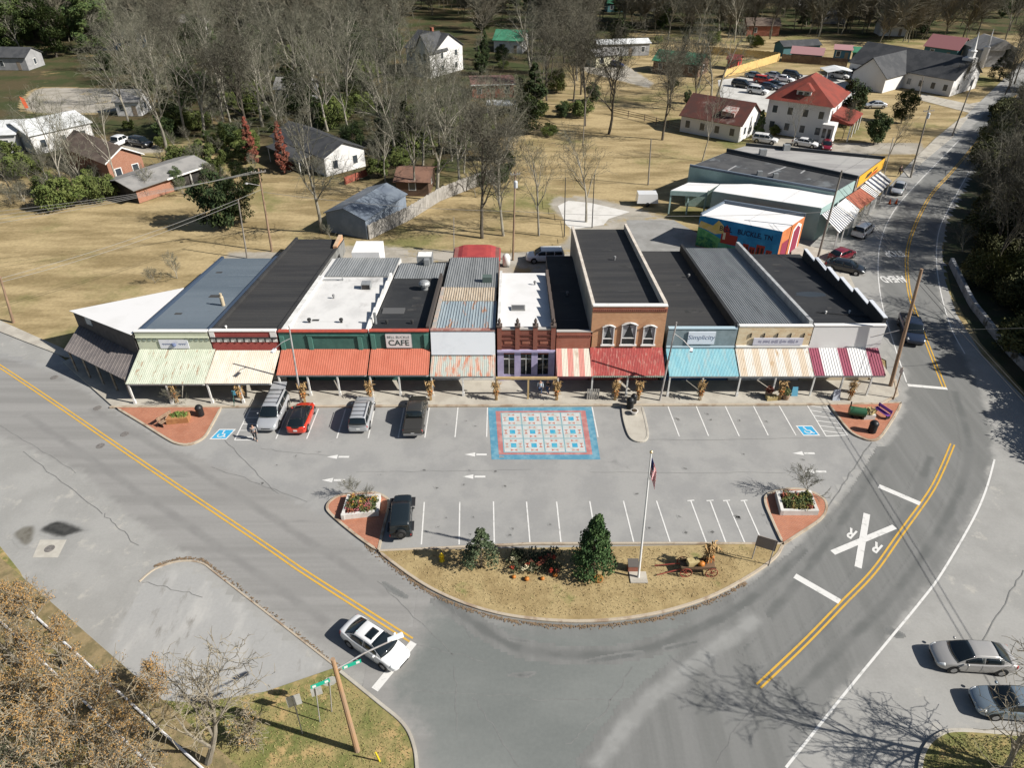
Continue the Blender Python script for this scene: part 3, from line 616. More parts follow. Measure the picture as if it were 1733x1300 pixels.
for i in range(7): mb.box(xm+.45+i*.1, xm+.52+i*.1, FY-.105, FY-.09, s.zt-1.32-.07*(i % 2), s.zt-1.2)
mb.lathe((xm, FY-.11, s.zt-1.45), [(.2, 0), (.22, .1), (.16, .28)], 10); obj('lettering', mb, M('sign_ink', (.12, .15, .25)), sg)
sidecap(s, -1, .28, .3, M('blue_trim', (.045, .065, .10), rough=.5)); sidecap(s, 1, .3, .35, M('blue_trim', (.045, .065, .10)))
p = GP(378, 517, s.zr, FY, SL); obj('flue_pipe', MB().lathe((p.x, p.y, p.z-.1), [(.2, 0), (.2, 1.1), (.13, 1.15), (.13, 1.5)], 12), M('tan_flue', (.46, .38, .26), rough=.6), s.t)
shopfront(s, m_pgreen); awning(s, 591, 650, m_pgaw, 26, zo=2.5, xb=s.x1+.3); SH2 = s
# --- 3 red brick and white cornice, black ribbed roof
m_crem = M('cream_tin', (.66, .60, .50), (.60, .53, .43), .8, stretch=(2, .5, 1), c3=(.42, .30, .20), s3=1.3, lo3=.6, hi3=.72, st3=(3, .8, 1), rough=.7)
m_ptred = M('painted_red_brick', (.29, .05, .045), (.24, .04, .04), 1., c3=(.33, .1, .08), brick=True)
s = shop(353, 467, 561, 405, 'red brick shop with white dentil cornice and a long black ribbed roof', m_ptred, M('grey_block', (.20, .2, .19), (.14, .14, .13), .6), m_black2, roof='x', nrib=42)
coping(s, m_wtrim, .1); obj('ledge', MB().box(s.x0, s.x1, FY-.14, FY-.003, s.zt-.72, s.zt-.62), M('black_trim', (.03, .03, .03)), s.t)
obj('frieze', MB().box(s.x0, s.x1, FY-.05, FY-.002, s.zt-1.12, s.zt-.722), m_wtrim, s.t)
mb = MB()
for i in range(9): x = s.x0+.5+(s.x1-s.x0-1)*i/8; mb.box(x-.05, x+.05, FY-.13, FY-.052, s.zt-1.1, s.zt-.724)
obj('brackets', mb, M('black_trim', (.03, .03, .03)), s.t); obj('pilaster', MB().box(s.x0, s.x0+.45, FY-.06, FY-.003, s.zt-.6, s.zt), m_wtrim, s.t); obj('pilaster', MB().box(s.x1-.6, s.x1, FY-.06, FY-.003, s.zt-.6, s.zt), m_wtrim, s.t)
sidecap(s, 1, .12, .3, m_black2); sidecap(s, -1, .32, .28, m_black2); vent(s, 383, 556, .07, .3, m_wtrim)
shopfront(s, m_crem); awning(s, 593, 649, m_crem, 22, zo=2.5, xa=SH2.x1+.33, xb=s.x1); SH3 = s
mb = MB(); mb.box(s.x1-.5, s.x1-.02, s.y1-4, s.y1-.4, 1, s.zr+SL*(s.y1-4-FY)+.35); obj('chimney', mb, brick_or, s.t)
# --- 4 dark green siding, white roof
m_dgreen = M('green_boards', (.055, .145, .12), (.045, .12, .10), 1.2, grain=.08); m_rtrim = M('red_trim', (.40, .08, .05), (.33, .07, .05), 2.)
m_oraw = M('coral_red_metal', (.47, .15, .095), (.43, .13, .08), .6, c3=(.38, .10, .06), s3=.9, lo3=.52, hi3=.75, st3=(3, .25, 1), grain=.08, gs=2.5, rough=.6)
s = shop(470, 622, 562, 437, 'green boarded shop with red trim under a large grubby white roof', m_dgreen, m_wroof, m_wroof, roof_y1=72.8)
coping(s, m_rtrim, .1, .1); obj('cornice_shadow_board', MB().box(s.x0+2.6, s.x1-.4, FY-.12, FY-.003, s.zt-.42, s.zt-.28), m_dgreen, s.t)
for f in (.0, .335, .93): x = s.x0+(s.x1-s.x0-.5)*f; obj('pilaster', MB().box(x+.05, x+.45, FY-.12, FY-.004, s.zi if hasattr(s, 'zi') else 3.4, s.zt-.45), M('green_trim', (.075, .19, .155)), s.t)
obj('rear_roof', ribroof(s.x0+.6, s.x1-.1, 73.0, s.y1, s.zr, 26, 'y', .05, .06), m_galv, s.t)
sidecap(s, -1, .22, .55, M('white_coping', (.68, .67, .64), (.55, .54, .51), 1.), y1=72.8)
x = s.x1; mb = MB()
for i in range(6):
    y0 = 57.34+i*2.55; y1 = y0+2.55; z = s.zr+SL*(y0-FY)+.32; mb.box(x-.28, x-.01, y0+.004, y1-.004, z-1.0, z)
obj('stepped_parapet', mb, M('white_coping', (.68, .67, .64)), s.t)
for px, py in ((524, 546), (578, 546)): vent(s, px, py, .12, .45, M('black_vent', (.03, .03, .03)))
p = GP(636, 488, s.zr, FY, SL); hv = obj('roof_unit', MB().box(p.x-1.5, p.x-.5, p.y-.4, p.y+.5, p.z-.05, p.z+.7), m_galv, s.t); obj('unit_grille', MB().box(p.x-1.42, p.x-.58, p.y-.42, p.y-.401, p.z+.08, p.z+.6), m_void, hv)
p = GP(580, 475, s.zr, FY, SL); obj('roof_pipe', MB().tube(p, p+Vector((0, 0, 1.3)), .05).tube(p+Vector((-2.2, 0, .15)), p+Vector((.1, 0, .15)), .06), m_galv, s.t)
obj('rear_extension', MB().box(s.x0+2.4, s.x1-2.6, s.y1+.01, s.y1+3.4, .0, 3.3), m_wroof2, s.t)
shopfront(s, m_dgreen, (.15, .62), 5); awning(s, 591, 635, m_oraw, 26, zo=2.6, npost=3); SH4 = s
# --- 5 cafe
s = shop(624, 726, 561, 446, 'narrow green cafe front with black roof and a white lettered sign', m_dgreen, m_black, m_black, roof_y1=72.0)
coping(s, m_rtrim, .1, .1); obj('pilaster', MB().box(s.x0+.1, s.x0+.5, FY-.12, FY-.004, 3.6, s.zt-.3), M('green_trim', (.075, .19, .155)), s.t); obj('pilaster', MB().box(s.x1-.5, s.x1-.1, FY-.12, FY-.004, 3.6, s.zt-.3), M('green_trim', (.075, .19, .155)), s.t)
a = atY(652, 566, FY-.1); b = atY(697, 588, FY-.1)
sg = obj('sign', MB().box(a.x, b.x, FY-.16, FY-.05, b.z, a.z), M('cafe_sign', (.66, .65, .63), grain=.03), s.t)
cx, w, h = (a.x+b.x)/2, b.x-a.x, a.z-b.z
obj('sign_frame', MB().box(a.x-.05, b.x+.05, FY-.14, FY-.06, a.z+.002, a.z+.06).box(a.x-.05, b.x+.05, FY-.14, FY-.06, b.z-.06, b.z-.002).box(a.x-.05, a.x-.002, FY-.14, FY-.06, b.z-.06, a.z+.06).box(b.x+.002, b.x+.05, FY-.14, FY-.06, b.z-.06, a.z+.06), M('sign_edge', (.25, .25, .25)), sg)
mk = M('sign_letters', (.05, .075, .07))
obj('lettering', place(text_mb('CAFE', h*.6, .98, .02), (cx, FY-.168, b.z+h*.36), (1, 0, 0), (0, 0, 1)), mk, sg); obj('lettering', place(text_mb('BELL BUCKLE', h*.27, .92), (cx, FY-.168, a.z-h*.2), (1, 0, 0), (0, 0, 1)), mk, sg)
obj('rear_roof', ribroof(s.x0+.1, s.x1-.1, 72.1, s.y1, s.zr, 20, 'y', .05, .06), m_galv, s.t)
p = GP(719, 490, s.zr, FY, SL); obj('roof_fan', MB().lathe(p, [(.35, -.05), (.35, .5), (.6, .55), (.62, .8), (.45, 1.0), (.2, 1.1)], 14), m_galv, s.t)
for px, py in ((655, 548), (698, 548)): vent(s, px, py, .1, .4, M('black_vent', (.03, .03, .03)))
p = GP(636, 548, s.zr, FY, SL); obj('roof_pipe', MB().tube(p, p+Vector((0, 0, 1.2)), .14, .14, 8), m_galv, s.t)
p = GP(666, 528, s.zr, FY, SL); obj('roof_hatch', MB().box(p.x-1.1, p.x+1.1, p.y-.5, p.y+.7, p.z-.03, p.z+.09), M('grey_patch', (.09, .09, .09)), s.t)
p = GP(722, 447, s.zr, FY, SL); hv = obj('roof_unit', MB().box(p.x-1.1, p.x+.7, p.y-.2, p.y+1.3, p.z-.1, p.z+1.0), m_galv, s.t); obj('unit_duct', MB().box(p.x-.2, p.x+.4, p.y-.8, p.y-.21, p.z+.2, p.z+.9), m_galv, hv); obj('unit_top', MB().box(p.x-1.0, p.x+.6, p.y-.1, p.y+1.2, p.z+1.003, p.z+1.06), m_wtrim, hv)
sidecap(s, 1, .75, .3, M('dark_brick_side', (.06, .05, .045)), y1=72)
shopfront(s, m_dgreen, (.5,), 3); awning(s, 590, 635, m_oraw, 18, zo=2.6, npost=2); SH5 = s
# --- 6 white front with rusting tin roofs
m_wfront = M('white_sheet_front', (.64, .67, .70), (.58, .61, .64), .8, .5, .75)
m_strip_aw = M('faded_striped_tin', (.47, .35, .28), (.36, .40, .36), .8, .46, .54, stretch=(2.6, .05, 1), c3=(.45, .19, .12), s3=.9, lo3=.49, hi3=.62, st3=(2.6, .6, 1), grain=.1, gs=3., rough=.75)
s = shop(728, 838, 560, 437, 'white fronted shop with rusty patched tin roofs in bands', m_wfront, M('dark_brick_side', (.06, .05, .045)), m_rustblue, roof='y', nrib=22, roof_y1=65.2)
coping(s, M('rust_cap', (.26, .11, .09), (.36, .24, .2), 2.), .1); obj('front_skirt', MB().slab([(s.x0+.01, FY-.5, 3.42), (s.x1-.01, FY-.5, 3.42), (s.x1-.01, FY-.02, s.zt-.1), (s.x0+.01, FY-.02, s.zt-.1)], .05), m_wfront, s.t)
obj('middle_roof', ribroof(s.x0+.3, s.x1-.1, 65.2, 69.2, s.zr, 22, 'y', .05, .07), m_tan, s.t); obj('rear_roof', ribroof(s.x0+.2, s.x1-.02, 69.0, s.y1, s.zr, 22, 'y', .05, .1), m_galv, s.t)
sidecap(s, -1, .16, .35, M('peeling_edge', (.42, .33, .27), (.3, .3, .28), 1.5), y1=69)
p = GP(826, 478, s.zr, FY, SL); obj('roof_unit', MB().box(p.x-.6, p.x+.4, p.y-.4, p.y+.4, p.z-.05, p.z+.8), M('dark_green_unit', (.08, .11, .10)), s.t)
shopfront(s, m_post, (.3,), 4); awning(s, 592, 637, m_strip_aw, 22, zo=2.5, zin=3.38, npost=2); SH6 = s
# --- 7 dark brick with finials and lavender shopfront
m_lav = M('lavender_paint', (.40, .36, .52), (.35, .31, .46), 1.5)
s = shop(841, 941, 558, 462, 'dark red brick shop with four finial piers and a lavender shopfront', brick_rd, m_wroof2, m_wroof2)
obj('coping', MB().box(s.x0+.3, s.x1-.3, FY-.06, FY+.38, s.zt+.002, s.zt+.12), M('grey_cap', (.4, .38, .35)), s.t)
w = s.x1-s.x0
for i in range(4):
    x = s.x0+.22+(w-.44)*i/3
    pr = obj('pier', MB().box(x-.21, x+.21, FY-.12, FY+.45, 3.75, s.zt+.3), brick_rd, s.t)
    obj('finial', MB().box(x-.27, x+.27, FY-.17, FY+.48, s.zt+.302, s.zt+.45).lathe((x, FY+.12, s.zt+.45), [(.18, 0), (.1, .2), (.17, .42), (.12, .55), (.04, .72)], 10), M('dark_cap', (.09, .07, .06)), pr)
for i in range(3):
    xa = s.x0+.43+(w-.44)*i/3; xb = s.x0+(w-.44)*(i+1)/3
    mb = MB()
    for z in (s.zt-.55, s.zt-1.05, s.zt-1.75): mb.box(xa+.01, xb-.0, FY-.09, FY-.002, z-.09, z+.03)
    obj('moulding', mb, M('dark_brick_trim', (.12, .04, .03)), s.t)
    obj('panel', MB().box(xa+.25, xb-.25, FY-.05, FY-.003, s.zt-1.55, s.zt-1.2), brick_rd2, s.t)
obj('sill_band', MB().box(s.x0, s.x1, FY-.25, FY-.01, 3.5, 3.72), m_lav, s.t)
obj('lower_wall', MB().box(s.x0, s.x1, FY+.03, FY+.32, .15, .8), m_lav, s.t)
for i in range(4):
    x = s.x0+.3+(w-.6)*i/3; obj('pilaster', MB().box(x-.3, x+.3, FY-.08, FY+.3, .15, 3.5), m_lav, s.t)
for i in range(3):
    xa = s.x0+.61+(w-.6)*i/3; xb = s.x0-.01+(w-.6)*(i+1)/3
    wi = obj('shop_window', MB().box(xa, xb, FY+.1, FY+.2, .802, 3.49), m_glass, s.t)
    mb = MB().box(xa, xb, FY+.05, FY+.09, 2.55, 2.65).box((xa+xb)/2-.03, (xa+xb)/2+.03, FY+.05, FY+.09, .81, 3.48)
    obj('window_frame', mb, m_post, wi)
obj('beam', MB().box(s.x0-.1, s.x1+.1, 53.85, 54.05, 2.4, 2.62), M('yellow_timber', (.50, .36, .17), (.42, .3, .15), 2.), s.t)
for f in (.53,): x = s.x0+w*f; obj('post', MB().box(x-.08, x+.08, 53.88, 54.03, .15, 2.398), M('yellow_timber', (.50, .36, .17)), s.t)
p = GP(877, 523, s.zr, FY, SL); sk2 = obj('skylight', MB().box(p.x-.7, p.x+.7, p.y-.5, p.y+.5, p.z-.05, p.z+.2), M('grey_frame', (.22, .22, .21)), s.t); obj('skylight_pane', MB().box(p.x-.58, p.x+.58, p.y-.4, p.y+.4, p.z+.2, p.z+.22), M('grey_pane', (.10, .10, .1), rough=.3), sk2)
mb = MB()
for i in range(6):
    y0 = 58.2+i*2.4; z = s.zr+SL*(y0-FY)+.75-.05*i; mb.box(s.x1-.3, s.x1-.01, y0+.004, y0+2.396, z-1.2, z)
obj('stepped_parapet', mb, M('dark_cap', (.09, .07, .06)), s.t); sidecap(s, -1, .3, .3, M('white_coping', (.68, .67, .64)))
SH7 = s; s.yo = 53.95
# --- 8 low brick with dark roof
s = shop(942, 1003, 562, 433, 'narrow low orange red brick shop between finial piers and two storey block', brick_rd2, M('grey_block', (.20, .2, .19)), m_black)
coping(s, M('grey_cap', (.4, .38, .35)), .06, .03); mb = MB()
for i in range(16): x = s.x0+.15+(s.x1-s.x0-.3)*i/15; mb.box(x-.06, x+.06, FY-.07, FY-.002, s.zt-.5, s.zt-.36)
mb.box(s.x0, s.x1, FY-.09, FY-.002, s.zt-.358, s.zt-.25); obj('dentils', mb, brick_rd, s.t)
m_pst = M('pink_striped_tin', (.54, .24, .2), (.60, .55, .46), stripe=(1.05, .5, .1), c3=(.45, .36, .28), s3=1., lo3=.55, hi3=.75, st3=(2.5, .5, 1), grain=.08, gs=4, rough=.7)
shopfront(s, M('rose_trim', (.38, .16, .18)), (.5,), 3); awning(s, 588, 637, m_pst, 16, zo=2.55, npost=1, zin=3.85, mfascia=M('rose_trim', (.38, .16, .18))); SH8 = s
# --- 9 two storey brick
s = shop(1003.5, 1131, 518, 388, 'two storey orange brick block with three arched white windows', brick_or, M('cement_side', (.36, .33, .28), (.28, .26, .22), .4, c3=(.2, .18, .15), s3=.8, lo3=.6, hi3=.75), m_black2, front_drop=.55)
coping(s, m_wtrim, .09, .14); mb = MB()
for i in range(36): x = s.x0+.1+(s.x1-s.x0-.2)*i/35; mb.box(x-.06, x+.06, FY-.1, FY-.002, s.zt-.48, s.zt-.3)
mb.box(s.x0, s.x1, FY-.12, FY-.002, s.zt-.3, s.zt-.2).box(s.x0, s.x1, FY-.05, FY-.002, s.zt-.6, s.zt-.481); obj('dentils', mb, brick_rd2, s.t)
for (pa, pb, pt, pb2) in ((1022, 1036.5, 551, 582), (1054.5, 1073.5, 547, 582), (1091, 1105.5, 551, 582)):
    a = atY(pa, pt, FY-.02); b = atY(pb, pb2, FY-.02); cx = (a.x+b.x)/2; w = (b.x-a.x)/2; z0, z1 = b.z, a.z; zs = z1-w*.3
    arc = [(cx+w*math.cos(t), zs+(z1-zs)*math.sin(t)) for t in [math.pi*k/8 for k in range(9)]]
    wi = obj('window', MB().slab([(x, FY-.03, z) for x, z in [(cx-w, z0), (cx+w, z0)]+arc], .02), m_glass, s.t)
    fr = MB(); e = .075
    fr.box(cx-w-e, cx-w+.02, FY-.12, FY-.028, z0-.02, zs).box(cx+w-.02, cx+w+e, FY-.12, FY-.028, z0-.02, zs).box(cx-w-e-.1, cx+w+e+.1, FY-.2, FY-.029, z0-.16, z0-.021).box(cx-w, cx+w, FY-.09, FY-.031, z0+(zs-z0)*.3, z0+(zs-z0)*.3+.09)
    o1 = [(cx+(w+e)*math.cos(t), zs+(z1-zs+.12)*math.sin(t)) for t in [math.pi*k/8 for k in range(9)]]
    for k in range(8): fr.slab([(arc[k][0], FY-.14, arc[k][1]), (o1[k][0], FY-.14, o1[k][1]), (o1[k+1][0], FY-.14, o1[k+1][1]), (arc[k+1][0], FY-.14, arc[k+1][1])], .11)
    fr.slab([(cx-w-e-.06, FY-.16, zs+.03), (cx-w-e-.06, FY-.16, zs+.12), (cx, FY-.16, z1+.2), (cx+w+e+.06, FY-.16, zs+.12), (cx+w+e+.06, FY-.16, zs+.03), (cx+w+e, FY-.16, zs+.05), (cx, FY-.16, z1+.12), (cx-w-e, FY-.16, zs+.05)][::-1], .12)
    obj('window_frame', fr, m_wtrim, wi)
    zc0 = z0+(zs-z0)*.36
    obj('curtain', MB().slab([(cx-w+.02, FY-.042, zc0), (cx-w+.15, FY-.042, zc0), (cx-.05, FY-.042, z1-.25), (cx-w+.02, FY-.042, zs+.05)], .008).slab([(cx+w-.02, FY-.042, zc0), (cx+w-.02, FY-.042, zs+.05), (cx+.05, FY-.042, z1-.25), (cx+w-.15, FY-.042, zc0)], .008), M('net_curtain', (.30, .31, .32)), wi)
mw = M('cream_coping', (.62, .56, .48), (.52, .46, .39), 1., c3=(.3, .24, .19), s3=1.5, lo3=.6, hi3=.72)
sidecap(s, -1, .42, .3, mw); sidecap(s, 1, .75, .32, mw, y1=s.y1-.02)
m_redaw = M('red_tin', (.35, .07, .06), (.29, .055, .05), .9, stretch=(1, .4, 1), c3=(.42, .21, .17), s3=1.6, lo3=.5, hi3=.68, st3=(3.2, .7, 1), grain=.12, gs=3., rough=.7)
shopfront(s, M('pale_blue_trim', (.35, .45, .5)), (.4,), 4, M('red_base', (.3, .09, .07))); a = awning(s, 588, 636, m_redaw, 30, zo=2.55, npost=2); mb = MB()
for i in range(34): x = s.x0+.1+(s.x1-s.x0-.2)*i/33; mb.lathe((x, s.yo+.02, 2.33), [(.03, 0), (.1, .07), (.11, .17)], 6)
obj('scalloped_trim', mb, M('green_scallop', (.3, .36, .3)), s.t); SH9 = s
# --- 10 blue grey front with white sign
m_bgf = M('blue_grey_front', (.22, .27, .29), (.17, .215, .23), .9, grain=.06)
s = shop(1131.5, 1249, 557, 425, 'blue grey shop with a white script sign and turquoise tin awning', m_bgf, M('grey_block', (.20, .2, .19)), m_black2)
coping(s, M('pale_blue_trim', (.35, .45, .5)), .1, .06); a = atY(1166, 562, FY-.1); b = atY(1208, 582.5, FY-.1)
sg = obj('sign', MB().box(a.x, b.x, FY-.12, FY-.03, b.z, a.z), M('sign_pale', (.62, .66, .72)), s.t); h = a.z-b.z
obj('lettering', place(text_mb('Simplicity', h*.52, .95), ((a.x+b.x)/2, FY-.128, (a.z+b.z)/2+h*.05), (1, 0, 0), (.12, 0, 1)), M('sign_ink', (.12, .15, .25)), sg)
obj('ledge', MB().box(s.x0, s.x1, FY-.15, FY-.003, 3.98, 4.12), M('pale_blue_trim', (.35, .45, .5)), s.t)
sidecap(s, 1, .9, .3, m_black)
m_turq = M('turquoise_tin', (.20, .42, .48), (.25, .46, .50), .9, .42, .6, stretch=(2, .3, 1), c3=(.33, .42, .42), s3=.9, lo3=.5, hi3=.72, st3=(2.8, .4, 1), rough=.6)
shopfront(s, M('deep_blue_trim', (.05, .1, .2)), (.5,), 4); awning(s, 591, 637, m_turq, 32, zo=2.55, npost=2, zin=3.9); SH10 = s
# --- 11 tan rusty metal front
m_rustf = M('rusty_cream_sheet', (.56, .44, .28), (.62, .52, .36), 1.2, stretch=(1, 1, 2), c3=(.42, .20, .08), s3=1.1, lo3=.56, hi3=.68, rough=.7)
s = shop(1251.5, 1377, 553, 420, 'cream shop with rust streaked metal front and silver ribbed roof', m_rustf, M('grey_block', (.20, .2, .19)), m_galv, roof='y', nrib=30)
coping(s, m_wtrim, .1, .05); a = atY(1276, 572.5, FY-.12); b = atY(1357, 584, FY-.12)
sg = obj('sign', MB().box(a.x, b.x, FY-.16, FY-.05, b.z, a.z), M('sign_lilac', (.5, .5, .56)), s.t)
mb = MB(); h = a.z-b.z
for i in range(34):
    x = a.x+.5+(b.x-a.x-1)*i/33; q = rs.uniform(.12, .3)*h; zc_ = (a.z+b.z)/2+.06*h
    if i % 7 != 3: mb.box(x-.035, x+.035, FY-.168, FY-.158, zc_-q, zc_+q*rs.uniform(.4, 1))
obj('worn_lettering', mb, M('sign_grey_ink', (.25, .25, .33)), sg)
mb = MB()
for i in range(5): x = a.x-.3+i*(b.x-a.x+.3)/4; mb.box(x-.03, x+.03, FY-.1, FY-.01, a.z+.05, a.z+.5)
obj('sign_bracket', mb, M('black_trim', (.03, .03, .03)), s.t); obj('ledge', MB().box(s.x0, s.x1, FY-.2, FY-.003, 4.02, 4.2), m_wtrim, s.t)
sidecap(s, 1, .85, .35, M('grey_coping', (.38, .39, .39), (.3, .3, .3), 1.))
m_wst = M('rust_striped_tin', (.62, .595, .54), (.56, .47, .36), stripe=(1.42, .45, .35), c3=(.46, .33, .2), s3=1.1, lo3=.54, hi3=.72, st3=(2.4, .6, 1), rough=.7)
shopfront(s, m_post, (.5,), 4); awning(s, 590, 637, m_wst, 30, zo=2.55, npost=2, zin=3.95); SH11 = s
# --- 12 white fascia, maroon striped awning
m_wfas = M('clean_white_front', (.66, .65, .63), (.61, .60, .58), .6, .5, .75)
s = shop(1378.5, 1501, 552, 430, 'white fascia end shop with maroon striped awning and stepped side parapet', m_wfas, M('end_wall', (.30, .28, .25), (.24, .22, .2), .7), m_black)
coping(s, m_wfas, .1, .06); mb = MB()
for i in range(6):
    y0 = 57.34+i*3.4; y1 = min(y0+3.4, s.y1); z = s.zr+SL*(y0-FY)+1.05-.06*i; mb.box(s.x1-.32, s.x1-.01, y0+.004, y1-.004, max(.5, z-1.6), z)
pr = obj('stepped_parapet', mb, m_black, s.t); mb = MB()
for i in range(6):
    y0 = 57.34+i*3.4; y1 = min(y0+3.4, s.y1); z = s.zr+SL*(y0-FY)+1.05-.06*i; mb.box(s.x1-.36, s.x1+.03, y0+.004, y1-.004, z+.002, z+.09)
obj('parapet_cap', mb, M('pale_cap', (.55, .57, .6)), pr)
p = GP(1372, 498, s.zr, FY, SL); obj('ponded_patch', MB().sheet([(p.x+1.6*math.cos(k*.5)*(1+.2*math.sin(3*k)), p.y+.75*math.sin(k*.5), s.zr+SL*(p.y+.75*math.sin(k*.5)-FY)+.004) for k in range(12)]), M('ponding', (.035, .042, .05), rough=.35), s.t)
for px, py in ((1397, 531), (1437, 530)): vent(s, px, py, .06, .3, m_wtrim)
p0, p1 = GP(1382, 528, s.zr+.08, FY, SL), GP(1470, 536, s.zr+.08, FY, SL); obj('roof_pipe', MB().tube(p0, p1, .04), M('black_vent', (.03, .03, .03)), s.t)
shopfront(s, M('tan_trim', (.5, .42, .3)), (.7,), 4, M('tan_trim', (.5, .42, .3)))
zi = 3.9; zo = 2.55; yo = G(1440, 636, zo).y; w = s.x1-s.x0; m_mar = M('maroon_tin', (.29, .07, .11), (.25, .06, .09), 1., rough=.55)
for f0, f1, m, n in ((0, .14, m_mar, 4), (.141, .399, m_wfas, 7), (.40, .54, m_mar, 4), (.541, .799, m_wfas, 7), (.80, .985, m_mar, 5)):
    obj('awning_strip', MB().ribbed((s.x0+w*f0, FY-.03, zi), (s.x0+w*f1, FY-.03, zi), (s.x0+w*f1, yo, zo), (s.x0+w*f0, yo, zo), n, .035, .03), m, s.t)
obj('awning_beam', MB().box(s.x0, s.x1-.1, yo+.1, yo+.24, zo-.24, zo-.04), m_wtrim, s.t)
for f in (.02, .42, .82): x = s.x0+w*f; obj('post', MB().box(x-.07, x+.07, yo+.1, yo+.24, .15, zo-.24), m_post, s.t)
s.yo = yo; SH12 = s

def seams(s, n, a=.4, b=.4, m=None, seed=1):
    r_ = random.Random(seed)
    for k in range(n):
        y = FY+.9+(s.y1-FY-1.6)*(k+r_.uniform(-.12, .12)+.5)/n; zz = lambda q: s.zr+SL*(q-FY)+.005; w_ = r_.uniform(.03, .09)
        obj('roof_seam', MB().quad((s.x0+a, y, zz(y)), (s.x1-b, y+r_.uniform(-.06, .06), zz(y)), (s.x1-b, y+w_, zz(y+w_)), (s.x0+a, y+w_, zz(y+w_))), m or M('roof_seam', (.07, .07, .07), (.035, .035, .035), .7, .45, .6), s.t)
    for k in range(3):
        x = r_.uniform(s.x0+1, s.x1-2); y = r_.uniform(FY+3, s.y1-3); h_ = r_.uniform(.3, .8); zz = lambda q: s.zr+SL*(q-FY)+.009
        obj('roof_patch', MB().quad((x, y, zz(y)), (x+h_*1.6, y, zz(y)), (x+h_*1.6, y+h_, zz(y+h_)), (x, y+h_, zz(y+h_))), M('roof_patch', (.055, .054, .052), (.03, .03, .03), 1.2), s.t)
seams(SH8, 5, seed=2); seams(SH9, 9, .4, .4, seed=3); seams(SH10, 8, .1, .5, seed=4); seams(SH12, 6, .1, .5, seed=5); seams(SH5, 4, .3, .5, seed=6)
seams(SH2, 6, .35, .4, M('roof_seam_blue', (.16, .19, .215), (.11, .135, .16), .7, .45, .6), 7); seams(SH4, 4, .7, .4, M('roof_seam_white', (.5, .49, .47), (.58, .57, .55), .7), 8)
for s_, px, py in ((SH8, 960, 500), (SH10, 1165, 470), (SH12, 1420, 480), (SH7, 905, 482), (SH9, 1040, 440), (SH4, 565, 505)): vent(s_, px, py, .09, .45)
# --- things on the rear of the row
p = G(806, 437); t = thing('storage_shed', 'small shed with a rounded red metal roof behind the tin roofed shop', 'shed', (p.x, p.y, 0))
a = G(766, 437, 2.4); b = G(847, 437, 2.4); y0 = a.y-.6; y1 = y0+3.6
obj('wall', MB().box(a.x+.15, b.x-.15, y0+.2, y1-.2, 0, 2.6), M('shed_wall', (.25, .1, .08), (.2, .08, .07), 1.), t)
xs = [a.x+(b.x-a.x)*k/10 for k in range(11)]; zs = [2.35+.5*min(1, math.sin(math.pi*k/10)*1.5) for k in range(11)]
mb = MB()
for k in range(10): mb.slab([(xs[k], y0, zs[k]), (xs[k+1], y0, zs[k+1]), (xs[k+1], y1, zs[k+1]), (xs[k], y1, zs[k])], .06)
obj('roof', mb, M('red_roof_tin', (.36, .06, .055), (.31, .05, .05), 1., rough=.5), t)
p = G(857, 450); t = thing('propane_tank', 'white upright gas tank behind the tin roofed shop', 'gas tank', (p.x, p.y, 0)); obj('tank', MB().lathe((p.x, p.y, .1), [(.2, 0), (.5, .1), (.5, 1.2), (.3, 1.5), (.05, 1.55)], 12), M('white_enamel', (.7, .7, .68), rough=.4), t, True); obj('foot', MB().cbox((p.x, p.y, .05), (.7, .7, .1)), m_galv, t)
brick_hs = M('house_brick', (.33, .135, .08), (.26, .105, .06), 1., c3=(.34, .22, .16), brick=True)
# ================================================================ HOUSES BEHIND
m_white = M('white_siding', (.62, .61, .59), (.56, .55, .53), .7, .5, .75, grain=.04)
m_shingle = M('dark_shingle', (.045, .047, .05), (.065, .066, .068), .5, grain=.2, gs=4)
m_brownsh = M('brown_shingle', (.11, .08, .065), (.15, .115, .09), .5, grain=.2, gs=4)
m_greyroof = M('grey_roof', (.26, .25, .235), (.20, .195, .185), .4, c3=(.14, .12, .10), s3=.5, lo3=.6, hi3=.75, grain=.1)
m_greenroof = M('green_roof', (.035, .15, .085), (.05, .19, .11), .5)
m_rustroof = M('rusty_red_roof', (.115, .042, .032), (.085, .04, .033), .6, c3=(.26, .2, .17), s3=.35, lo3=.58, hi3=.75)
m_redroof = M('bright_red_roof', (.215, .045, .03), (.165, .04, .028), .6, grain=.08, gs=5)
m_pane = M('window_pane', (.04, .05, .06), rough=.15, spec=.6)
m_whroof = M('white_tin_roof', (.62, .63, .62), (.5, .51, .5), .5, c3=(.4, .38, .35), s3=.4, lo3=.62, hi3=.75)
m_doorp = M('door_paint', (.25, .2, .15))
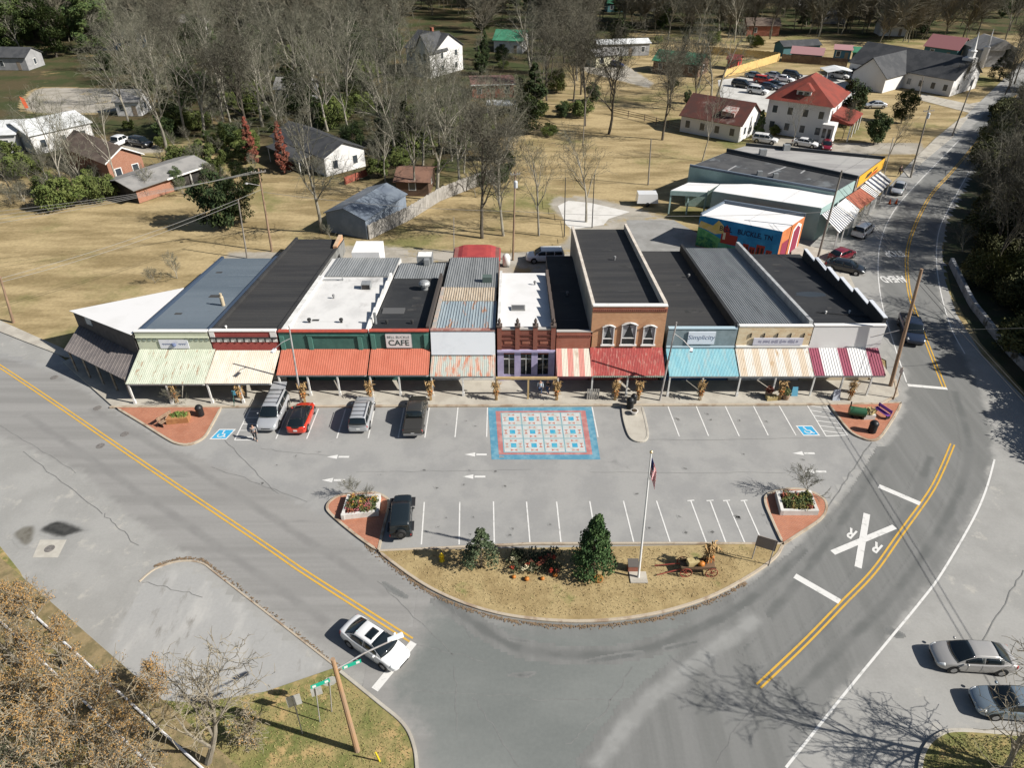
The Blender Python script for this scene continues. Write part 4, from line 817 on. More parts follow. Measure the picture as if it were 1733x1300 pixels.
def house(label, A, B, dep, hw, hr, m_w, m_r, ridge='ab', win=(2, 1), name='house', cat='house', over=.4, chimney=False, z0=0, group=None, hip=0, frame=True, storeys=1, door=True, wall_h=None):
    A = G(*A) if len(A) == 2 else Vector(A); B = G(*B) if len(B) == 2 else Vector(B); A.z = B.z = 0
    u = (B-A); L = u.length; u.normalize(); v = Vector((-u.y, u.x, 0))
    c = A+u*L/2+v*dep/2
    t = thing(name, label, cat, (c.x, c.y, z0), group)
    P = lambda a, b, z: tuple(A+u*a+v*b+Vector((0, 0, z+z0)))
    mb = MB(); mb.hexa([P(0, 0, 0), P(L, 0, 0), P(L, dep, 0), P(0, dep, 0), P(0, 0, hw), P(L, 0, hw), P(L, dep, hw), P(0, dep, hw)])
    e = over
    if hip:
        pass
    elif ridge == 'ab':
        for a in (0, L): mb.add([P(a, 0, hw), P(a, dep, hw), P(a, dep/2, hr)], [(0, 1, 2)])
    else:
        for b in (0, dep): mb.add([P(0, b, hw), P(L, b, hw), P(L/2, b, hr)], [(0, 1, 2)])
    obj('wall', mb, m_w, t)
    rf = MB(); th = .12
    if hip:
        x = hip
        T = [P(-e, -e, hw), P(L+e, -e, hw), P(L+e, dep+e, hw), P(-e, dep+e, hw)]
        if L >= dep: R1, R2 = P(x, dep/2, hr), P(L-x, dep/2, hr); F = [(0, 1, 5, 4), (1, 2, 5), (2, 3, 4, 5), (3, 0, 4)]
        else: R1, R2 = P(L/2, x, hr), P(L/2, dep-x, hr); F = [(0, 1, 4), (1, 2, 5, 4), (2, 3, 5), (3, 0, 4, 5)]
        rf.add(T+[R1, R2], F+[(3, 2, 1, 0)])
    else:
        k = (hr-hw)/((dep if ridge == 'ab' else L)/2)
        if ridge == 'ab':
            rf.slab([P(-e, -e, hw-e*k+th), P(L+e, -e, hw-e*k+th), P(L+e, dep/2, hr+th), P(-e, dep/2, hr+th)], th-.01)
            rf.slab([P(L+e, dep+e, hw-e*k+th), P(-e, dep+e, hw-e*k+th), P(-e, dep/2, hr+th), P(L+e, dep/2, hr+th)], th-.01)
        else:
            rf.slab([P(-e, dep+e, hw-e*k+th), P(-e, -e, hw-e*k+th), P(L/2, -e, hr+th), P(L/2, dep+e, hr+th)], th-.01)
            rf.slab([P(L+e, -e, hw-e*k+th), P(L+e, dep+e, hw-e*k+th), P(L/2, dep+e, hr+th), P(L/2, -e, hr+th)], th-.01)
    r = obj('roof', rf, m_r, t)
    if chimney:
        q = Vector(P(L*.4, dep*.55, hr)); obj('chimney', MB().cbox((q.x, q.y, q.z), (.7, .7, 1.8), math.atan2(u.y, u.x)), M('chimney_brick', (.28, .1, .06), (.2, .08, .05), 3), r)
    def wind(o, d, n, cnt, ln):
        for s in range(storeys):
            zb = 1.0+s*2.9
            for i in range(cnt):
                a = ln*(i+.5)/cnt
                if door and s == 0 and i == cnt//2 and cnt > 1 and d is u:
                    q = [o+d*(a+x)+n*.03+Vector((0, 0, z)) for x, z in ((-.45, .1), (.45, .1), (.45, 2.1), (-.45, 2.1))]
                    obj('door', MB().slab(q, .03), m_doorp, t); continue
                q = [o+d*(a+x)+n*.06+Vector((0, 0, z)) for x, z in ((-.45, zb), (.45, zb), (.45, zb+1.3), (-.45, zb+1.3))]
                f = [o+d*(a+x)+n*.04+Vector((0, 0, z)) for x, z in ((-.58, zb-.12), (.58, zb-.12), (.58, zb+1.42), (-.58, zb+1.42))]
                wi = obj('window', MB().slab(q, .02), m_pane, t)
                if frame: obj('frame', MB().slab(f, .03), m_wtrim, wi)
    zz = Vector((0, 0, z0))
    wind(A+zz, u, -v, win[0], L); wind(B+zz, v, u, win[1], dep)
    t['_h'] = 0; del t['_h']
    return t, P, L
house('white house with a long pale tin roof at the left edge of the photo', (62, 262), (162, 238), 11, 3.4, 4.6, m_white, m_whroof, 'ab', (3, 1), door=False)
house('white house wing with a pale tin roof cut by the left edge of the photo', (-40, 262), (36, 258), 10, 3.3, 4.5, m_white, m_whroof, 'ab', (2, 1), door=False)
t, P, L = house('red brick house with a brown shingled roof and white gable trim', (192, 313), (249, 297), 15, 3.6, 5.4, brick_hs, m_brownsh, 'b', (2, 2), door=False)
obj('gable_trim', MB().slab([P(-.4, -.42, 3.45), P(L/2, -.42, 5.3), P(L+.4, -.42, 3.45), P(L+.4, -.42, 3.65), P(L/2, -.42, 5.55), P(-.4, -.42, 3.65)], .05), m_wtrim, t)
t, P, L = house('low brick outbuilding with a grey roof and an open carport end', (236, 344), (352, 303), 6.5, 2.4, 3.1, m_void, m_greyroof, 'ab', (0, 0), 'carport', 'carport', .8)
obj('brick_wall', MB().slab([P(0, -.03, 0), P(L*.5, -.03, 0), P(L*.5, -.03, 2.4), P(0, -.03, 2.4)], .02), brick_hs, t); obj('fascia', MB().slab([P(L*.4, -.82, 2.2), P(L+.8, -.82, 2.2), P(L+.8, -.82, 2.45), P(L*.4, -.82, 2.45)], .04), m_wtrim, t)
for f in (.75, .98): q = P(L*f, -.3, 1.15); obj('post', MB().cbox(q, (.15, .15, 2.3)), m_wtrim, t)
t, P, L = house('white house with a dark shingled roof and a bright gable end', (553, 299), (619, 281), 17, 3.2, 4.9, m_white, m_shingle, 'b', (2, 3), door=False)
pc = MB(); pc.slab([P(-3.0, 3, 2.5), P(-.1, 3, 3.0), P(-.1, 14, 3.0), P(-3.0, 14, 2.5)][::-1], .1); obj('porch_roof', pc, m_shingle, t)
for b in (3.4, 6.8, 10.2, 13.6): obj('porch_post', MB().tube(P(-2.8, b, 0), P(-2.8, b, 2.5), .08), m_wtrim, t)
house('blue grey metal barn with a white gable wall beside the grey board fence', (556, 392), (622, 405), 10.5, 2.8, 3.9, M('blue_metal_wall', (.20, .23, .27), (.16, .19, .23), .8), M('blue_metal_roof', (.15, .175, .205), (.11, .13, .16), .4, c3=(.26, .3, .34), s3=.5, lo3=.6, hi3=.72, rough=.4), 'b', (0, 0), 'barn', 'barn', .25, frame=False)
A = G(622, 405)+Vector((.06, 0, 0)); Bq = G(694, 358)
solo('wall_panel', 'bright white end wall sheet of the blue metal barn', 'wall panel', MB().slab([tuple(A+Vector((0, 0, .1))), tuple(Bq+Vector((0, 0, .1))), tuple(Bq+Vector((0, 0, 2.7))), tuple(A+Vector((0, 0, 2.7)))], .03), m_white) if False else None
t, P, L = house('old white two storey house with steep dark gables in the woods', (690, 122), (738, 130), 11, 6., 9.2, m_white, m_shingle, 'ab', (3, 2), storeys=2, chimney=True)
g = MB(); x0, x1 = L*.5, L*1.0
gw = [P(x0, -2, 0), P(x1, -2, 0), P(x1, 3, 0), P(x0, 3, 0)]
g.hexa(gw+[P(x0, -2, 6), P(x1, -2, 6), P(x1, 3, 6), P(x0, 3, 6)]).add([P(x0, -2, 6), P(x1, -2, 6), P((x0+x1)/2, -2, 9.6)], [(0, 1, 2)])
obj('front_gable', g, m_white, t); g = MB(); xc = (x0+x1)/2
g.slab([P(x0-.4, 5, 5.5), P(x0-.4, -2.4, 5.5), P(xc, -2.4, 9.8), P(xc, 5, 9.8)], .1).slab([P(x1+.4, -2.4, 5.5), P(x1+.4, 5, 5.5), P(xc, 5, 9.8), P(xc, -2.4, 9.8)], .1); obj('gable_roof', g, m_shingle, t)
for xx in (x0+1.0, x1-2.0):
    for zz in (1.2, 4.): obj('window', MB().slab([P(xx, -2.04, zz), P(xx+.9, -2.04, zz), P(xx+.9, -2.04, zz+1.5), P(xx, -2.04, zz+1.5)], .03), m_pane, t)
house('brown roofed shed half hidden by trees behind the grey board fence', (672, 331), (726, 332), 7, 2.3, 3.3, M('brown_boards', (.12, .075, .05)), M('red_brown_roof', (.2, .11, .075), (.15, .085, .06), .6), 'ab', (1, 1), 'shed', 'shed')
t, P, L = house('low red brick house with a flat white edged roof among the trees', (800, 166), (870, 164), 8, 3.0, 3.5, brick_rd2, M('brown_roof', (.2, .11, .085), (.15, .09, .075), .6), 'ab', (3, 1)); obj('fascia', MB().slab([P(-.4, -.45, 2.75), P(L+.4, -.45, 2.75), P(L+.4, -.45, 3.0), P(-.4, -.45, 3.0)], .05), m_wtrim, t)
t = thing('canopy', 'flat white canopy in front of the low red brick house', 'canopy', tuple(G(850, 192))); c = G(850, 192)
obj('roof', MB().cbox((c.x, c.y, 2.2), (6.5, 4.5, .18)), m_whroof, t)
for dx in (-3, 3):
    for dy in (-2, 2): obj('post', MB().cbox((c.x+dx, c.y+dy, 1.05), (.12, .12, 2.1)), m_wtrim, t)
house('white house with a green roof behind the bare trees', (836, 88), (884, 90), 9, 3.3, 5.3, m_white, m_greenroof, 'ab', (2, 1))
t, P, L = house('long white mobile home with a white roof', (1012, 96), (1098, 93), 6, 3.2, 3.9, M('grey_siding', (.3, .3, .3), (.25, .25, .25), 1.), m_whroof, 'ab', (4, 1), 'mobile_home', 'mobile home')
house('cream cottage standing in front of the long mobile home', (1008, 114), (1046, 110), 5, 2.8, 4.0, M('cream_siding', (.62, .58, .42)), m_greyroof, 'ab', (2, 1))
house('brown house with a green roof beside the yellow fence', (1104, 122), (1180, 131), 8, 3.0, 4.8, M('brown_siding', (.2, .13, .09), (.16, .1, .07), .7), m_greenroof, 'ab', (3, 1))
house('small bright red shed beside the yellow fence', (1229, 116), (1247, 118), 3.6, 2.5, 3.3, M('bright_red', (.45, .05, .04)), M('dark_red_roof', (.16, .04, .035)), 'ab', (0, 1), 'shed', 'shed', frame=False)
t, P, L = house('white cottage with a rusty red roof next to the tall red roofed house', (1150, 222), (1249, 241), 9.5, 3.2, 6.2, m_white, m_rustroof, 'ab', (4, 2), door=False)
obj('dormer', MB().hexa([P(L*.62, 1.0, 4.0), P(L*.62+2.6, 1.0, 4.0), P(L*.62+2.6, 3.4, 4.0), P(L*.62, 3.4, 4.0), P(L*.62, 1.0, 4.9), P(L*.62+2.6, 1.0, 4.7), P(L*.62+2.6, 3.4, 5.4), P(L*.62, 3.4, 5.4)]), M('dormer_grey', (.4, .36, .33), (.25, .12, .1), 1.5), t)
t, P, L = house('tall white house with a hipped bright red roof and dormer', (1291, 223), (1393, 239), 12.5, 6.3, 10.2, m_white, m_redroof, 'ab', (4, 3), storeys=2, hip=4.3, over=.7, door=False)
d = obj('dormer', MB().hexa([P(L*.4, .8, 6.6), P(L*.4+2.6, .8, 6.6), P(L*.4+2.6, 4, 7), P(L*.4, 4, 7), P(L*.4, .8, 8.3), P(L*.4+2.6, .8, 8.3), P(L*.4+2.6, 4.5, 8.3), P(L*.4, 4.5, 8.3)]), m_white, t)
for k in (0.3, 1.4): obj('window', MB().slab([P(L*.4+k, .76, 6.95), P(L*.4+k+.8, .76, 6.95), P(L*.4+k+.8, .76, 8.0), P(L*.4+k, .76, 8.0)], .02), m_pane, d)
obj('dormer_roof', MB().hexa([P(L*.4-.4, .4, 8.31), P(L*.4+3.0, .4, 8.31), P(L*.4+3., 5, 8.31), P(L*.4-.4, 5, 8.31), P(L*.4+1.1, 2, 9.3), P(L*.4+1.5, 2, 9.3), P(L*.4+1.5, 5, 9.3), P(L*.4+1.1, 5, 9.3)]), m_redroof, d)
obj('bay', MB().hexa([P(L-.6, -1.4, 0), P(L+1.6, -1.4, 0), P(L+1.6, 1.5, 0), P(L-.6, 1.5, 0), P(L-.6, -1.4, 3.4), P(L+1.6, -1.4, 3.4), P(L+1.6, 1.5, 3.4), P(L-.6, 1.5, 3.4)]), m_white, t)
for k in (-.3, .6): obj('bay_window', MB().slab([P(L+k, -1.44, 1.0), P(L+k+.6, -1.44, 1.0), P(L+k+.6, -1.44, 2.7), P(L+k, -1.44, 2.7)], .02), m_pane, t)
obj('porch_roof', MB().hexa([P(L+.01, 2, 3.3), P(L+4, 2, 2.9), P(L+4, 12, 2.9), P(L+.01, 12, 3.3), P(L+.01, 2, 4.3), P(L+4, 2, 3.1), P(L+4, 12, 3.1), P(L+.01, 12, 4.3)]), m_redroof, t)
for b in (2.3, 5.5, 8.7, 11.7): obj('porch_post', MB().tube(P(L+3.8, b, 0), P(L+3.8, b, 2.9), .13), m_wtrim, t)
# church
t, P, L = house('white church with a long dark shingled roof and white steeple', (1433, 130), (1606, 163), 13, 3.6, 7.4, m_white, m_shingle, 'ab', (9, 2), 'church', 'church', door=False)
x0, x1 = L*.24, L*.56; xc = (x0+x1)/2
obj('front_gable', MB().hexa([P(x0, -9, 0), P(x1, -9, 0), P(x1, -.05, 0), P(x0, -.05, 0), P(x0, -9, 3.4), P(x1, -9, 3.4), P(x1, -.05, 3.4), P(x0, -.05, 3.4)]).add([P(x0, -9, 3.4), P(x1, -9, 3.4), P(xc, -9, 6.9)], [(0, 1, 2)]), m_white, t)
obj('gable_roof', MB().slab([P(x0-.5, 6, 3.2), P(x0-.5, -9.5, 3.2), P(xc, -9.5, 7.1), P(xc, 6, 7.1)], .1).slab([P(x1+.5, -9.5, 3.2), P(x1+.5, 6, 3.2), P(xc, 6, 7.1), P(xc, -9.5, 7.1)], .1), m_shingle, t)
q = Vector(P(L*.97, 6.5, 0)); st = obj('steeple', MB().cbox((q.x, q.y, 6.0), (2.4, 2.4, 2.8), math.atan2(P(1, 0, 0)[1]-P(0, 0, 0)[1], P(1, 0, 0)[0]-P(0, 0, 0)[0])), m_white, t)
obj('belfry', MB().lathe((q.x, q.y, 7.4), [(1.15, 0), (1.15, .15), (.85, .2), (.85, 1.3), (1.0, 1.35), (.95, 1.5)], 8), m_white, st); obj('spire', MB().lathe((q.x, q.y, 8.9), [(.6, 0), (.28, 1.9), (.03, 3.8)], 8), m_white, st)
c = G(1662, 112); t = thing('church', 'pale church with a thin white spire beyond the white church', 'church', tuple(c)); obj('wall', MB().cbox((c.x+3, c.y+4, 2), (9, 9, 4)), M('grey_siding', (.3, .3, .3)), t)
obj('roof', MB().hexa([(c.x-2, c.y-1, 4.01), (c.x+8, c.y-1, 4.01), (c.x+8, c.y+9, 4.01), (c.x-2, c.y+9, 4.01), (c.x+2.8, c.y-1, 6.5), (c.x+3.2, c.y-1, 6.5), (c.x+3.2, c.y+9, 6.5), (c.x+2.8, c.y+9, 6.5)]), m_greyroof, t); obj('spire', MB().lathe((c.x-1, c.y-1, 0), [(.8, 0), (.8, 5), (.45, 5.1), (.03, 9.2)], 8), m_white, t)
house('shed with a mauve tin roof beyond the yellow fence', (1337, 104), (1388, 108), 4, 2.3, 3.6, M('teal_boards', (.07, .16, .17)), M('mauve_roof', (.36, .2, .2)), 'ab', (0, 1), 'shed', 'shed')
house('dark teal shed behind the mauve roofed shed', (1324, 95), (1385, 92), 5, 2.6, 3.6, M('teal_boards', (.07, .16, .17)), m_shingle, 'ab', (0, 1), 'shed', 'shed')
house('narrow blue shed with white doors near the church', (1409, 101), (1437, 103), 4, 2.8, 3.6, M('blue_boards', (.07, .17, .24)), M('mauve_roof', (.36, .2, .2)), 'ab', (2, 0), 'shed', 'shed')
house('dark green shed touching the church lawn', (1441, 104), (1470, 106), 4, 2.5, 3.4, M('green_boards2', (.05, .13, .11)), m_greenroof, 'ab', (0, 0), 'shed', 'shed')
house('teal house with a mauve roof behind the church', (1560, 96), (1615, 104), 8, 3, 5.4, M('teal_boards', (.07, .16, .17)), M('mauve_roof2', (.30, .13, .13)), 'ab', (2, 1))
t = thing('carport', 'small white metal carport at the edge of the car park', 'carport', tuple(G(1414, 135))); c = G(1414, 135)
obj('roof', MB().slab([(c.x-3.4, c.y-2.5, 2.3), (c.x, c.y-2.5, 2.9), (c.x, c.y+3, 2.9), (c.x-3.4, c.y+3, 2.3)], .06).slab([(c.x, c.y-2.5, 2.9), (c.x+3.4, c.y-2.5, 2.3), (c.x+3.4, c.y+3, 2.3), (c.x, c.y+3, 2.9)], .06), m_whroof, t)
for dx in (-3.2, 3.2):
    for dy in (-2.2, 2.6): obj('post', MB().cbox((c.x+dx, c.y+dy, 1.13), (.12, .12, 2.26)), m_wtrim, t)
for i, (px, py, w, d, h, col, lab) in enumerate([(212, 196, 5, 5, 3, m_white, 'small white shed under the trees left of the clearing'), (318, 60, 7, 6, 4, m_white, 'white house deep in the woods at the upper left'), (458, 20, 8, 6, 4, m_white, 'white house near the top of the photo left of centre'), (610, 12, 6, 6, 4, m_white, 'pale house at the very top of the photo'),
        (5, 118, 9, 7, 3.2, M('grey_siding', (.3, .3, .3)), 'grey house at the far left edge beyond the track'), (1098, 18, 10, 7, 4, m_white, 'white house at the top of the photo right of centre'), (1040, 20, 6, 6, 3, M('teal_boards', (.07, .16, .17)), 'small green roofed shed at the top of the photo'), (1400, 40, 9, 7, 3, M('grey_siding', (.3, .3, .3)), 'grey house among trees above the church'), (1362, 12, 8, 6, 4, m_white, 'white house at the top edge above the sheds'), (1275, 60, 10, 7, 3, brick_rd2, 'low brick house behind the yellow fence'),
        (480, 172, 8, 6, 2.8, M('grey_siding', (.3, .3, .3)), 'grey shed in the middle of the left woods'), (175, 85, 12, 7, 3.2, M('dark_blue_boards', (.03, .05, .09)), 'dark blue house under the evergreens'), (1500, 60, 8, 6, 3, m_white, 'pale cottage behind the bare trees over the church')]):
    a = G(px-12, py); b = a+Vector((w, rs.uniform(-2, 1.5), 0)); house(lab, tuple(a), tuple(b), d, h, h+1.7, col, rs.choice([m_shingle, m_greyroof, m_brownsh]) if i != 6 else m_greenroof, 'ab', (2, 1), name='house' if 'house' in lab or 'cottage' in lab else 'shed', cat='house' if 'house' in lab or 'cottage' in lab else 'shed')
# fences
def fence(label, pts, h, mat, name='board_fence', cat='fence', gap=2.4, rail=False):
    P = [G(*p) for p in pts]; t = thing(name, label, cat, tuple(P[0])); n = 0
    for a, b in zip(P[:-1], P[1:]):
        d = (b-a); L = d.length; d.normalize(); k = max(1, int(L/gap)); nn = Vector((-d.y, d.x, 0))*.04
        mb = MB(); rz = math.atan2(d.y, d.x)
        if rail:
            for z in (.45, .9, 1.3): mb.tube(a+Vector((0, 0, z)), b+Vector((0, 0, z)), .06, .06, 5)
        else:
            m = int(L/.3)
            for i in range(m):
                q = a+d*((i+.5)*L/m); hh = h*rs.uniform(.95, 1.03); mb.cbox((q.x, q.y, hh/2), (L/m*.93, .04, hh), rz)
        obj('rails' if rail else 'boards', mb, mat, t)
        if n < 60:
            for i in range(0, k+1):
                q = a+d*(L*i/k)+Vector((-d.y, d.x, 0))*.09; obj('post', MB().cbox((q.x, q.y, h*.5), (.13, .13, h), rz), mat, t); n += 1
    return t
m_fgrey = M('weathered_boards', (.34, .32, .29), (.25, .235, .21), 1.2, stretch=(3, 3, .4), c3=(.17, .16, .14), s3=1.5, lo3=.6, hi3=.75)
fence('weathered grey board fence running back from the blue barn', [(626, 405), (694, 372), (745, 340), (800, 318), (848, 303)], 2.1, m_fgrey)
m_fyel = M('yellow_boards', (.62, .43, .17), (.55, .38, .15), .6)
fence('long yellow board fence bordering the church car park', [(1186, 90), (1316, 101)], 2.0, m_fyel, gap=4); fence('bright yellow board fence on the near side of the green lot', [(1226, 131), (1318, 103)], 2.0, m_fyel, gap=4)
fence('brown board fence below the mauve roofed shed', [(1322, 104), (1432, 113)], 2.0, M('brown_fence', (.2, .14, .09), (.15, .1, .07), .8), gap=4)
fence('rustic rail fence across the lawn by the bare trees', [(1036, 193), (1090, 205), (1150, 222)], 1.4, M('rail_wood', (.16, .12, .085)), 'rail_fence', 'fence', 3, True)
fence('low red board fence behind the white house with the dark roof', [(585, 312), (622, 297)], 1.2, M('red_boards', (.3, .09, .06)), gap=3)
# guard wall on the far side of the bend
gw = [(1608, 447), (1640, 512), (1660, 540), (1695, 585), (1740, 632), (1800, 690)]
p = smooth_pts([G(*q) for q in gw], 4); m_gw = M('guard_wall_concrete', (.30, .31, .32), (.2, .2, .2), .8, c3=(.06, .055, .04), s3=.5, lo3=.55, hi3=.65)
solo('guard_wall', 'low pale concrete guard wall along the outside of the bend', 'wall', kerb(p, .4, .85), m_gw, tuple(p[0]))
# ---------------- commercial block on the right
def block(name, label, pts, z, mw, mr, par=.0, mpar=None, cat='building', zb=0):
    P = [G(x, y, z) for x, y in pts]; c = sum(P, Vector())/len(P); t = thing(name, label, cat, (c.x, c.y, 0))
    obj('wall', MB().prism([(p.x, p.y) for p in P], zb, z-.06), mw, t)
    Q = [p+(c-p)*.012 for p in P]; obj('roof', MB().prism([(p.x, p.y) for p in Q], z-.058, z), mr, t)
    return t, P
m_mural_b = M('mural_sky', (.02, .17, .36), (.035, .24, .46), .8, .4, .65)
m_orange = M('orange_paint', (.50, .17, .06), (.43, .14, .05), 1.)
z = 4.3
t, P = block('mural_building', 'small corner building with a painted town mural and white roof', [(1185, 364), (1325, 392), (1363, 366), (1225, 343)], z, m_orange, m_wroof2)
mu = t
for i, j, h in ((2, 3, .45), (3, 0, .3)):
    a, b = P[i], P[j]; d = (b-a).normalized(); n = Vector((-d.y, d.x, 0))*.22
    obj('parapet', MB().prism([(a.x, a.y), (b.x, b.y), (b.x+n.x, b.y+n.y), (a.x+n.x, a.y+n.y)], z+.002, z+h), M('slate_blue', (.13, .16, .2)), t)
a, b = P[0], P[1]; d = (b-a); L = d.length; d.normalize(); n = Vector((d.y, -d.x, 0))
MK = 4.3/2.75
def MW(f, zz, o=.03): return tuple(a+d*(L*f)+n*o+Vector((0, 0, zz*MK-z)))
def mq(pts, m, o, nm='painted_shape', par=None): return obj(nm, MB().slab([MW(f, zz, o) for f, zz in pts], .012), m, par or panel)
panel = obj('mural_panel', MB().slab([MW(0, .05), MW(1, .05), MW(1, 2.74), MW(0, 2.74)], .02), m_mural_b, t)
mq([(0.0, .05), (.42, .05), (.36, .9), (.2, 1.35), (.08, 1.6), (0, 1.7)], M('mural_green', (.06, .22, .09), (.12, .32, .12), 1.5), .044)
mq([(0.0, 1.75), (.1, 1.65), (.22, 1.4), (.32, 1.6), (.32, 2.2), (.24, 2.65), (.18, 2.1), (.02, 2.3)], M('mural_gold', (.55, .4, .1), (.6, .45, .2), 1.5), .047)
mq([(.0, .9), (.14, 1.0), (.25, .6), (.25, .05), (0, .05)], M('mural_dkgreen', (.02, .12, .07), (.1, .25, .08), 2.5), .050)
m_mred = M('mural_red', (.28, .04, .03)); m_mdk = M('mural_dark', (.04, .02, .02))
mq([(.30, .75), (.40, .75), (.40, 1.9), (.35, 2.4), (.30, 1.9)], m_mred, .056); mq([(.39, .75), (.5, .75), (.5, 1.6), (.39, 1.6)], m_mred, .053); mq([(.32, 1.1), (.35, 1.1), (.35, 1.7), (.32, 1.7)], M('mural_cream', (.6, .5, .35)), .06)
mq([(.28, .05), (1, .05), (1, .5), (.6, .62), (.28, .75)], M('mural_meadow', (.06, .2, .12), (.1, .3, .2), 2.), .050)
for f0, f1, h in ((.58, .65, 1.1), (.66, .73, .95), (.74, .84, 1.25), (.86, .93, .95)):
    mq([(f0, .3), (f1, .3), (f1, h), (f0, h)], m_mred, .056)
    for k in range(2): g0 = f0+(f1-f0)*(.15+.45*k); mq([(g0, .45), (g0+(f1-f0)*.25, .45), (g0+(f1-f0)*.25, h-.2), (g0, h-.2)], m_mdk, .06)
up = Vector((0, 0, 1)); o = Vector(MW(.585, 2.0, .062))
obj('lettering', place(text_mb('BELL   BUCKLE, TN', .95, .86, .015), o, d, up), M('mural_navy', (.01, .02, .06)), panel)
a, b = P[1], P[2]; d = (b-a); L = d.length; d.normalize(); n = Vector((d.y, -d.x, 0)); ofs = 0
obj('shopfront', MB().slab([MW(.1, .05), MW(.38, .05), MW(.38, 1.6), MW(.1, 1.6)], .02), M('maroon_door', (.22, .03, .06)), t)
mq([(.52, .05), (.9, .05), (.9, 2.2), (.71, 2.6), (.52, 2.2)], m_wtrim, .03, 'arch_frame', t); obj('door', MB().slab([MW(.57, .05, .06), MW(.85, .05, .06), MW(.85, 2.0, .06), MW(.71, 2.35, .06), MW(.57, 2.0, .06)], .02), M('maroon_door', (.22, .03, .06)), t)
m_teal = M('pale_teal_wall', (.30, .41, .39), (.26, .36, .34), .5, c3=(.36, .40, .38), s3=.7, lo3=.6, hi3=.8)
t, P = block('teal_building', 'pale teal store with a broad white roof and an open carport end', [(1206, 323), (1391, 352), (1414, 338), (1411, 327), (1270, 311), (1218, 311)], 4.7, m_teal, m_wroof2)
t2, P2 = block('carport', 'open carport with a white roof at the rear of the teal store', [(1135, 322), (1196, 325), (1218, 311), (1165, 308.5)], 3.6, m_void, m_wroof2, cat='carport')
for o in list(t2.children):
    if o.name.startswith('wall'): bpy.data.objects.remove(o)
pc = [Vector((p.x, p.y, 0)) for p in P2]
for i, q in enumerate((pc[0], pc[3], pc[0].lerp(pc[1], .5), pc[1].lerp(pc[0], .02), pc[3].lerp(pc[2], .5))): obj('post', MB().cbox((q.x+.15, q.y+.1, 1.75), (.2, .2, 3.5)), m_teal, t2)
obj('fascia', MB().prism([(pc[0].x, pc[0].y-.05), (pc[1].x, pc[1].y-.05), (pc[1].x, pc[1].y+.1), (pc[0].x, pc[0].y+.1)], 2.9, 3.53), m_teal, t2); obj('rear_wall', MB().prism([(pc[3].x, pc[3].y-.1), (pc[2].x, pc[2].y-.1), (pc[2].x, pc[2].y+.1), (pc[3].x, pc[3].y+.1)], 0, 3.53), m_teal, t2)
t, P = block('brick_store', 'older store with a dark patched roof between the teal store and the grey roof', [(1167, 281), (1414, 325), (1450, 304), (1228, 257)], 5.2, m_teal, M('patched_dark_roof', (.055, .056, .058), (.08, .08, .08), .35, c3=(.13, .14, .145), s3=.25, lo3=.57, hi3=.66, grain=.15, gs=3))
a, b = P[0], P[1]; dd = (b-a).normalized(); nn = Vector((-dd.y, dd.x, 0))*.3
obj('parapet', MB().prism([(a.x, a.y), (b.x, b.y), (b.x+nn.x, b.y+nn.y), (a.x+nn.x, a.y+nn.y)], 5.202, 5.45), M('slate_blue', (.13, .16, .2)), t)
for px, py in ((1285, 296), (1312, 300)): p = G(px, py, 5.2); obj('roof_vent', MB().cbox((p.x, p.y, 5.5), (.7, .5, .6)), m_galv, t)
for a_, b_ in (((1232, 288), (1246, 280)), ((1300, 294), (1330, 282)), ((1355, 293), (1362, 288))): p, q = G(*a_, 5.2), G(*b_, 5.2); obj('roof_seam', strip([p, q], .25, 5.208), M('seam_grey', (.3, .3, .3)), t)
t, P = block('brick_store', 'farthest store of the block with a pale grey roof and yellow sign front', [(1229, 256), (1451, 303), (1497, 269), (1262, 246)], 5.4, M('store_brick', (.24, .2, .17), (.2, .16, .13), .6), M('grey_gravel_roof', (.34, .33, .31), (.27, .26, .25), .3, c3=(.2, .19, .18), s3=.4, lo3=.6, hi3=.75, stretch=(.5, 2, 1)))
for i, j in ((0, 1), (2, 3)):
    a, b = P[i], P[j]; dd = (b-a).normalized(); nn = Vector((-dd.y, dd.x, 0))*.3
    obj('parapet', MB().prism([(a.x, a.y), (b.x, b.y), (b.x+nn.x, b.y+nn.y), (a.x+nn.x, a.y+nn.y)], 5.402, 5.85), M('dark_slate', (.05, .055, .06)), t)
a, b = P[1], P[2]; d = (b-a); L = d.length; d.normalize(); n = Vector((d.y, -d.x, 0)); z = 5.4; MK = 1
sg = obj('sign_board', MB().slab([MW(.05, 4.0, .08), MW(1, 4.0, .08), MW(1, 5.6, .08), MW(.05, 5.6, .08)], .06), M('yellow_sign', (.62, .33, .03)), t)
obj('emblem', MB().slab([MW(f, zz, .1) for f, zz in ((.3, 4.5), (.42, 4.4), (.55, 4.7), (.5, 5.1), (.36, 5.0))], .02).slab([MW(f, zz, .1) for f, zz in ((.58, 4.7), (.72, 4.8), (.74, 5.1), (.6, 5.0))], .02), M('sign_black', (.05, .035, .02)), sg); obj('red_band', MB().slab([MW(f, zz, .1) for f, zz in ((.45, 4.15), (.75, 4.15), (.8, 4.5), (.58, 4.6))], .02), M('sign_red', (.4, .07, .02)), sg)
for px, py in ((1290, 262), (1330, 254)): p = G(px, py, 5.4); obj('roof_unit', MB().cbox((p.x, p.y, 5.85), (1.0, .8, .9)), m_galv, t)
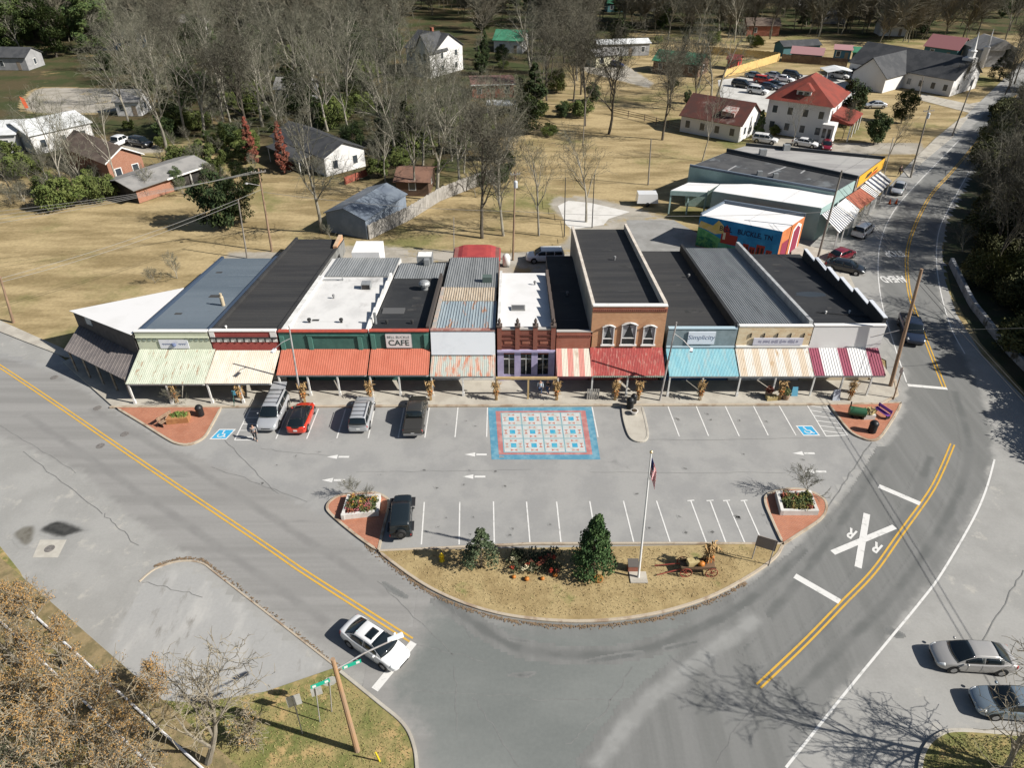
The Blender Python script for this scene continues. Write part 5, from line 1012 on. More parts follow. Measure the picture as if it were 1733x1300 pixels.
def px_awning(label, quad, zi, zo, mat, nr=8, strips=None, par=None):
    Q = [G(*quad[0], zi), G(*quad[1], zi), G(*quad[2], zo), G(*quad[3], zo)]
    t = thing('street_awning', label, 'awning', (Q[3].x, Q[3].y, .15), 'awnings on the far block')
    if strips:
        k = strips
        mbs = [MB(), MB()]
        for i in range(k): f0, f1 = i/k, (i+1)/k; mbs[i % 2].slab([Q[3].lerp(Q[2], f0), Q[3].lerp(Q[2], f1), Q[0].lerp(Q[1], f1), Q[0].lerp(Q[1], f0)], .05)
        obj('canopy', mbs[0], mat, t); obj('stripes', mbs[1], M('navy_stripe', (.05, .06, .09)), t)
    else: obj('canopy', MB().ribbed(*Q, nr), mat, t)
    for f in (.04, .5, .96): q = Q[3].lerp(Q[2], f)+(Q[0]-Q[3]).normalized()*.3; obj('post', MB().cbox((q.x, q.y, (zo-.1)/2), (.14, .14, zo-.1)), m_post, t)
    return t
px_awning('white awning with thin dark stripes nearest the painted mural building', [(1391, 362), (1417, 347), (1446, 369), (1421, 394)], 3.9, 2.5, m_wtrim, strips=19)
px_awning('plain white awning between the thin striped and the brown awnings', [(1417, 346), (1431, 335), (1455, 355), (1447, 368)], 3.9, 2.5, m_wfas)
px_awning('rust brown awning in the middle of the far block', [(1431, 334), (1456, 318), (1481, 336), (1456, 354)], 3.9, 2.5, M('rust_brown_awning', (.30, .10, .06), (.26, .08, .05), .7))
px_awning('narrow cream awning with dark stripes beside the brown awning', [(1456, 317), (1464, 311), (1488, 328), (1482, 335)], 3.9, 2.5, m_wtrim, strips=7)
px_awning('boldly striped navy and white awning below the yellow sign', [(1464, 308), (1490, 290), (1510, 306), (1489, 327)], 3.9, 2.5, m_wtrim, strips=9)
px_wall = [(1391, 352), (1414, 338), (1448, 303)]
# ================================================================ VEHICLES
m_tyre = M('tyre_rubber', (.018, .018, .018), rough=.8); m_rim = M('alloy_rim', (.4, .4, .4), rough=.3, metallic=.8); m_cg = M('car_glass', (.008, .012, .014), rough=.04, spec=.8)
m_hl = M('headlight_lens', (.6, .62, .62), rough=.1, spec=.6); m_tl = M('tail_light_lens', (.35, .015, .012), rough=.15, spec=.6); m_trim = M('black_plastic', (.02, .02, .021), rough=.5); m_plate = M('number_plate', (.6, .6, .58))
def paint(n, c, metal=0): return M('paint_'+n, c, rough=.28, metallic=metal, coat=.8, spec=.5)
P_white = paint('white', (.70, .70, .69)); P_silver = paint('silver', (.46, .47, .48), .35); P_warm = paint('warm_silver', (.40, .385, .36), .3); P_slate = paint('slate', (.20, .25, .29), .35); P_red = paint('red', (.50, .035, .015)); P_maroon = paint('maroon', (.20, .012, .025), .2)
P_black = paint('black', (.012, .013, .015)); P_navy = paint('navy', (.02, .03, .055), .2); P_brown = paint('dark_brown', (.05, .048, .042), .3); P_blue = paint('blue', (.03, .05, .16), .2); P_jeep = M('jeep_paint', (.012, .018, .022), rough=.35, coat=.4)
KIND = {   # stations: x, zbot, ztop, halfwidth ; cabin: base x0,x1, roof x0,x1, belt z, roof z, base w, roof w, bow
 'sedan': dict(L=4.85, st=[(-2.42, .48, .70, .55), (-2.38, .36, .90, .74), (-2.2, .27, 1.0, .85), (-1.75, .22, 1.05, .90), (-.9, .2, 1.0, .92), (.4, .2, .97, .92), (1.15, .2, .95, .91), (1.75, .22, .87, .88), (2.15, .27, .76, .81), (2.36, .36, .64, .68), (2.42, .46, .55, .5)], cab=(-2.0, 1.35, -1.0, .30, .95, 1.46, .84, .62, .16), wx=(-1.42, 1.42), wr=.33, nwin=2),
 'hatch': dict(L=4.3, st=[(-2.14, .48, .75, .58), (-2.1, .36, .92, .74), (-1.95, .28, 1.0, .82), (-1.5, .22, 1.03, .88), (-.8, .2, 1.0, .90), (.4, .2, .96, .90), (1.0, .2, .93, .88), (1.6, .22, .84, .85), (1.95, .28, .72, .76), (2.1, .36, .62, .64), (2.15, .45, .54, .5)], cab=(-2.0, 1.2, -1.25, .15, .94, 1.42, .82, .62, .14), wx=(-1.3, 1.3), wr=.33, nwin=2),
 'suv': dict(L=4.9, st=[(-2.45, .5, .9, .74), (-2.42, .38, 1.06, .86), (-2.3, .32, 1.1, .92), (-1.8, .28, 1.12, .95), (-.9, .27, 1.1, .96), (.6, .27, 1.08, .96), (1.2, .27, 1.06, .95), (1.9, .29, 1.0, .92), (2.25, .33, .92, .86), (2.41, .4, .8, .76), (2.46, .5, .7, .62)], cab=(-2.42, 1.4, -2.1, .5, 1.06, 1.74, .90, .72, .12), wx=(-1.45, 1.45), wr=.37, nwin=3),
 'pickup': dict(L=5.7, st=[(-2.86, .52, 1.0, .88), (-2.83, .44, 1.08, .95), (-2.6, .4, 1.1, .98), (-2.0, .37, 1.1, .99), (-.9, .36, 1.1, .99), (.6, .36, 1.1, .99), (1.5, .36, 1.12, .98), (2.2, .38, 1.08, .96), (2.65, .43, 1.0, .9), (2.82, .48, .9, .8), (2.87, .55, .8, .7)], cab=(-1.1, 1.65, -.85, .85, 1.09, 1.84, .92, .76, .1), wx=(-1.85, 1.8), wr=.40, nwin=2),
 'jeep': dict(L=4.2, st=[(-2.0, .55, 1.08, .77), (-1.97, .5, 1.15, .80), (-1.8, .48, 1.16, .80), (-1.2, .48, 1.16, .80), (-.5, .48, 1.16, .80), (.4, .48, 1.16, .79), (.85, .5, 1.15, .76), (1.6, .52, 1.09, .72), (1.9, .55, 1.05, .68), (1.97, .6, 1.0, .65), (2.0, .62, .95, .62)], cab=(-1.97, .75, -1.9, .5, 1.14, 1.80, .77, .70, .02), wx=(-1.2, 1.35), wr=.42, nwin=2)}
def car(kind, pm, label, front, rear=None, ctr=None, cat='car', name='parked_car', group='cars parked around the shops', roof=None, rack=False, sunroof=False, hatch_open=False, z=0., scale=1., plain=False):
    K = KIND[kind]; F, Rr = Vector(front), Vector(rear); d = (F-Rr); d.z = 0; d.normalize(); C = Vector(ctr)
    t = thing(name, label, cat, (0, 0, 0), group); st = K['st']
    def cat_(a, b, c, e, u): return .5*((2*b)+(c-a)*u+(2*a-5*b+4*c-e)*u*u+(3*b-a-3*c+e)*u**3)
    def prof(x):
        x = max(st[0][0], min(st[-1][0]-1e-6, x)); i = max(k for k in range(len(st)-1) if st[k][0] <= x+1e-9); u = (x-st[i][0])/(st[i+1][0]-st[i][0])
        a, b, c, e = st[max(0, i-1)], st[i], st[i+1], st[min(len(st)-1, i+2)]
        if kind in ('pickup', 'jeep'): return [b[k]+(c[k]-b[k])*u for k in (1, 2, 3)]
        return [b[k]+(c[k]-b[k])*u if abs(c[0]-b[0]) < .2 else cat_(a[k], b[k], c[k], e[k], u) for k in (1, 2, 3)]
    def SB(x, s, v):
        zb, zt, w = prof(x); h = zt-zb
        P_ = [(w*.82, zb), (w*.96, zb+.06), (w, zb+.42*h), (w*.985, zb+.74*h), (w*.93, zt-.035), (w*.80, zt), (w*.4, zt+.015), (0, zt+.02)]
        i = min(6, int(v)); u = v-i; return Vector((x, s*(P_[i][0]+(P_[i+1][0]-P_[i][0])*u), P_[i][1]+(P_[i+1][1]-P_[i][1])*u))
    x0, x1, r0, r1, zb0, zr, wb, wr, bow = K['cab']; zb0 -= .03; H = zr-zb0
    def SC(x, s, v):
        if x > r1: u = (x1-x)/(x1-r1); f = u+.28*u*(1-u); k = (1-u)
        elif x < r0: u = (x-x0)/(r0-x0); f = u+.28*u*(1-u); k = -(1-u)
        else: f = 1+.03*(1-((x-(r0+r1)/2)/((r1-r0)/2))**2); k = 0
        h = max(.004, f*H); q = 2*(x-(x0+x1)/2)/(x1-x0); b = wb*(1-.05*q*q); w = b*.99+(wr-b*.99)*min(1, f)
        P_ = [(b, 0), (b*.982+(w-b)*.35, .45*h), (w, .86*h), (w*.93, .965*h), (w*.68, h), (w*.35, h+.02*f), (0, h+.028*f)]
        i = min(5, int(v)); u = v-i; y = P_[i][0]+(P_[i+1][0]-P_[i][0])*u; zz = P_[i][1]+(P_[i+1][1]-P_[i][1])*u
        return Vector((x+k*bow*(1-(y/b)**2), s*y, zb0+zz))
    def panel(nm, Sf, xs, vs, mat, off=.012, par=None):     # vs: list of (side, v)
        nx, nv = len(xs), len(vs); g = [[Sf(x, s, v) for s, v in vs] for x in xs]; c = Vector((sum(xs)/nx, 0, .6)); mb = MB(); top = []; bot = []
        for i in range(nx):
            for j in range(nv):
                a = g[min(i+1, nx-1)][j]-g[max(i-1, 0)][j]; b = g[i][min(j+1, nv-1)]-g[i][max(j-1, 0)]; n = a.cross(b)
                n = n.normalized() if n.length > 1e-9 else Vector((0, 0, 1))
                if n.dot(g[i][j]-c) < 0: n = -n
                top.append(g[i][j]+n*off); bot.append(g[i][j]-n*.02)
        m = nx*nv; fs = []
        for i in range(nx-1):
            for j in range(nv-1): k = i*nv+j; fs += [(k, k+1, k+nv+1, k+nv), (m+k, m+k+nv, m+k+nv+1, m+k+1)]
        ed = [j for j in range(nv)]+[i*nv+nv-1 for i in range(1, nx)]+[(nx-1)*nv+j for j in range(nv-2, -1, -1)]+[i*nv for i in range(nx-2, 0, -1)]
        for a, b in zip(ed, ed[1:]+ed[:1]): fs.append((a, m+a, m+b, b))
        return obj(nm, mb.add(top+bot, fs), mat, par or t, True)
    ls = lambda a, b, n: [a+(b-a)*i/(n-1) for i in range(n)]
    nb = 14 if plain else 30; e0, e1 = st[0][0], st[-1][0]
    xs = [e0, e0+.012, e0+.035, e0+.08, e0+.15]+ls(e0+.25, e1-.25, nb)+[e1-.15, e1-.08, e1-.035, e1-.012, e1]
    vs = [0, .5, 1, 1.5, 2, 2.5, 3, 3.5, 4, 4.5, 5, 6]
    ring = [(1, v) for v in vs]+[(1, 7)]+[(-1, v) for v in vs[::-1]]; n = len(ring); mb = MB()
    V = [SB(x, s, v) for x in xs for s, v in ring]; fs = []
    for i in range(len(xs)-1):
        for k in range(n): j = (k+1) % n; fs.append((i*n+k, i*n+j, (i+1)*n+j, (i+1)*n+k))
    fs += [tuple(range(n))[::-1], tuple((len(xs)-1)*n+k for k in range(n))]; obj('body', mb.add(V, fs), pm, t, True)
    xc = ls(x0+.002, r0, 6)[:-1]+ls(r0, r1, 6)+ls(r1, x1-.002, 8)[1:]; vc = [0, .5, 1, 1.5, 2, 2.4, 3, 3.5, 4, 5]; ring = [(1, v) for v in vc]+[(1, 6)]+[(-1, v) for v in vc[::-1]]; n = len(ring)
    V = [SC(x, s, v) for x in xc for s, v in ring]; fs = [(i*n+k, i*n+k+1, (i+1)*n+k+1, (i+1)*n+k) for i in range(len(xc)-1) for k in range(n-1)]
    fs += [tuple(range(n))[::-1], tuple((len(xc)-1)*n+k for k in range(n))]; obj('cabin', MB().add(V, fs), roof or pm, t, True)
    wv = lambda lo: [(-1, lo), (-1, 3.2), (-1, 4), (-1, 5), (-1, 6), (1, 5), (1, 4), (1, 3.2), (1, lo)]
    panel('windshield', SC, ls(r1+.05, x1-.07, 7), wv(2.25), m_cg)
    if not hatch_open: panel('rear_window', SC, ls(x0+(.1 if kind in ('sedan', 'hatch') else .04), r0-(.05 if kind in ('sedan', 'hatch') else .01), 6), wv(2.3), m_cg)
    a0 = x0+(r0-x0)*.62 if kind in ('sedan', 'hatch') else x0+.2; a1 = x1-(x1-r1)*.42; nw = K['nwin']
    for i in range(nw):
        f0 = a0+(a1-a0)*i/nw+.03; f1 = a0+(a1-a0)*(i+1)/nw-.03
        for s in (-1, 1): panel('side_window', SC, ls(f0, f1, 6), [(s, .3), (s, .8), (s, 1.3), (s, 1.86)], m_cg)
    wr_ = K['wr']
    for x in K['wx']:
        hw = max(prof(x)[2], prof(x+.2)[2])
        for sy in (-1, 1):
            y = sy*(hw-.10)
            obj('wheel_arch', MB().tube((x, y-.05, wr_+.02), (x, sy*(hw+.004), wr_+.02), wr_*1.17, wr_*1.17, 18), m_trim, t)
            w = obj('wheel', MB().tube((x, y-.1, wr_), (x, sy*(hw+.012), wr_), wr_, wr_*.97, 18), m_tyre, t)
            obj('rim', MB().tube((x, y, wr_), (x, sy*(hw+.022), wr_), wr_*.66, wr_*.6, 10), m_rim, w)
    xf, xr = K['L']/2, -K['L']/2
    for s in (-1, 1):
        hv = [(s, 3.0), (s, 3.6), (s, 4.1), (s, 4.7)]
        if kind == 'jeep': obj('headlight', MB().tube((1.9, s*.45, .85), (2.015, s*.45, .85), .11, .11, 12), m_hl, t)
        else: panel('headlight', SB, ls(xf-(.42 if kind in ('sedan', 'hatch') else .28), xf-.06, 5), hv, m_hl)
        panel('tail_light', SB, ls(xr+.03, xr+(.28 if kind in ('sedan', 'hatch') else .12), 4), [(s, 2.6), (s, 3.2), (s, 3.8), (s, 4.3)] if kind != 'jeep' else [(s, 1.6), (s, 2), (s, 2.4)], m_tl)
        obj('mirror', MB().ball((x1-.5, s*(wb+.13), zb0+.14), .1, .8, 8, (.8, 1.1)), pm if kind != 'jeep' else m_trim, t, True)
    if not plain:
        obj('number_plate', MB().cbox((xr-.004, 0, .68 if kind != 'jeep' else .7), (.03, .32, .16)), m_plate, t); obj('grille', MB().cbox((xf-.03, 0, st[-2][2]-.16), (.08, .8, .12)), m_trim, t)
        for s in (-1, 1):
            for x in ((x1+a0)/2-.1, a1-.2):
                pts = [SB(x, s, v)+Vector((0, s*.003, 0)) for v in (1.2, 2, 3, 4)]; obj('door_seam', MB().path(pts, .006, 3), m_trim, t)
    if rack:
        mb = MB()
        for sy in (-1, 1): mb.tube((r0+.1, sy*(wr-.08), zr+.09), (r1-.2, sy*(wr-.08), zr+.09), .025)
        for k in range(4): x = r0+.3+(r1-r0-.7)*k/3; mb.tube((x, -wr+.08, zr+.09), (x, wr-.08, zr+.09), .02)
        obj('roof_rack', mb, m_trim, t)
    if sunroof: panel('sunroof', SC, ls(r0+.62, r1-.12, 5), [(-1, 4.15), (-1, 5), (-1, 6), (1, 5), (1, 4.15)], m_cg)
    if kind == 'pickup':
        obj('bed_cover', MB().hexa([(-2.76, -.84, 1.09), (-1.12, -.84, 1.10), (-1.12, .84, 1.10), (-2.76, .84, 1.09), (-2.74, -.82, 1.15), (-1.14, -.82, 1.16), (-1.14, .82, 1.16), (-2.74, .82, 1.15)]), M('bed_cover', (.035, .034, .032), rough=.6), t)
        obj('bumper', MB().cbox((-2.92, 0, .62), (.14, 1.7, .18)), m_rim, t)
    if kind == 'jeep':
        sp_ = obj('spare_wheel', MB().tube((-2.02, -.05, 1.0), (-2.24, -.05, 1.0), .40, .38, 18), m_tyre, t); obj('rim', MB().tube((-2.22, -.05, 1.0), (-2.255, -.05, 1.0), .2, .18, 10), M('dark_rim', (.05, .05, .05), rough=.4), sp_)
        for x in K['wx']:
            for sy in (-1, 1): obj('fender', MB().hexa([(x-.5, sy*.7, .86), (x+.5, sy*.7, .86), (x+.5, sy*.98, .84), (x-.5, sy*.98, .84), (x-.4, sy*.7, .93), (x+.4, sy*.7, .93), (x+.4, sy*.98, .9), (x-.4, sy*.98, .9)]), m_trim, t)
    if hatch_open: obj('tailgate', MB().slab([(x0+.3, -.7, zr-.02), (x0+.3, .7, zr-.02), (x0-.7, .62, zr+.1), (x0-.7, -.62, zr+.1)], .08), pm, t)
    t.location = (C.x, C.y, z); t.rotation_euler = (0, 0, math.atan2(d.y, d.x)); t.scale = (scale,)*3
    return t
def along(px, fr, to, dist):   # ground point px moved along direction fr->to by dist
    d = (G(*to)-G(*fr)).normalized(); return G(*px)+d*dist
def pcar(kind, pm, label, at, fr, to, dist=0, **k):
    f, r = G(*to), G(*fr); d = (f-r).normalized(); c = G(*at)+d*dist; return car(kind, pm, label, f, r, c, **k)
pcar('sedan', P_white, 'white sedan with a sunroof waiting at the stop bar', (636, 1098), (520, 973), (695, 1085), name='car', sunroof=True, group='cars on the streets')
pcar('sedan', P_warm, 'warm silver sedan parked alone at the lower right', (1640, 1121), (1683, 1142), (1600, 1137))
pcar('sedan', P_slate, 'slate blue sedan cut by the right edge behind bare branches', (1712, 1200), (1766, 1226), (1683, 1219))
pcar('jeep', P_jeep, 'black boxy off roader with a spare wheel beside the brick island', (679, 921), (679, 921), (684, 850), 2.15, cat='off roader')
pcar('pickup', P_brown, 'dark brown pickup truck with a covered bed', (699, 744), (674, 741), (684, 690), 2.7, cat='pickup truck', name='pickup_truck', scale=.93)
pcar('suv', P_silver, 'silver sport utility car with a roof rack parked nose in', (607, 737), (570, 742), (585, 692), 2.4, rack=True, scale=.96)
pcar('hatch', P_red, 'bright red hatchback with a dark glass roof', (502, 739), (467, 743), (489, 692), 2.1, roof=P_black)
pcar('suv', P_silver, 'silver sport utility car backed in with its tailgate open', (452, 735), (450, 690), (424, 744), -2.4, rack=True, hatch_open=True)
pcar('suv', P_white, 'white sport utility car parked in the alley behind the shops', (922, 441), (955, 441), (890, 442))
pcar('pickup', P_navy, 'dark blue pickup truck driving down the shaded bend', (1543, 578), (1539, 495), (1570, 584), -1.5, cat='pickup truck', name='pickup_truck', group='cars on the streets')
pcar('sedan', P_black, 'black sedan parked nose out beside the stepped end wall', (1428, 458), (1400, 452), (1456, 463))
pcar('hatch', P_maroon, 'maroon hatchback parked beside the black sedan', (1424, 437), (1404, 444), (1442, 428))
pcar('suv', P_white, 'white sport utility car parked at the thin striped awning', (1459, 396), (1445, 404), (1474, 381), scale=.95)
pcar('sedan', P_silver, 'pale silver sedan parked below the navy striped awning', (1519, 324), (1524, 312), (1513, 331))
pcar('suv', P_white, 'white sport utility car by the rusty roofed cottage', (1294, 241), (1275, 238), (1312, 243), scale=.95)
pcar('sedan', P_white, 'white sedan in front of the tall red roofed house', (1362, 247), (1345, 244), (1382, 250))
pcar('hatch', P_maroon, 'dark red hatchback right of the white sedan by the red roofed house', (1398, 251), (1398, 244), (1398, 256))
pcar('sedan', P_silver, 'silver sedan parked beside the church gable', (1480, 182), (1498, 181), (1462, 181))
for px, py, k, p, lab in [(1282, 158, 'suv', P_white, 'white boxy car nearest the cottage in the church car park'), (1255, 147, 'suv', P_black, 'dark green black car at the left of the church car park'), (1292, 140, 'suv', P_red, 'red car in the church car park'), (1300, 150, 'hatch', P_navy, 'navy car behind the white boxy car in the church car park'), (1310, 131, 'sedan', P_silver, 'silver sedan in the back row of the church car park'), (1327, 137, 'sedan', P_white, 'white sedan in the back row of the church car park'),
                          (1340, 131, 'suv', P_black, 'black car at the right of the back row in the church car park'), (1312, 147, 'sedan', P_black, 'black sedan in the middle of the church car park'), (1276, 131, 'sedan', P_slate, 'slate sedan at the rear left of the church car park'), (1325, 152, 'sedan', P_silver, 'silver sedan close to the red roof in the church car park'), (1420, 132, 'suv', P_white, 'white car under the small white carport')]:
    pcar(k, p, lab, (px, py), (px-10, py-1), (px+10, py+2), group='cars in the church car park', plain=True)
pcar('suv', P_black, 'black car in the lane behind the brick house at left', (240, 247), (222, 243), (262, 251), plain=True); pcar('pickup', P_white, 'white pickup truck in the lane behind the brick house at left', (203, 246), (192, 250), (215, 240), cat='pickup truck', name='pickup_truck', plain=True)
pcar('hatch', P_blue, 'blue car beside the cream cottage', (1043, 112), (1035, 110), (1052, 113), plain=True)
c = G(1094, 346); t = thing('trailer', 'small white box trailer beside the open carport', 'trailer', tuple(c)); obj('box', MB().hexa([(c.x-1.6, c.y-.9, .5), (c.x+1.6, c.y-.9, .5), (c.x+1.6, c.y+.9, .5), (c.x-1.6, c.y+.9, .5), (c.x-1.5, c.y-.85, 1.9), (c.x+1.35, c.y-.85, 1.9), (c.x+1.35, c.y+.85, 1.9), (c.x-1.5, c.y+.85, 1.9)]), P_white, t)
for sy in (-1, 1): obj('wheel', MB().tube((c.x, c.y+sy*.95, .32), (c.x, c.y+sy*.78, .32), .32, .32, 12), m_tyre, t)
obj('hitch', MB().tube((c.x-1.6, c.y, .5), (c.x-2.6, c.y, .45), .06), m_trim, t)

# ================================================================ PEOPLE
m_skin = M('skin', (.42, .26, .19), rough=.6)
def person(label, px, face, shirt, trousers, hairc, stride=.18, arm=.1, z=0., h=1.72):
    s = h/1.75; c = G(*px, z); t = thing('person', label, 'person', (c.x, c.y, z))
    V = []; E = []; RAD = []
    def v(p, r, par=None):
        V.append(tuple(a*s for a in p)); RAD.append(r*s); i = len(V)-1
        if par is not None: E.append((par, i))
        return i
    pel = v((0, 0, .95), .12); ch = v((.0, 0, 1.18), .115, pel); c2 = v((0, 0, 1.38), .12, ch); nk = v((.01, 0, 1.5), .05, c2); hd = v((.03, 0, 1.6), .075, nk); h2 = v((.02, 0, 1.68), .085, hd); v((.01, 0, 1.75), .04, h2); v((.12, 0, 1.635), .012, hd)
    for sy in (-1, 1):
        sh = v((0, sy*.19, 1.42), .055, c2); el = v((-.03+arm*sy*.3, sy*.25, 1.14), .042, sh); wr = v((.06+arm*sy, sy*.25, .9), .03, el); pm = v((.08+arm*sy, sy*.25, .83), .032, wr)
        for k, l in enumerate((.075, .085, .08, .06)):
            f1 = v((.09+arm*sy+.022*(k-1.5), sy*.255, .79), .011, pm); f2 = v((.105+arm*sy+.022*(k-1.5), sy*.25, .79-l*.55), .010, f1); v((.12+arm*sy+.02*(k-1.5), sy*.243, .79-l), .008, f2)
        tb = v((.125+arm*sy, sy*.24, .82), .012, pm); v((.15+arm*sy, sy*.235, .78), .010, tb)
        hp = v((0, sy*.1, .9), .095, pel); kn = v((.02+stride*sy*.6, sy*.1, .5), .065, hp); an = v((-.02+stride*sy, sy*.1, .09), .045, kn); v((.13+stride*sy, sy*.11, .045), .042, an)
    def sk_(name, V, E, RAD, mat, par):
        me = bpy.data.meshes.new(name); me.from_pydata(V, E, []); me.materials.append(mat); o = bpy.data.objects.new(name, me); COL.objects.link(o); o.parent = par
        md = o.modifiers.new('skin', 'SKIN'); md.use_smooth_shade = True
        lay = me.skin_vertices[0].data
        for i, r in enumerate(RAD): lay[i].radius = (r, r)
        lay[0].use_root = True
        o.modifiers.new('sub', 'SUBSURF').render_levels = 1; return o
    sk_('body', V, E, RAD, m_skin, t)
    S2 = lambda p: tuple(a*s for a in p)
    V2 = [S2(p) for p in ((0, 0, .92), (0, 0, 1.18), (0, 0, 1.39), (0, -.2, 1.42), (-.03-arm*.3, -.255, 1.14), (0, .2, 1.42), (-.03+arm*.3, .255, 1.14), (.05-arm, -.25, .93), (.05+arm, .25, .93))]
    sk_('jacket', V2, [(0, 1), (1, 2), (2, 3), (3, 4), (2, 5), (5, 6), (4, 7), (6, 8)], [.155*s, .14*s, .14*s, .075*s, .058*s, .075*s, .058*s, .045*s, .045*s], shirt, t)
    V3 = [S2((0, 0, .95))]; E3 = []; R3 = [.14*s]
    for sy in (-1, 1):
        k = len(V3); V3 += [S2((0, sy*.1, .88)), S2((.02+stride*sy*.6, sy*.1, .5)), S2((-.02+stride*sy, sy*.1, .12))]; E3 += [(0, k), (k, k+1), (k+1, k+2)]; R3 += [.11*s, .08*s, .065*s]
    sk_('trousers', V3, E3, R3, trousers, t)
    obj('hair', MB().ball((c.x-.012*s, c.y, z+1.70*s), .098*s, .85), hairc, t, True)
    t.rotation_euler = (0, 0, face); return t
m_dkcl = M('dark_cloth', (.03, .03, .035)); m_ltcl = M('pale_blue_cloth', (.45, .52, .58)); m_jean = M('denim', (.06, .09, .16)); m_hair = M('dark_hair', (.03, .02, .015)); m_grcl = M('grey_cloth', (.22, .22, .22))
person('person in grey and dark clothes walking behind the silver car with the open tailgate', (433, 745), -1.2, m_grcl, m_dkcl, m_hair, .2)
person('person in a pale blue top standing below the lavender shopfront', (914, 668), -1.6, m_ltcl, m_jean, m_hair, .05, .05, .15); person('person in dark clothes standing beside the person in pale blue', (927, 667), -2.2, m_dkcl, m_jean, m_hair, .04, .08, .15)
person('person in dark clothes on the pale path beyond the far block', (1521, 297), -1.4, m_dkcl, m_dkcl, m_hair, .15, z=.06)
# ================================================================ STREET FURNITURE
m_wood = M('pole_wood', (.30, .20, .13), (.22, .15, .10), 1.2, stretch=(4, 4, .4), c3=(.36, .27, .2), s3=1., lo3=.6, hi3=.7); m_woodg = M('grey_pole_wood', (.26, .235, .20), (.19, .17, .145), 1.2, stretch=(4, 4, .4)); m_steel = M('painted_steel', (.42, .41, .40), (.33, .3, .28), 2., rough=.5, metallic=.2); m_wire = M('wire', (.30, .29, .27), rough=.4); m_wdark = M('dark_wire', (.05, .05, .05), rough=.5)
def pole(label, base, top, r=.14, mat=None, name='utility_pole', arms=(), group='utility poles', transformer=False):
    b = G(*base); p = atY(*top, b.y); t = thing(name, label, 'utility pole' if name == 'utility_pole' else name.replace('_', ' '), tuple(b), group)
    obj('shaft', MB().tube(b-Vector((0, 0, .3)), p, r, r*.65, 10), mat or m_woodg, t)
    for dz, w, ang in arms:
        q = p-Vector((0, 0, dz)); u = Vector((math.cos(ang), math.sin(ang), 0)); arm = obj('crossarm', MB().cbox(q+Vector((0, -.16, 0)), (w, .1, .12), ang), m_woodg, t)
        mb = MB()
        for k in (-.9, -.4, .4, .9): e = q+u*(w/2*k)+Vector((0, -.16, .06)); mb.lathe(e, [(.04, 0), (.06, .06), (.03, .16)], 6)
        obj('insulators', mb, M('insulator', (.35, .33, .3), rough=.3), arm)
    if transformer: q = p-Vector((-.05, .32, 1.9)); obj('transformer', MB().lathe(q, [(.2, 0), (.24, .05), (.24, .75), (.18, .85), (.04, .9)], 12), M('transformer_grey', (.5, .52, .53), rough=.5), t)
    return t, b, p
_, b1, p1 = pole('brown utility pole with a street lamp arm at the left of the alley', (460, 425), (437, 285), .15, m_wood, arms=((.4, 1.8, R(20)),))
obj('lamp_arm', MB().tube(p1-Vector((0, 0, 2.2)), p1+Vector((-1.6, -.4, -1.7)), .04), m_steel, _); obj('lamp_head', MB().ball(p1+Vector((-1.7, -.4, -1.75)), .22, .5), m_steel, _)
_, b2, p2 = pole('thin grey utility pole leaning beside the dark juniper', (418, 437), (403, 338), .11)
_, b3, p3 = pole('tall utility pole with a pale transformer behind the tin roofed shop', (868, 440), (872, 290), .14, m_wood, arms=((.3, 1.2, R(10)),), transformer=True)
pole('slim white mast above the red roofed shed', (768, 443), (768, 368), .05, m_steel, 'mast', group=None)
_, b4, p4 = pole('grey utility pole on the dry lawn behind the concrete slab', (1097, 312), (1102, 235), .13)
pole('pale slender pole on the lawn left of the rail fence', (986, 246), (991, 172), .1); pole('thin dark pole at the left of the concrete slab', (955, 400), (957, 300), .08, m_wdark); pole('thin dark pole between the two trees at the concrete slab', (1002, 385), (1006, 295), .08, m_wdark)
_, b5, p5 = pole('tall grey utility pole beside the mural building', (1383, 440), (1425, 288), .15)
_, b6, p6 = pole('utility pole with a crossarm at the far end of the striped awnings', (1541, 300), (1574, 178), .15, arms=((.8, 2.0, R(15)),), transformer=True); _, b7, p7 = pole('utility pole beside the road below the church', (1611, 230), (1650, 130), .14); pole('utility pole in front of the church wall', (1553, 170), (1563, 128), .12)
_, b8, p8 = pole('distant utility pole where the road leaves the photo', (1700, 110), (1725, 76), .13)
pole('thin grey pole before the yellow sign store', (1495, 300), (1512, 232), .08, m_steel)
_, b9, p9 = pole('leaning wooden utility pole at the left edge beside the street', (22, 545), (0, 468), .16, m_wood)
_, bA, pA = pole('large brown utility pole at the right corner of the row', (1507, 655), (1560, 455), .19, m_wood)
obj('guy_arm', MB().tube(pA-Vector((0, 0, 6.2)), pA+Vector((-2.2, .4, -7.2)), .04), m_steel, _)
_, bB, pB = pole('wooden utility pole with a street lamp and green street signs at the junction', (605, 1272), (563, 1116), .17, M('pole_orange', (.36, .22, .12), (.28, .2, .14), .5, stretch=(1, 1, .4)))
a = pB-Vector((0, 0, .9)); e = atY(640, 1097, bB.y+1.6); e = a+Vector((2.7, 1.3, .55)); obj('lamp_arm', MB().path([a, a.lerp(e, .5)+Vector((0, 0, .12)), e], .045, 6), m_steel, _); d = (e-a).normalized(); obj('lamp_head', MB().hexa([tuple(e+Vector(q)) for q in ((-.2, -.12, -.02), (.6, .2, -.02), (.5, .45, -.02), (-.25, .1, -.02), (-.2, -.1, .1), (.55, .22, .12), (.47, .42, .12), (-.22, .08, .1))]), M('lamp_shell', (.62, .65, .66), rough=.4), _)
m_sgn = M('green_street_sign', (.01, .34, .22), rough=.5)
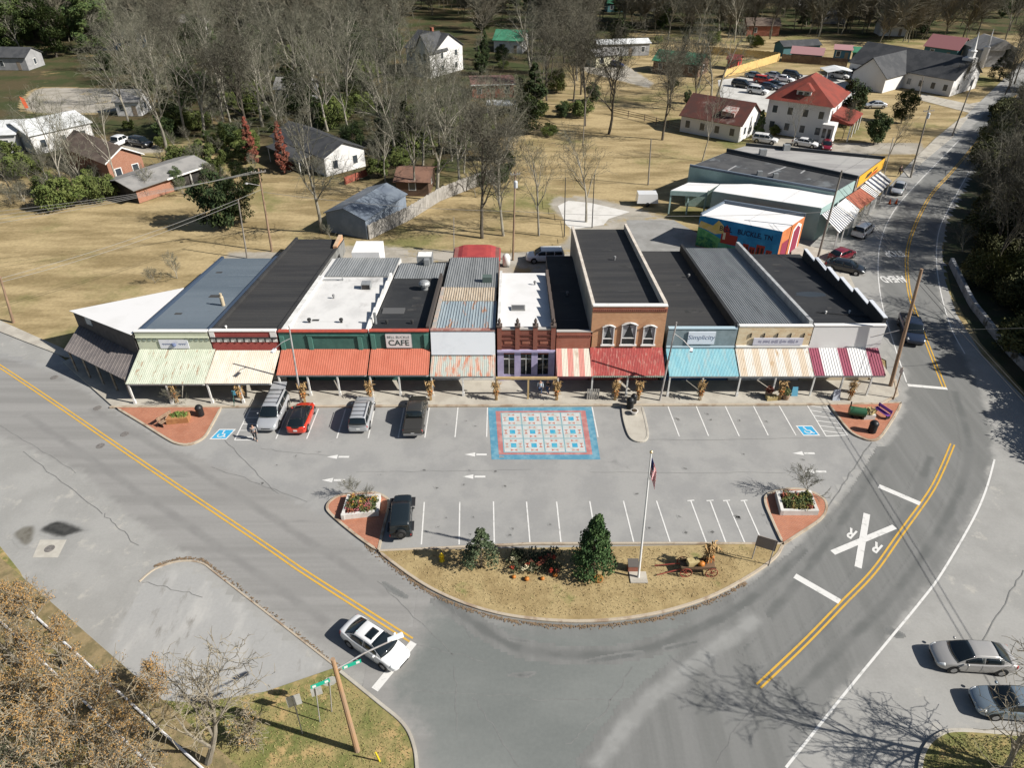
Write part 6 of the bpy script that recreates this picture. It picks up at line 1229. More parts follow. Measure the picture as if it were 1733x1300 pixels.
for f, o in ((.55, Vector((.75, .35, -1.0))), (-.45, Vector((-.75, -.4, -1.5)))):
    q = pB+o; u = Vector((.9, .43, 0)).normalized(); s_ = obj('street_sign', MB().slab([q-u*.48-Vector((0, 0, .13)), q+u*.48-Vector((0, 0, .13)), q+u*.48+Vector((0, 0, .13)), q-u*.48+Vector((0, 0, .13))], .03), m_sgn, _)
    obj('sign_mark', MB().slab([q+u*x+Vector((0, -.012, z)) for x, z in ((-.4, -.08), (-.22, -.08), (-.22, .08), (-.4, .08))], .01).slab([q+u*x+Vector((0, -.012, z)) for x, z in ((.22, -.08), (.4, -.08), (.4, .08), (.22, .08))], .01), m_plate, s_)
y0 = G(627, 1258); solo('guy_wire_guard', 'yellow guy wire guard slanting at the bottom of the junction pole', 'guy wire guard', MB().tube(G(640, 1290)+Vector((.1, 0, 0)), G(632, 1275)+Vector((.35, -.6, 1.2)), .05), M('guard_yellow', (.65, .5, .02)), tuple(G(640, 1290)))
def lamp(label, base, top, arm):
    t, b, p = pole(label, base, top, .1, m_steel, 'street_lamp', group='street lamps along the row')
    a = p-Vector((0, 0, 1.2)); e = a+Vector(arm); obj('lamp_arm', MB().path([a, a.lerp(e, .5)+Vector((0, 0, .15)), e], .035, 6), m_steel, t); obj('lamp_head', MB().cbox(e+Vector((0, -.1, -.05)), (.26, .6, .14), -.3), M('lamp_shell', (.62, .65, .66), rough=.4), t)
lamp('street lamp in front of the coral awning with its arm to the left', (510, 683), (489, 552), (-1.6, -.5, -.9)); lamp('street lamp between the red and turquoise awnings with its arm to the right', (1116, 680), (1145, 545), (1.5, -.6, -1.2))
def wire(label, a, b, sag=.8, mat=None, r=.022, group='overhead wires'):
    a, b = Vector(a), Vector(b); pts = []
    for i in range(17): f = i/16; pts.append(a.lerp(b, f)-Vector((0, 0, sag*4*f*(1-f))))
    return solo('overhead_wire', label, 'wire', MB().path(pts, r, 4), mat or m_wire, tuple(a), group)
Lf = 'overhead wire crossing the dry field to the left edge'
for i, (dx, dz, ex) in enumerate([(-.8, .1, -90), (-.3, .1, -92), (.3, .1, -94), (.8, .1, -96)]): wire(Lf, p1+Vector((dx, -.1, -.35)), (ex, 62+4*i, 9.5-.4*i), 1.6)
wire('overhead wire from the left edge pole to the brown pole by the alley', p9+Vector((0, 0, -.2)), p1-Vector((0, 0, 2.6)), .6); wire('second overhead wire from the left edge pole to the thin grey pole', p9+Vector((0, 0, -.6)), p2-Vector((0, 0, .3)), .6)
wire('long overhead wire running behind the whole row of roofs', p1-Vector((0, 0, 3)), p3-Vector((0, 0, 5.0)), .5); wire('overhead wire continuing behind the two storey roof to the mural building', p3-Vector((0, 0, 5.0)), p5-Vector((0, 0, 5.2)), .6)
wire('overhead wire from the transformer pole to the mural building pole', p3-Vector((0, 0, .6)), p5-Vector((0, 0, 1)), .9, m_wdark, .012); wire('overhead wire along the awnings of the far block', p5-Vector((0, 0, .3)), p6-Vector((0, 0, .5)), .7, m_wdark, .012); wire('overhead wire from the far awnings to the church pole', p6-Vector((0, 0, .5)), p7-Vector((0, 0, .3)), .6, m_wdark, .012); wire('overhead wire from the church pole to the distant pole', p7-Vector((0, 0, .3)), p8-Vector((0, 0, .3)), .8, m_wdark, .012)
wire('overhead wire between the corner pole and the right edge', pA-Vector((0, 0, 6.2)), (72, 60.5, 5.5), .4, m_wdark); wire('overhead wire between the corner pole and the mural building pole', pA-Vector((0, 0, .4)), p5-Vector((0, 0, .4)), .5, m_wdark, .012)
for k in (0, .55): wire('overhead wire crossing high above the bend', (39.6+k, 84, 9.6), (38.2+k, 2, 7.4), .8, m_wdark, .02)
# signs
def signpost(label, base, top, panel, w, h, shape='rect', ang=0., mat=None, mpost=None, name='road_sign', pz=0):
    b = G(*base); p = atY(*top, b.y); t = thing(name, label, 'sign', tuple(b)); obj('post', MB().tube(b-Vector((0, 0, .2)), p, .035, .035, 6), mpost or m_steel, t)
    c = p-Vector((0, 0, h/2+pz)); u = Vector((math.cos(ang), math.sin(ang), 0)); k = {'rect': 4, 'oct': 8, 'round': 20}[shape]
    if k == 4: q = [(-w/2, -h/2), (w/2, -h/2), (w/2, h/2), (-w/2, h/2)]
    else: q = [(w/2*math.cos(2*math.pi*(i+.5)/k), w/2*math.sin(2*math.pi*(i+.5)/k)) for i in range(k)]
    nn = Vector((u.y, -u.x, 0)); obj('panel', MB().slab([c+u*x+Vector((0, 0, z))-nn*.05 for x, z in q], .02), mat or M('sign_back', (.50, .50, .48), (.42, .42, .4), 2, rough=.5, metallic=.3), t); return t
signpost('rectangular sign seen from behind nearest the bare tree at the lower left', (512, 1243), (495, 1180), None, .75, .95, 'rect', .35); signpost('narrow sign seen from behind second from the junction pole', (541, 1223), (534, 1166), None, .6, .75, 'rect', .35); signpost('eight sided sign seen from behind closest to the junction pole', (561, 1206), (557, 1148), None, .85, .85, 'oct', .35)
t = thing('notice_board', 'notice board on two steel posts at the right end of the median', 'sign', tuple(G(1276, 952)))
q0, q1 = G(1271, 947), G(1287, 960); q0 = G(1272, 948); q1 = q0+Vector((1.05, -.55, 0))
for q in (q0, q1): obj('post', MB().tube(q, q+Vector((0, 0, 2.6)), .04, .04, 6), m_steel, t)
obj('panel', MB().slab([q0+Vector((-.1, -.08, 1.6)), q1+Vector((.1, -.08, 1.6)), q1+Vector((.1, -.08, 2.65)), q0+Vector((-.1, -.08, 2.65))], .04), M('brown_board_back', (.24, .2, .17)), t)
signpost('small blue accessible parking sign beside the left brick island', (396, 690), (394, 662), None, .32, .5, 'rect', 0, M('blue_sign', (.1, .3, .42)), M('green_post', (.04, .12, .09)))
t, b, p = pole('short brown post at the right corner of the sidewalk', (1512, 676), (1528, 622), .07, m_wood, 'sign_post', group=None); obj('panel', MB().cbox(p-Vector((0, 0, .4)), (.05, .5, .6)), M('sign_back', (.5, .5, .48)), t)
# flagpole
b = G(1080, 980); t = thing('flagpole', 'tall white flagpole with a drooping striped flag on the median', 'flagpole', (b.x, b.y, .1)); b.z = .1; p = atY(1102, 767, b.y); m_wp = M('white_pole', (.72, .72, .71), rough=.35)
obj('pole', MB().tube(b, p, .085, .05, 12), m_wp, t); obj('finial', MB().ball(p+Vector((0, 0, .08)), .11), M('gold_ball', (.6, .5, .3), rough=.3, metallic=.6), t); obj('footing', MB().cbox(b+Vector((0, 0, .03)), (1.2, 1.0, .12)), m_conc, t)
mfr = M('flag_red', (.45, .02, .04)); mfw = M('flag_white', (.68, .67, .66)); mfb = M('flag_blue', (.02, .03, .12)); flag = [MB(), MB(), MB()]
for i in range(13):
    for k in range(8):
        x0, x1 = k*.075, (k+1)*.075; wv = lambda x: .10*math.sin(x*15+i*.15)
        dz = lambda x: -.95*x*1.9-(x*x)*.6
        zt = p.z-.35-i*.10; m = 2 if (i < 7 and k < 3) else i % 2
        q = [(p.x+.09+x0*.72, p.y+wv(x0), zt-.10+dz(x0)), (p.x+.09+x1*.72, p.y+wv(x1), zt-.10+dz(x1)), (p.x+.09+x1*.72, p.y+wv(x1), zt+dz(x1)), (p.x+.09+x0*.72, p.y+wv(x0), zt+dz(x0))]
        flag[m].slab(q, .008)
f = obj('flag', flag[0], mfr, t); obj('white_stripes', flag[1], mfw, f); obj('canton', flag[2], mfb, f)
# hydrant, plaque, disc
c = G(748, 951); c.z = .1; t = thing('fire_hydrant', 'yellow fire hydrant on the median beside the smaller conifer', 'fire hydrant', tuple(c)); m_hy = M('hydrant_yellow', (.70, .48, .01), rough=.45)
obj('barrel', MB().lathe(c, [(.2, 0), (.2, .06), (.14, .08), (.13, .5), (.17, .52), (.17, .58), (.12, .68), (.05, .76), (.03, .82)], 12), m_hy, t, True)
for dx, dy in ((.2, 0), (-.2, 0), (0, -.2)): obj('nozzle', MB().tube(c+Vector((0, 0, .42)), c+Vector((dx, dy, .42)), .065, .065, 8), m_hy, t)
c = G(1070, 966); c.z = .1; t = thing('plaque', 'small brick plinth with a plaque beside the flagpole', 'plaque', tuple(c)); obj('plinth', MB().cbox(c+Vector((0, 0, .3)), (.7, .5, .6)), brick_rd2, t); obj('plate', MB().slab([c+Vector(q) for q in ((-.38, -.28, .6), (.38, -.28, .6), (.38, .28, .85), (-.38, .28, .85))], .06), M('bronze_plate', (.1, .09, .08), rough=.4), t)
c = G(1012, 983); c.z = .1; solo('stump_cap', 'round rusty brown disc on the grass beside the large conifer', 'disc', MB().lathe(c+Vector((0, 0, .05)), [(.36, 0), (.36, .1), (.3, .14)], 18), M('rust_disc', (.28, .14, .03), (.22, .1, .03), 2.), tuple(c))
# planters and bins
m_bin = M('bin_black', (.015, .016, .017), rough=.45)
def bin_(label, px, z=.12, r=.33, h=1.05):
    c = G(*px, z); t = thing('litter_bin', label, 'litter bin', tuple(c), 'black litter bins'); obj('drum', MB().lathe(c, [(r*.9, 0), (r, .05), (r, h*.75), (r*1.08, h*.76)], 14), m_bin, t); obj('lid', MB().lathe(c+Vector((0, 0, h*.77)), [(r*1.1, 0), (r*1.05, .1), (r*.7, .28), (.05, .34)], 14), m_bin, t, True)
bin_('black domed litter bin on the left brick island', (340, 703)); bin_('black domed litter bin at the head of the concrete island', (1066, 690), .15); bin_('black litter bin on the sidewalk edge by the concrete island', (1072, 682), .15, .28, .9); bin_('tall black litter bin on the right brick island', (1475, 731), .12, .36, 1.15)
c = G(1073, 701, .12); t = thing('flower_pot', 'pale stone flower pot at the head of the concrete island', 'flower pot', tuple(c)); obj('pot', MB().lathe(c, [(.2, 0), (.3, .35), (.36, .4), (.3, .42)], 12), m_slab, t); obj('soil', MB().lathe(c+Vector((0, 0, .421)), [(.28, 0), (.2, .05)], 12), M('soil', (.05, .035, .02)), t)
LEAFM = {}
def leafball(mb, c, rx, ry, rz, n, s, rr):
    for _ in range(n):
        while 1:
            q = Vector((rr.uniform(-1, 1), rr.uniform(-1, 1), rr.uniform(-1, 1)))
            if .2 < q.length < 1: break
        p = Vector(c)+Vector((q.x*rx, q.y*ry, q.z*rz)); a = Vector((rr.gauss(0, 1), rr.gauss(0, 1), rr.gauss(0, 1))).normalized(); b = a.orthogonal().normalized(); k = s*rr.uniform(.6, 1.3)
        mb.add([p-b*k, p+a*k*.5, p+b*k, p-a*k*.5], [(0, 1, 2, 3)])
    return mb
def bed(label, pxs, z, kinds, seed, name='flower_bed'):
    P = [G(x, y, z) for x, y in pxs]; c = sum(P, Vector())/4; t = thing(name, label, 'flower bed', (c.x, c.y, .12)); r = random.Random(seed)
    mb = MB()
    for i in range(4):
        a, b = P[i], P[(i+1) % 4]; d = (b-a).normalized(); n = Vector((-d.y, d.x, 0))*.24
        mb.prism([(a.x, a.y), (b.x, b.y), (b.x+n.x, b.y+n.y), (a.x+n.x, a.y+n.y)], .1, z+.45+.002*i)
    obj('border', mb, M('bed_stone', (.60, .58, .54), (.5, .48, .44), 1.), t); Q = [p+(c-p)*.12 for p in P]; obj('soil', MB().prism([(p.x, p.y) for p in Q], .1, z+.33), M('soil', (.05, .035, .02)), t)
    for nm, m, n_, s in kinds:
        for k in range(n_):
            mb = MB(); u, v = r.uniform(.12, .88), r.uniform(.12, .88); p = (P[0].lerp(P[1], u)).lerp(P[3].lerp(P[2], u), v); leafball(mb, (p.x, p.y, z+.45), .3, .3, .28, 60, s, r); obj(nm, mb, m, t)
m_mum = M('rust_mums', (.30, .10, .05), (.22, .06, .05), 3.); m_yel = M('yellow_mums', (.45, .32, .04), (.35, .22, .05), 3.); m_gr = M('bed_leaves', (.06, .09, .03), (.12, .13, .05), 2.); m_pk = M('pink_mums', (.35, .12, .14), (.25, .08, .08), 3.)
bed('stone edged flower bed with yellow flowers beside the black off roader', [(578, 880), (641, 873), (645, 843), (589, 844)], .15, [('green_plant', m_gr, 26, .1), ('yellow_flower', m_yel, 9, .08), ('rust_flower', m_mum, 12, .08), ('pink_flower', m_pk, 8, .08)], 1)
bed('stone edged bed with low olive shrubs on the right hand island', [(1320, 872), (1384, 872), (1370, 837), (1311, 838)], .15, [('green_plant', m_gr, 26, .1), ('olive_plant', M('olive_leaves', (.20, .18, .05), (.13, .12, .04), 2.), 22, .1), ('rust_flower', m_mum, 10, .08)], 2)
c = G(303, 712, .12); t = thing('wooden_planter', 'orange wooden planter full of green plants on the left brick island', 'planter', tuple(c)); obj('box', MB().cbox(c+Vector((0, 0, .28)), (1.9, .95, .55), .15), M('planter_wood', (.38, .19, .08), (.3, .14, .06), 2.), t); obj('plants', leafball(MB(), c+Vector((.15, .1, .6)), .85, .45, .25, 420, .09, random.Random(4)), M('planter_green', (.12, .18, .04), (.08, .13, .03), 2.), t)
obj('rope_handle', MB().tube(c+Vector((-.9, -.5, .55)), c+Vector((-.9, .5, .6)), .06), m_wood, t)
def bench(label, px, z, ang, mat):
    c = G(*px, z); t = thing('bench', label, 'bench', tuple(c)); 
    for k in range(3): obj('slat', MB().cbox((c.x, c.y-.16+k*.16, z+.45), (1.5, .13, .05)), mat, t)
    for k in range(2): obj('backrest_slat', MB().cbox((c.x, c.y+.26, z+.65+k*.17), (1.5, .04, .14)), mat, t)
    for sx in (-1, 1): obj('leg', MB().cbox((c.x+sx*.65, c.y, z+.215), (.07, .46, .43)).cbox((c.x+sx*.65, c.y+.29, z+.45), (.06, .05, .9)), m_bin, t)
    t.rotation_euler = (0, 0, ang); return t
bench('small wooden bench left of the planter on the left brick island', (284, 716), .12, R(60), m_wood); bench('purple bench with red end on the right brick island', (1491, 703), .12, R(-65), M('purple_paint', (.16, .05, .26)))
c = G(1450, 706, .12); t = thing('barrel_grill', 'dark green barrel lying on a stand on the right brick island', 'barrel', tuple(c)); obj('barrel', MB().tube(c+Vector((-.75, .25, .6)), c+Vector((.6, -.15, .6)), .42, .42, 16), M('barrel_green', (.03, .10, .05), rough=.4), t); obj('stand', MB().cbox(c+Vector((-.4, .15, .15)), (.1, .7, .3)).cbox(c+Vector((.35, -.05, .15)), (.1, .7, .3)), m_bin, t); obj('chimney', MB().tube(c+Vector((-.7, .3, .9)), c+Vector((-.75, .32, 1.5)), .06), m_bin, t)
c = G(1468, 706, .12); t = thing('wooden_planter', 'pale planter with dry grass beside the dark green barrel', 'planter', tuple(c)); obj('box', MB().cbox(c+Vector((0, 0, .25)), (1.0, .8, .5)), m_slab, t); obj('dry_grass', leafball(MB(), c+Vector((0, 0, .7)), .55, .45, .35, 200, .14, random.Random(9)), M('straw', (.45, .36, .18), (.35, .27, .12), 2.), t)
# corn stalk bundles on the awning posts
m_corn = M('corn_stalk', (.44, .30, .14), (.34, .22, .10), 3., rnd=.3); m_bow = M('orange_bow', (.42, .15, .04))
def corn(seed):
    t = thing('corn_stalk_bundle', 'dry corn stalk bundle tied with an orange bow', 'corn stalks', (0, 0, 0)); r = random.Random(seed); mb = MB(); lv = MB()
    for i in range(16):
        a = r.uniform(0, 6.28); rr_ = r.uniform(.02, .17); p = Vector((rr_*math.cos(a), rr_*math.sin(a), 0)); q = Vector((p.x*.6+r.uniform(-.05, .05), p.y*.6+r.uniform(-.05, .05), 1.25)); e = Vector((p.x*2.2+r.uniform(-.2, .2), p.y*2.2+r.uniform(-.2, .2), r.uniform(1.9, 2.25)))
        mb.path([p, q, e], .022, 4)
        for k in range(7):
            o = q.lerp(e, r.uniform(-.6, 1)); d = Vector((r.uniform(-1, 1), r.uniform(-1, 1), r.uniform(-.8, .3))).normalized()*r.uniform(.25, .5); w = Vector((-d.y, d.x, 0)).normalized()*.05
            lv.add([o-w, o+w, o+d*.6+w*.8-Vector((0, 0, .03)), o+d-Vector((0, 0, .15)), o+d*.6-w*.8-Vector((0, 0, .03))], [(0, 1, 2, 3, 4)])
    obj('stalks', mb, m_corn, t); obj('leaves', lv, m_corn, t); bw = MB()
    for s_ in (-1, 1): bw.ball((s_*.14, -.2, 1.15), .12, .7); bw.hexa([(s_*.02, -.2, 1.1), (s_*.1, -.22, 1.1), (s_*.16, -.24, .65), (s_*.06, -.24, .65), (s_*.02, -.18, 1.1), (s_*.1, -.2, 1.1), (s_*.16, -.22, .65), (s_*.06, -.22, .65)])
    obj('bow', bw, m_bow, t); return t
cps = [(300, 'beside the left brick island'), (411, 'beside the blue parking sign'), (516, 'at the coral awning street lamp'), (628, 'behind the silver car with the roof rack'), (729, 'at the end of the coral awning'), (840, 'under the end of the faded striped awning'), (942, 'at the left of the pink striped awning'), (1041, 'left of the domed litter bin'), (1080, 'right of the domed litter bin'), (1184, 'in the middle of the turquoise awning'), (1319, 'in the middle of the rust striped awning'), (1437, 'in the middle of the maroon striped awning')]
c0 = [corn(1), corn(2)]
for i, (x, w) in enumerate(cps):
    o = c0[i] if i < 2 else dup(c0[i % 2]); p = G(x, 681 if i < 3 else 677, .15); o.location = p; o.rotation_euler = (0, 0, random.uniform(-.5, .5)); o['label'] = 'dry corn stalk bundle with an orange bow '+w; o['group'] = 'corn stalk bundles on the awning posts'
# small sidewalk props
c = G(1413, 675, .15); t = thing('sandwich_board', 'folding sandwich board sign under the maroon striped awning', 'sign', tuple(c)); m_sb = M('board_grey', (.42, .45, .5))
obj('panel', MB().slab([c+Vector(q) for q in ((-.35, -.3, 0), (.35, -.3, 0), (.3, 0, 1.05), (-.3, 0, 1.05))], .03), m_sb, t); obj('panel', MB().slab([c+Vector(q) for q in ((.35, .3, 0), (-.35, .3, 0), (-.3, .02, 1.05), (.3, .02, 1.05))], .03), m_sb, t)
c = G(1003, 676, .15); t = thing('picket_gate', 'small grey picket gate leaning under the pink striped awning', 'gate', tuple(c)); 
for k in range(6): obj('picket', MB().cbox((c.x-.5+k*.2, c.y, .75), (.13, .04, 1.2)), m_fgrey, t)
obj('rail', MB().cbox((c.x, c.y+.05, .5), (1.2, .05, .09)).cbox((c.x, c.y+.05, 1.1), (1.2, .05, .09)), m_fgrey, t)
def pumpkin(label, p, r=.22, c=(.42, .15, .025)):
    mb = MB(); n = 16; k = 7; o = []
    for j in range(k+1):
        a = math.pi*j/k
        for i in range(n): th = 2*math.pi*i/n; rr_ = r*math.sin(a)*(1+.07*math.cos(8*th))+.001; mb.v.append((p.x+rr_*math.cos(th), p.y+rr_*math.sin(th), p.z+r*.8-r*.8*math.cos(a)))
    for j in range(k):
        for i in range(n): mb.f.append((j*n+i, j*n+(i+1) % n, (j+1)*n+(i+1) % n, (j+1)*n+i))
    t = thing('pumpkin', label, 'pumpkin', tuple(p), 'pumpkins in the autumn displays'); obj('fruit', mb, M('pumpkin_%d' % int(c[1]*1000), c, rough=.5), t, True); obj('stem', MB().tube(p+Vector((0, 0, r*1.5)), p+Vector((.03, 0, r*1.95)), .03, .02, 6), M('pumpkin_stem', (.2, .16, .06)), t)
def hay(label, p, ang, sz=(1., .5, .42)):
    c_ = p+Vector((0, 0, sz[2]/2)); solo('hay_bale', label, 'hay bale', MB().cbox(c_, sz, ang), M('straw', (.45, .36, .18)), tuple(p))
def barrel(label, px, mat):
    c = G(*px, .15); t = thing('barrel_planter', label, 'planter', tuple(c)); obj('barrel', MB().lathe(c, [(.27, 0), (.34, .25), (.34, .4), (.28, .62), (.22, .6)], 14), mat, t); obj('plants', leafball(MB(), c+Vector((0, 0, .8)), .4, .4, .3, 160, .1, random.Random(int(px[0]))), m_mum if px[0] < 1320 else m_gr, t)
hay('straw bale at the post of the rust striped awning', G(1305, 676, .15), .1); barrel('barrel planter with rust flowers near the straw bale', (1300, 671), m_wood); barrel('barrel planter with green leaves right of the straw bale', (1329, 675), m_wood)
c = G(1343, 668, .15); t = thing('sandwich_board', 'small blue sandwich board near the barrel planters', 'sign', tuple(c)); obj('panel', MB().slab([c+Vector(q) for q in ((-.3, -.25, 0), (.3, -.25, 0), (.25, 0, .9), (-.25, 0, .9))], .03), M('blue_sign', (.1, .3, .42)), t); obj('panel', MB().slab([c+Vector(q) for q in ((.3, .25, 0), (-.3, .25, 0), (-.25, .02, .9), (.25, .02, .9))], .03), M('blue_sign', (.1, .3, .42)), t)
# autumn wagon on the median
c = G(1178, 968); c.z = .1; t = thing('farm_wagon', 'old red farm wagon frame decorated for autumn on the median', 'wagon', tuple(c)); m_wr = M('wagon_red', (.26, .05, .035), (.2, .06, .04), 3.)
def wheel_(p, r):
    pts = [p+Vector((r*math.cos(k*.449), 0, r*math.sin(k*.449))) for k in range(15)]; mb = MB().path(pts, .035, 5)
    for k in range(8): mb.tube(p, p+Vector((r*math.cos(k*.785), 0, r*math.sin(k*.785))), .02, .02, 4)
    obj('wheel', mb, m_wr, t)
for dx, dy in ((-.9, -.55), (-.9, .55), (.9, -.55), (.9, .55)): wheel_(c+Vector((dx, dy, .42)), .42)
obj('bed', MB().cbox(c+Vector((0, 0, .62)), (2.4, .8, .08)).cbox(c+Vector((0, -.4, .75)), (2.4, .05, .2)).cbox(c+Vector((0, .4, .75)), (2.4, .05, .2)), M('wagon_wood', (.16, .1, .06), (.1, .07, .04), 2.), t); obj('axle', MB().tube(c+Vector((-.9, -.6, .42)), c+Vector((-.9, .6, .42)), .04).tube(c+Vector((.9, -.6, .42)), c+Vector((.9, .6, .42)), .04), m_wr, t); obj('shaft', MB().tube(c+Vector((-1.2, -.25, .5)), c+Vector((-2.9, -.5, .15)), .045).tube(c+Vector((-1.2, .25, .5)), c+Vector((-2.9, .35, .15)), .045), m_wr, t)
pumpkin('large orange pumpkin on the red farm wagon', c+Vector((.2, -.1, .67)), .26); hay('straw bale standing on the red farm wagon', c+Vector((-.35, .05, .67)), .2, (.8, .5, .4))
o = dup(c0[0], c+Vector((.75, .3, .0)), .3, 1.15, 'dry corn stalk bundle leaning on the red farm wagon', 'corn stalk bundles on the awning posts')
c = G(905, 958); c.z = .1; t = thing('flower_bed', 'mound of dark shrubs and autumn flowers between the two conifers', 'flower bed', tuple(c)); r = random.Random(12); sh = MB(); 
for k in range(26): leafball(sh, c+Vector((r.uniform(-1.7, 1.7), r.uniform(-.9, .9), r.uniform(.2, .65))), .42, .42, .35, 70, .1, r)
obj('dark_shrubs', sh, M('dark_foliage', (.035, .05, .022), (.06, .06, .03), 2.), t)
for nm, m, k_ in (('red_flowers', M('red_flowers', (.4, .04, .02)), 5), ('rust_flowers', m_mum, 8), ('cream_flowers', M('cream_flowers', (.5, .45, .3)), 4)):
    for k in range(k_): obj(nm, leafball(MB(), c+Vector((r.uniform(-1.7, 1.7), r.uniform(-1.2, .3), r.uniform(.5, .8))), .18, .18, .14, 40, .06, r), m, t)
for i, (dx, dy, w) in enumerate([(-1.5, -1.15, 'at the left end of'), (-.6, -1.35, 'in front of'), (.5, -1.3, 'right of centre before'), (1.4, -1.0, 'at the right end of')]): pumpkin('orange pumpkin '+w+' the autumn flower mound', c+Vector((dx, dy, 0)), .15+.03*(i % 2))
for px, w in ((1505, 'left'), (1516, 'right')):
    c = G(px, 345); t = thing('traffic_cone', 'orange traffic cone at the kerb, %s one of the pair' % w, 'traffic cone', tuple(c), 'pair of traffic cones'); obj('cone', MB().lathe(c, [(.2, .05), (.03, .8)], 10), M('cone_orange', (.6, .1, .02)), t); obj('base', MB().cbox(c+Vector((0, 0, .03)), (.5, .5, .06)), m_bin, t)
c = G(43, 185); solo('banner', 'tall narrow orange banner flag beside the white house at left', 'banner', MB().slab([c+Vector(q) for q in ((0, 0, .2), (.7, .2, .3), (.5, .15, 2.2), (-.2, -.1, 2.7))], .05), M('orange_banner', (.6, .12, .05)), tuple(c))
# railway in the lower left corner
ra, rb = G(-60, 935), G(345, 1305); d = (rb-ra).normalized(); n = Vector((-d.y, d.x, 0)); L = (rb-ra).length+12; m_rail = M('rail_steel', (.72, .71, .70), (.4, .35, .3), 1.2, .52, .66, rough=.5, metallic=.1)
t = thing('railway_track', 'overgrown railway rails shining in the lower left corner', 'railway track', (ra.x, ra.y, 0)); w = n*(-1.5)
for k, q in enumerate((ra, ra+w)): e = q+d*L; obj('rail', MB().tube(q+Vector((0, 0, .2)), e+Vector((0, 0, .2)), .075, .075, 6), m_rail, t)
struct('ballast', MB().prism([tuple(q)[:2] for q in (ra+n*1.2, ra+d*L+n*1.2, ra+d*L-n*2.8, ra-n*2.8)], -.05, .085), M('ballast', (.25, .19, .10), (.16, .13, .065), 1.2, c3=(.14, .14, .05), s3=.4, lo3=.52, hi3=.66, grain=.4, gs=6.))
# ================================================================ TREES AND SHRUBS
m_bark = M('bark_grey', (.31, .285, .23), (.19, .175, .14), 1.5, rnd=.5, stretch=(3, 3, .6)); m_twig = M('twigs', (.15, .142, .105), (.095, .095, .066), .8, rnd=.5)
m_bark2 = M('bark_dark', (.10, .085, .065), (.07, .06, .045), 1.5, rnd=.4); m_twig2 = M('twigs_dark', (.105, .096, .07), (.078, .072, .053), .8, rnd=.4)
def bare_tree(seed, H=14., vase=.6, levels=4, nlimb=9, thick=.2, clear=.28, mats=None, label='', droop=0., nsub=(7, 5, 3), name='bare_tree'):
    r = random.Random(seed); tr = MB(); tw = MB()
    def grow(p, d, L, rad, lv, first=False):
        n = (9, 6, 5, 3, 2)[lv]; pts = [p]; rr_ = rad
        jit = (.06, .13, .19, .26, .3)[lv]; up = (.02, .07, .06, .03, 0)[lv]-droop*.05*lv
        kids = (nlimb,)+tuple(nsub)
        spots = []
        if lv < levels:
            k = kids[lv]; lo = clear if lv == 0 else .18
            spots = sorted(lo+(1-lo)*((i+r.random())/k) for i in range(k))
        for i in range(n):
            d = (d+Vector((r.gauss(0, jit), r.gauss(0, jit), r.gauss(0, jit)+up))).normalized()
            q = p+d*(L/n); r2 = max(rad*(1-.82*(i+1)/n), .011)
            (tr if lv < 2 else tw).tube(p, q, rr_, r2, (8, 5, 4, 3, 3)[lv], cap=False)
            while spots and spots[0] <= (i+1)/n:
                s = spots.pop(0); f = max(0, min(1, s*n-i)); o = p.lerp(q, f); az = r.uniform(0, 6.283)
                side = d.orthogonal().normalized(); side = (side*math.cos(az)+d.cross(side)*math.sin(az))
                sp_ = (vase, .75, .85, .9)[lv]*r.uniform(.75, 1.25); nd = (d+side*sp_).normalized()
                rb = rr_+(r2-rr_)*f
                nl = (H*.48*(1.15-.55*s), L*.55*(1.2-.5*s), L*.55, L*.6)[lv]*r.uniform(.75, 1.2)
                grow(o, nd, nl, max(rb*(.68, .6, .55, .6)[lv], .02), lv+1)
            p, rr_ = q, r2
    grow(Vector((0, 0, -.3)), Vector((r.gauss(0, .04), r.gauss(0, .04), 1)).normalized(), H*.86, thick, 0)
    t = thing(name, label, 'shrub' if 'shrub' in name else 'tree', (0, 0, 0)); mt, mw_ = mats or (m_bark, m_twig)
    obj('trunk', tr, mt, t); obj('crown', tw, mw_, t); return t
def leafy(seed, H, Rd, shape, n, s, mat, label, name='evergreen_tree', mt=None, lean=0, clump=46):
    r = random.Random(seed); t = thing(name, label, 'tree' if 'tree' in name else 'shrub', (0, 0, 0)); lf = MB(); br = MB()
    br.tube((0, 0, -.2), (0, 0, H*.8), max(.05, H*.018), .02, 7)
    cl = []
    for k in range(clump):
        if shape == 'cone':
            z = H*(.06+.92*(k+r.random())/clump); R0 = Rd*(1-(z/H)**1.35)**.85*(.95 if z > H*.15 else .8); a = r.uniform(0, 6.28); q = R0*math.sqrt(r.uniform(.35, 1)); cl.append((Vector((q*math.cos(a), q*math.sin(a), z)), max(.16*Rd, R0*.42)))
        elif shape == 'column':
            z = H*(.05+.93*(k+r.random())/clump); R0 = Rd*(math.sin(min(1, z/H*2.2)*1.57))*(1-(z/H)**2.4)+.05; a = r.uniform(0, 6.28); q = R0*r.uniform(.2, .9); cl.append((Vector((q*math.cos(a), q*math.sin(a), z)), Rd*.45))
        else:
            while 1:
                v = Vector((r.uniform(-1, 1), r.uniform(-1, 1), r.uniform(-.75, 1)))
                if .45 < v.length < 1: break
            cl.append((Vector((v.x*Rd, v.y*Rd, H*.5+v.z*H*.48)), Rd*.34*r.uniform(.7, 1.25)))
    for c, cr in cl:
        br.tube((0, 0, max(0, c.z-cr*1.2)), c, max(.015, H*.004), .01, 4, cap=False)
        leafball(lf, c, cr, cr, cr*.8, n//clump, s, r)
    obj('trunk', br, mt or m_bark2, t); obj('crown', lf, mat, t); return t
def height(o): return o['h'] if 'h' in o else 1
GRP = {}
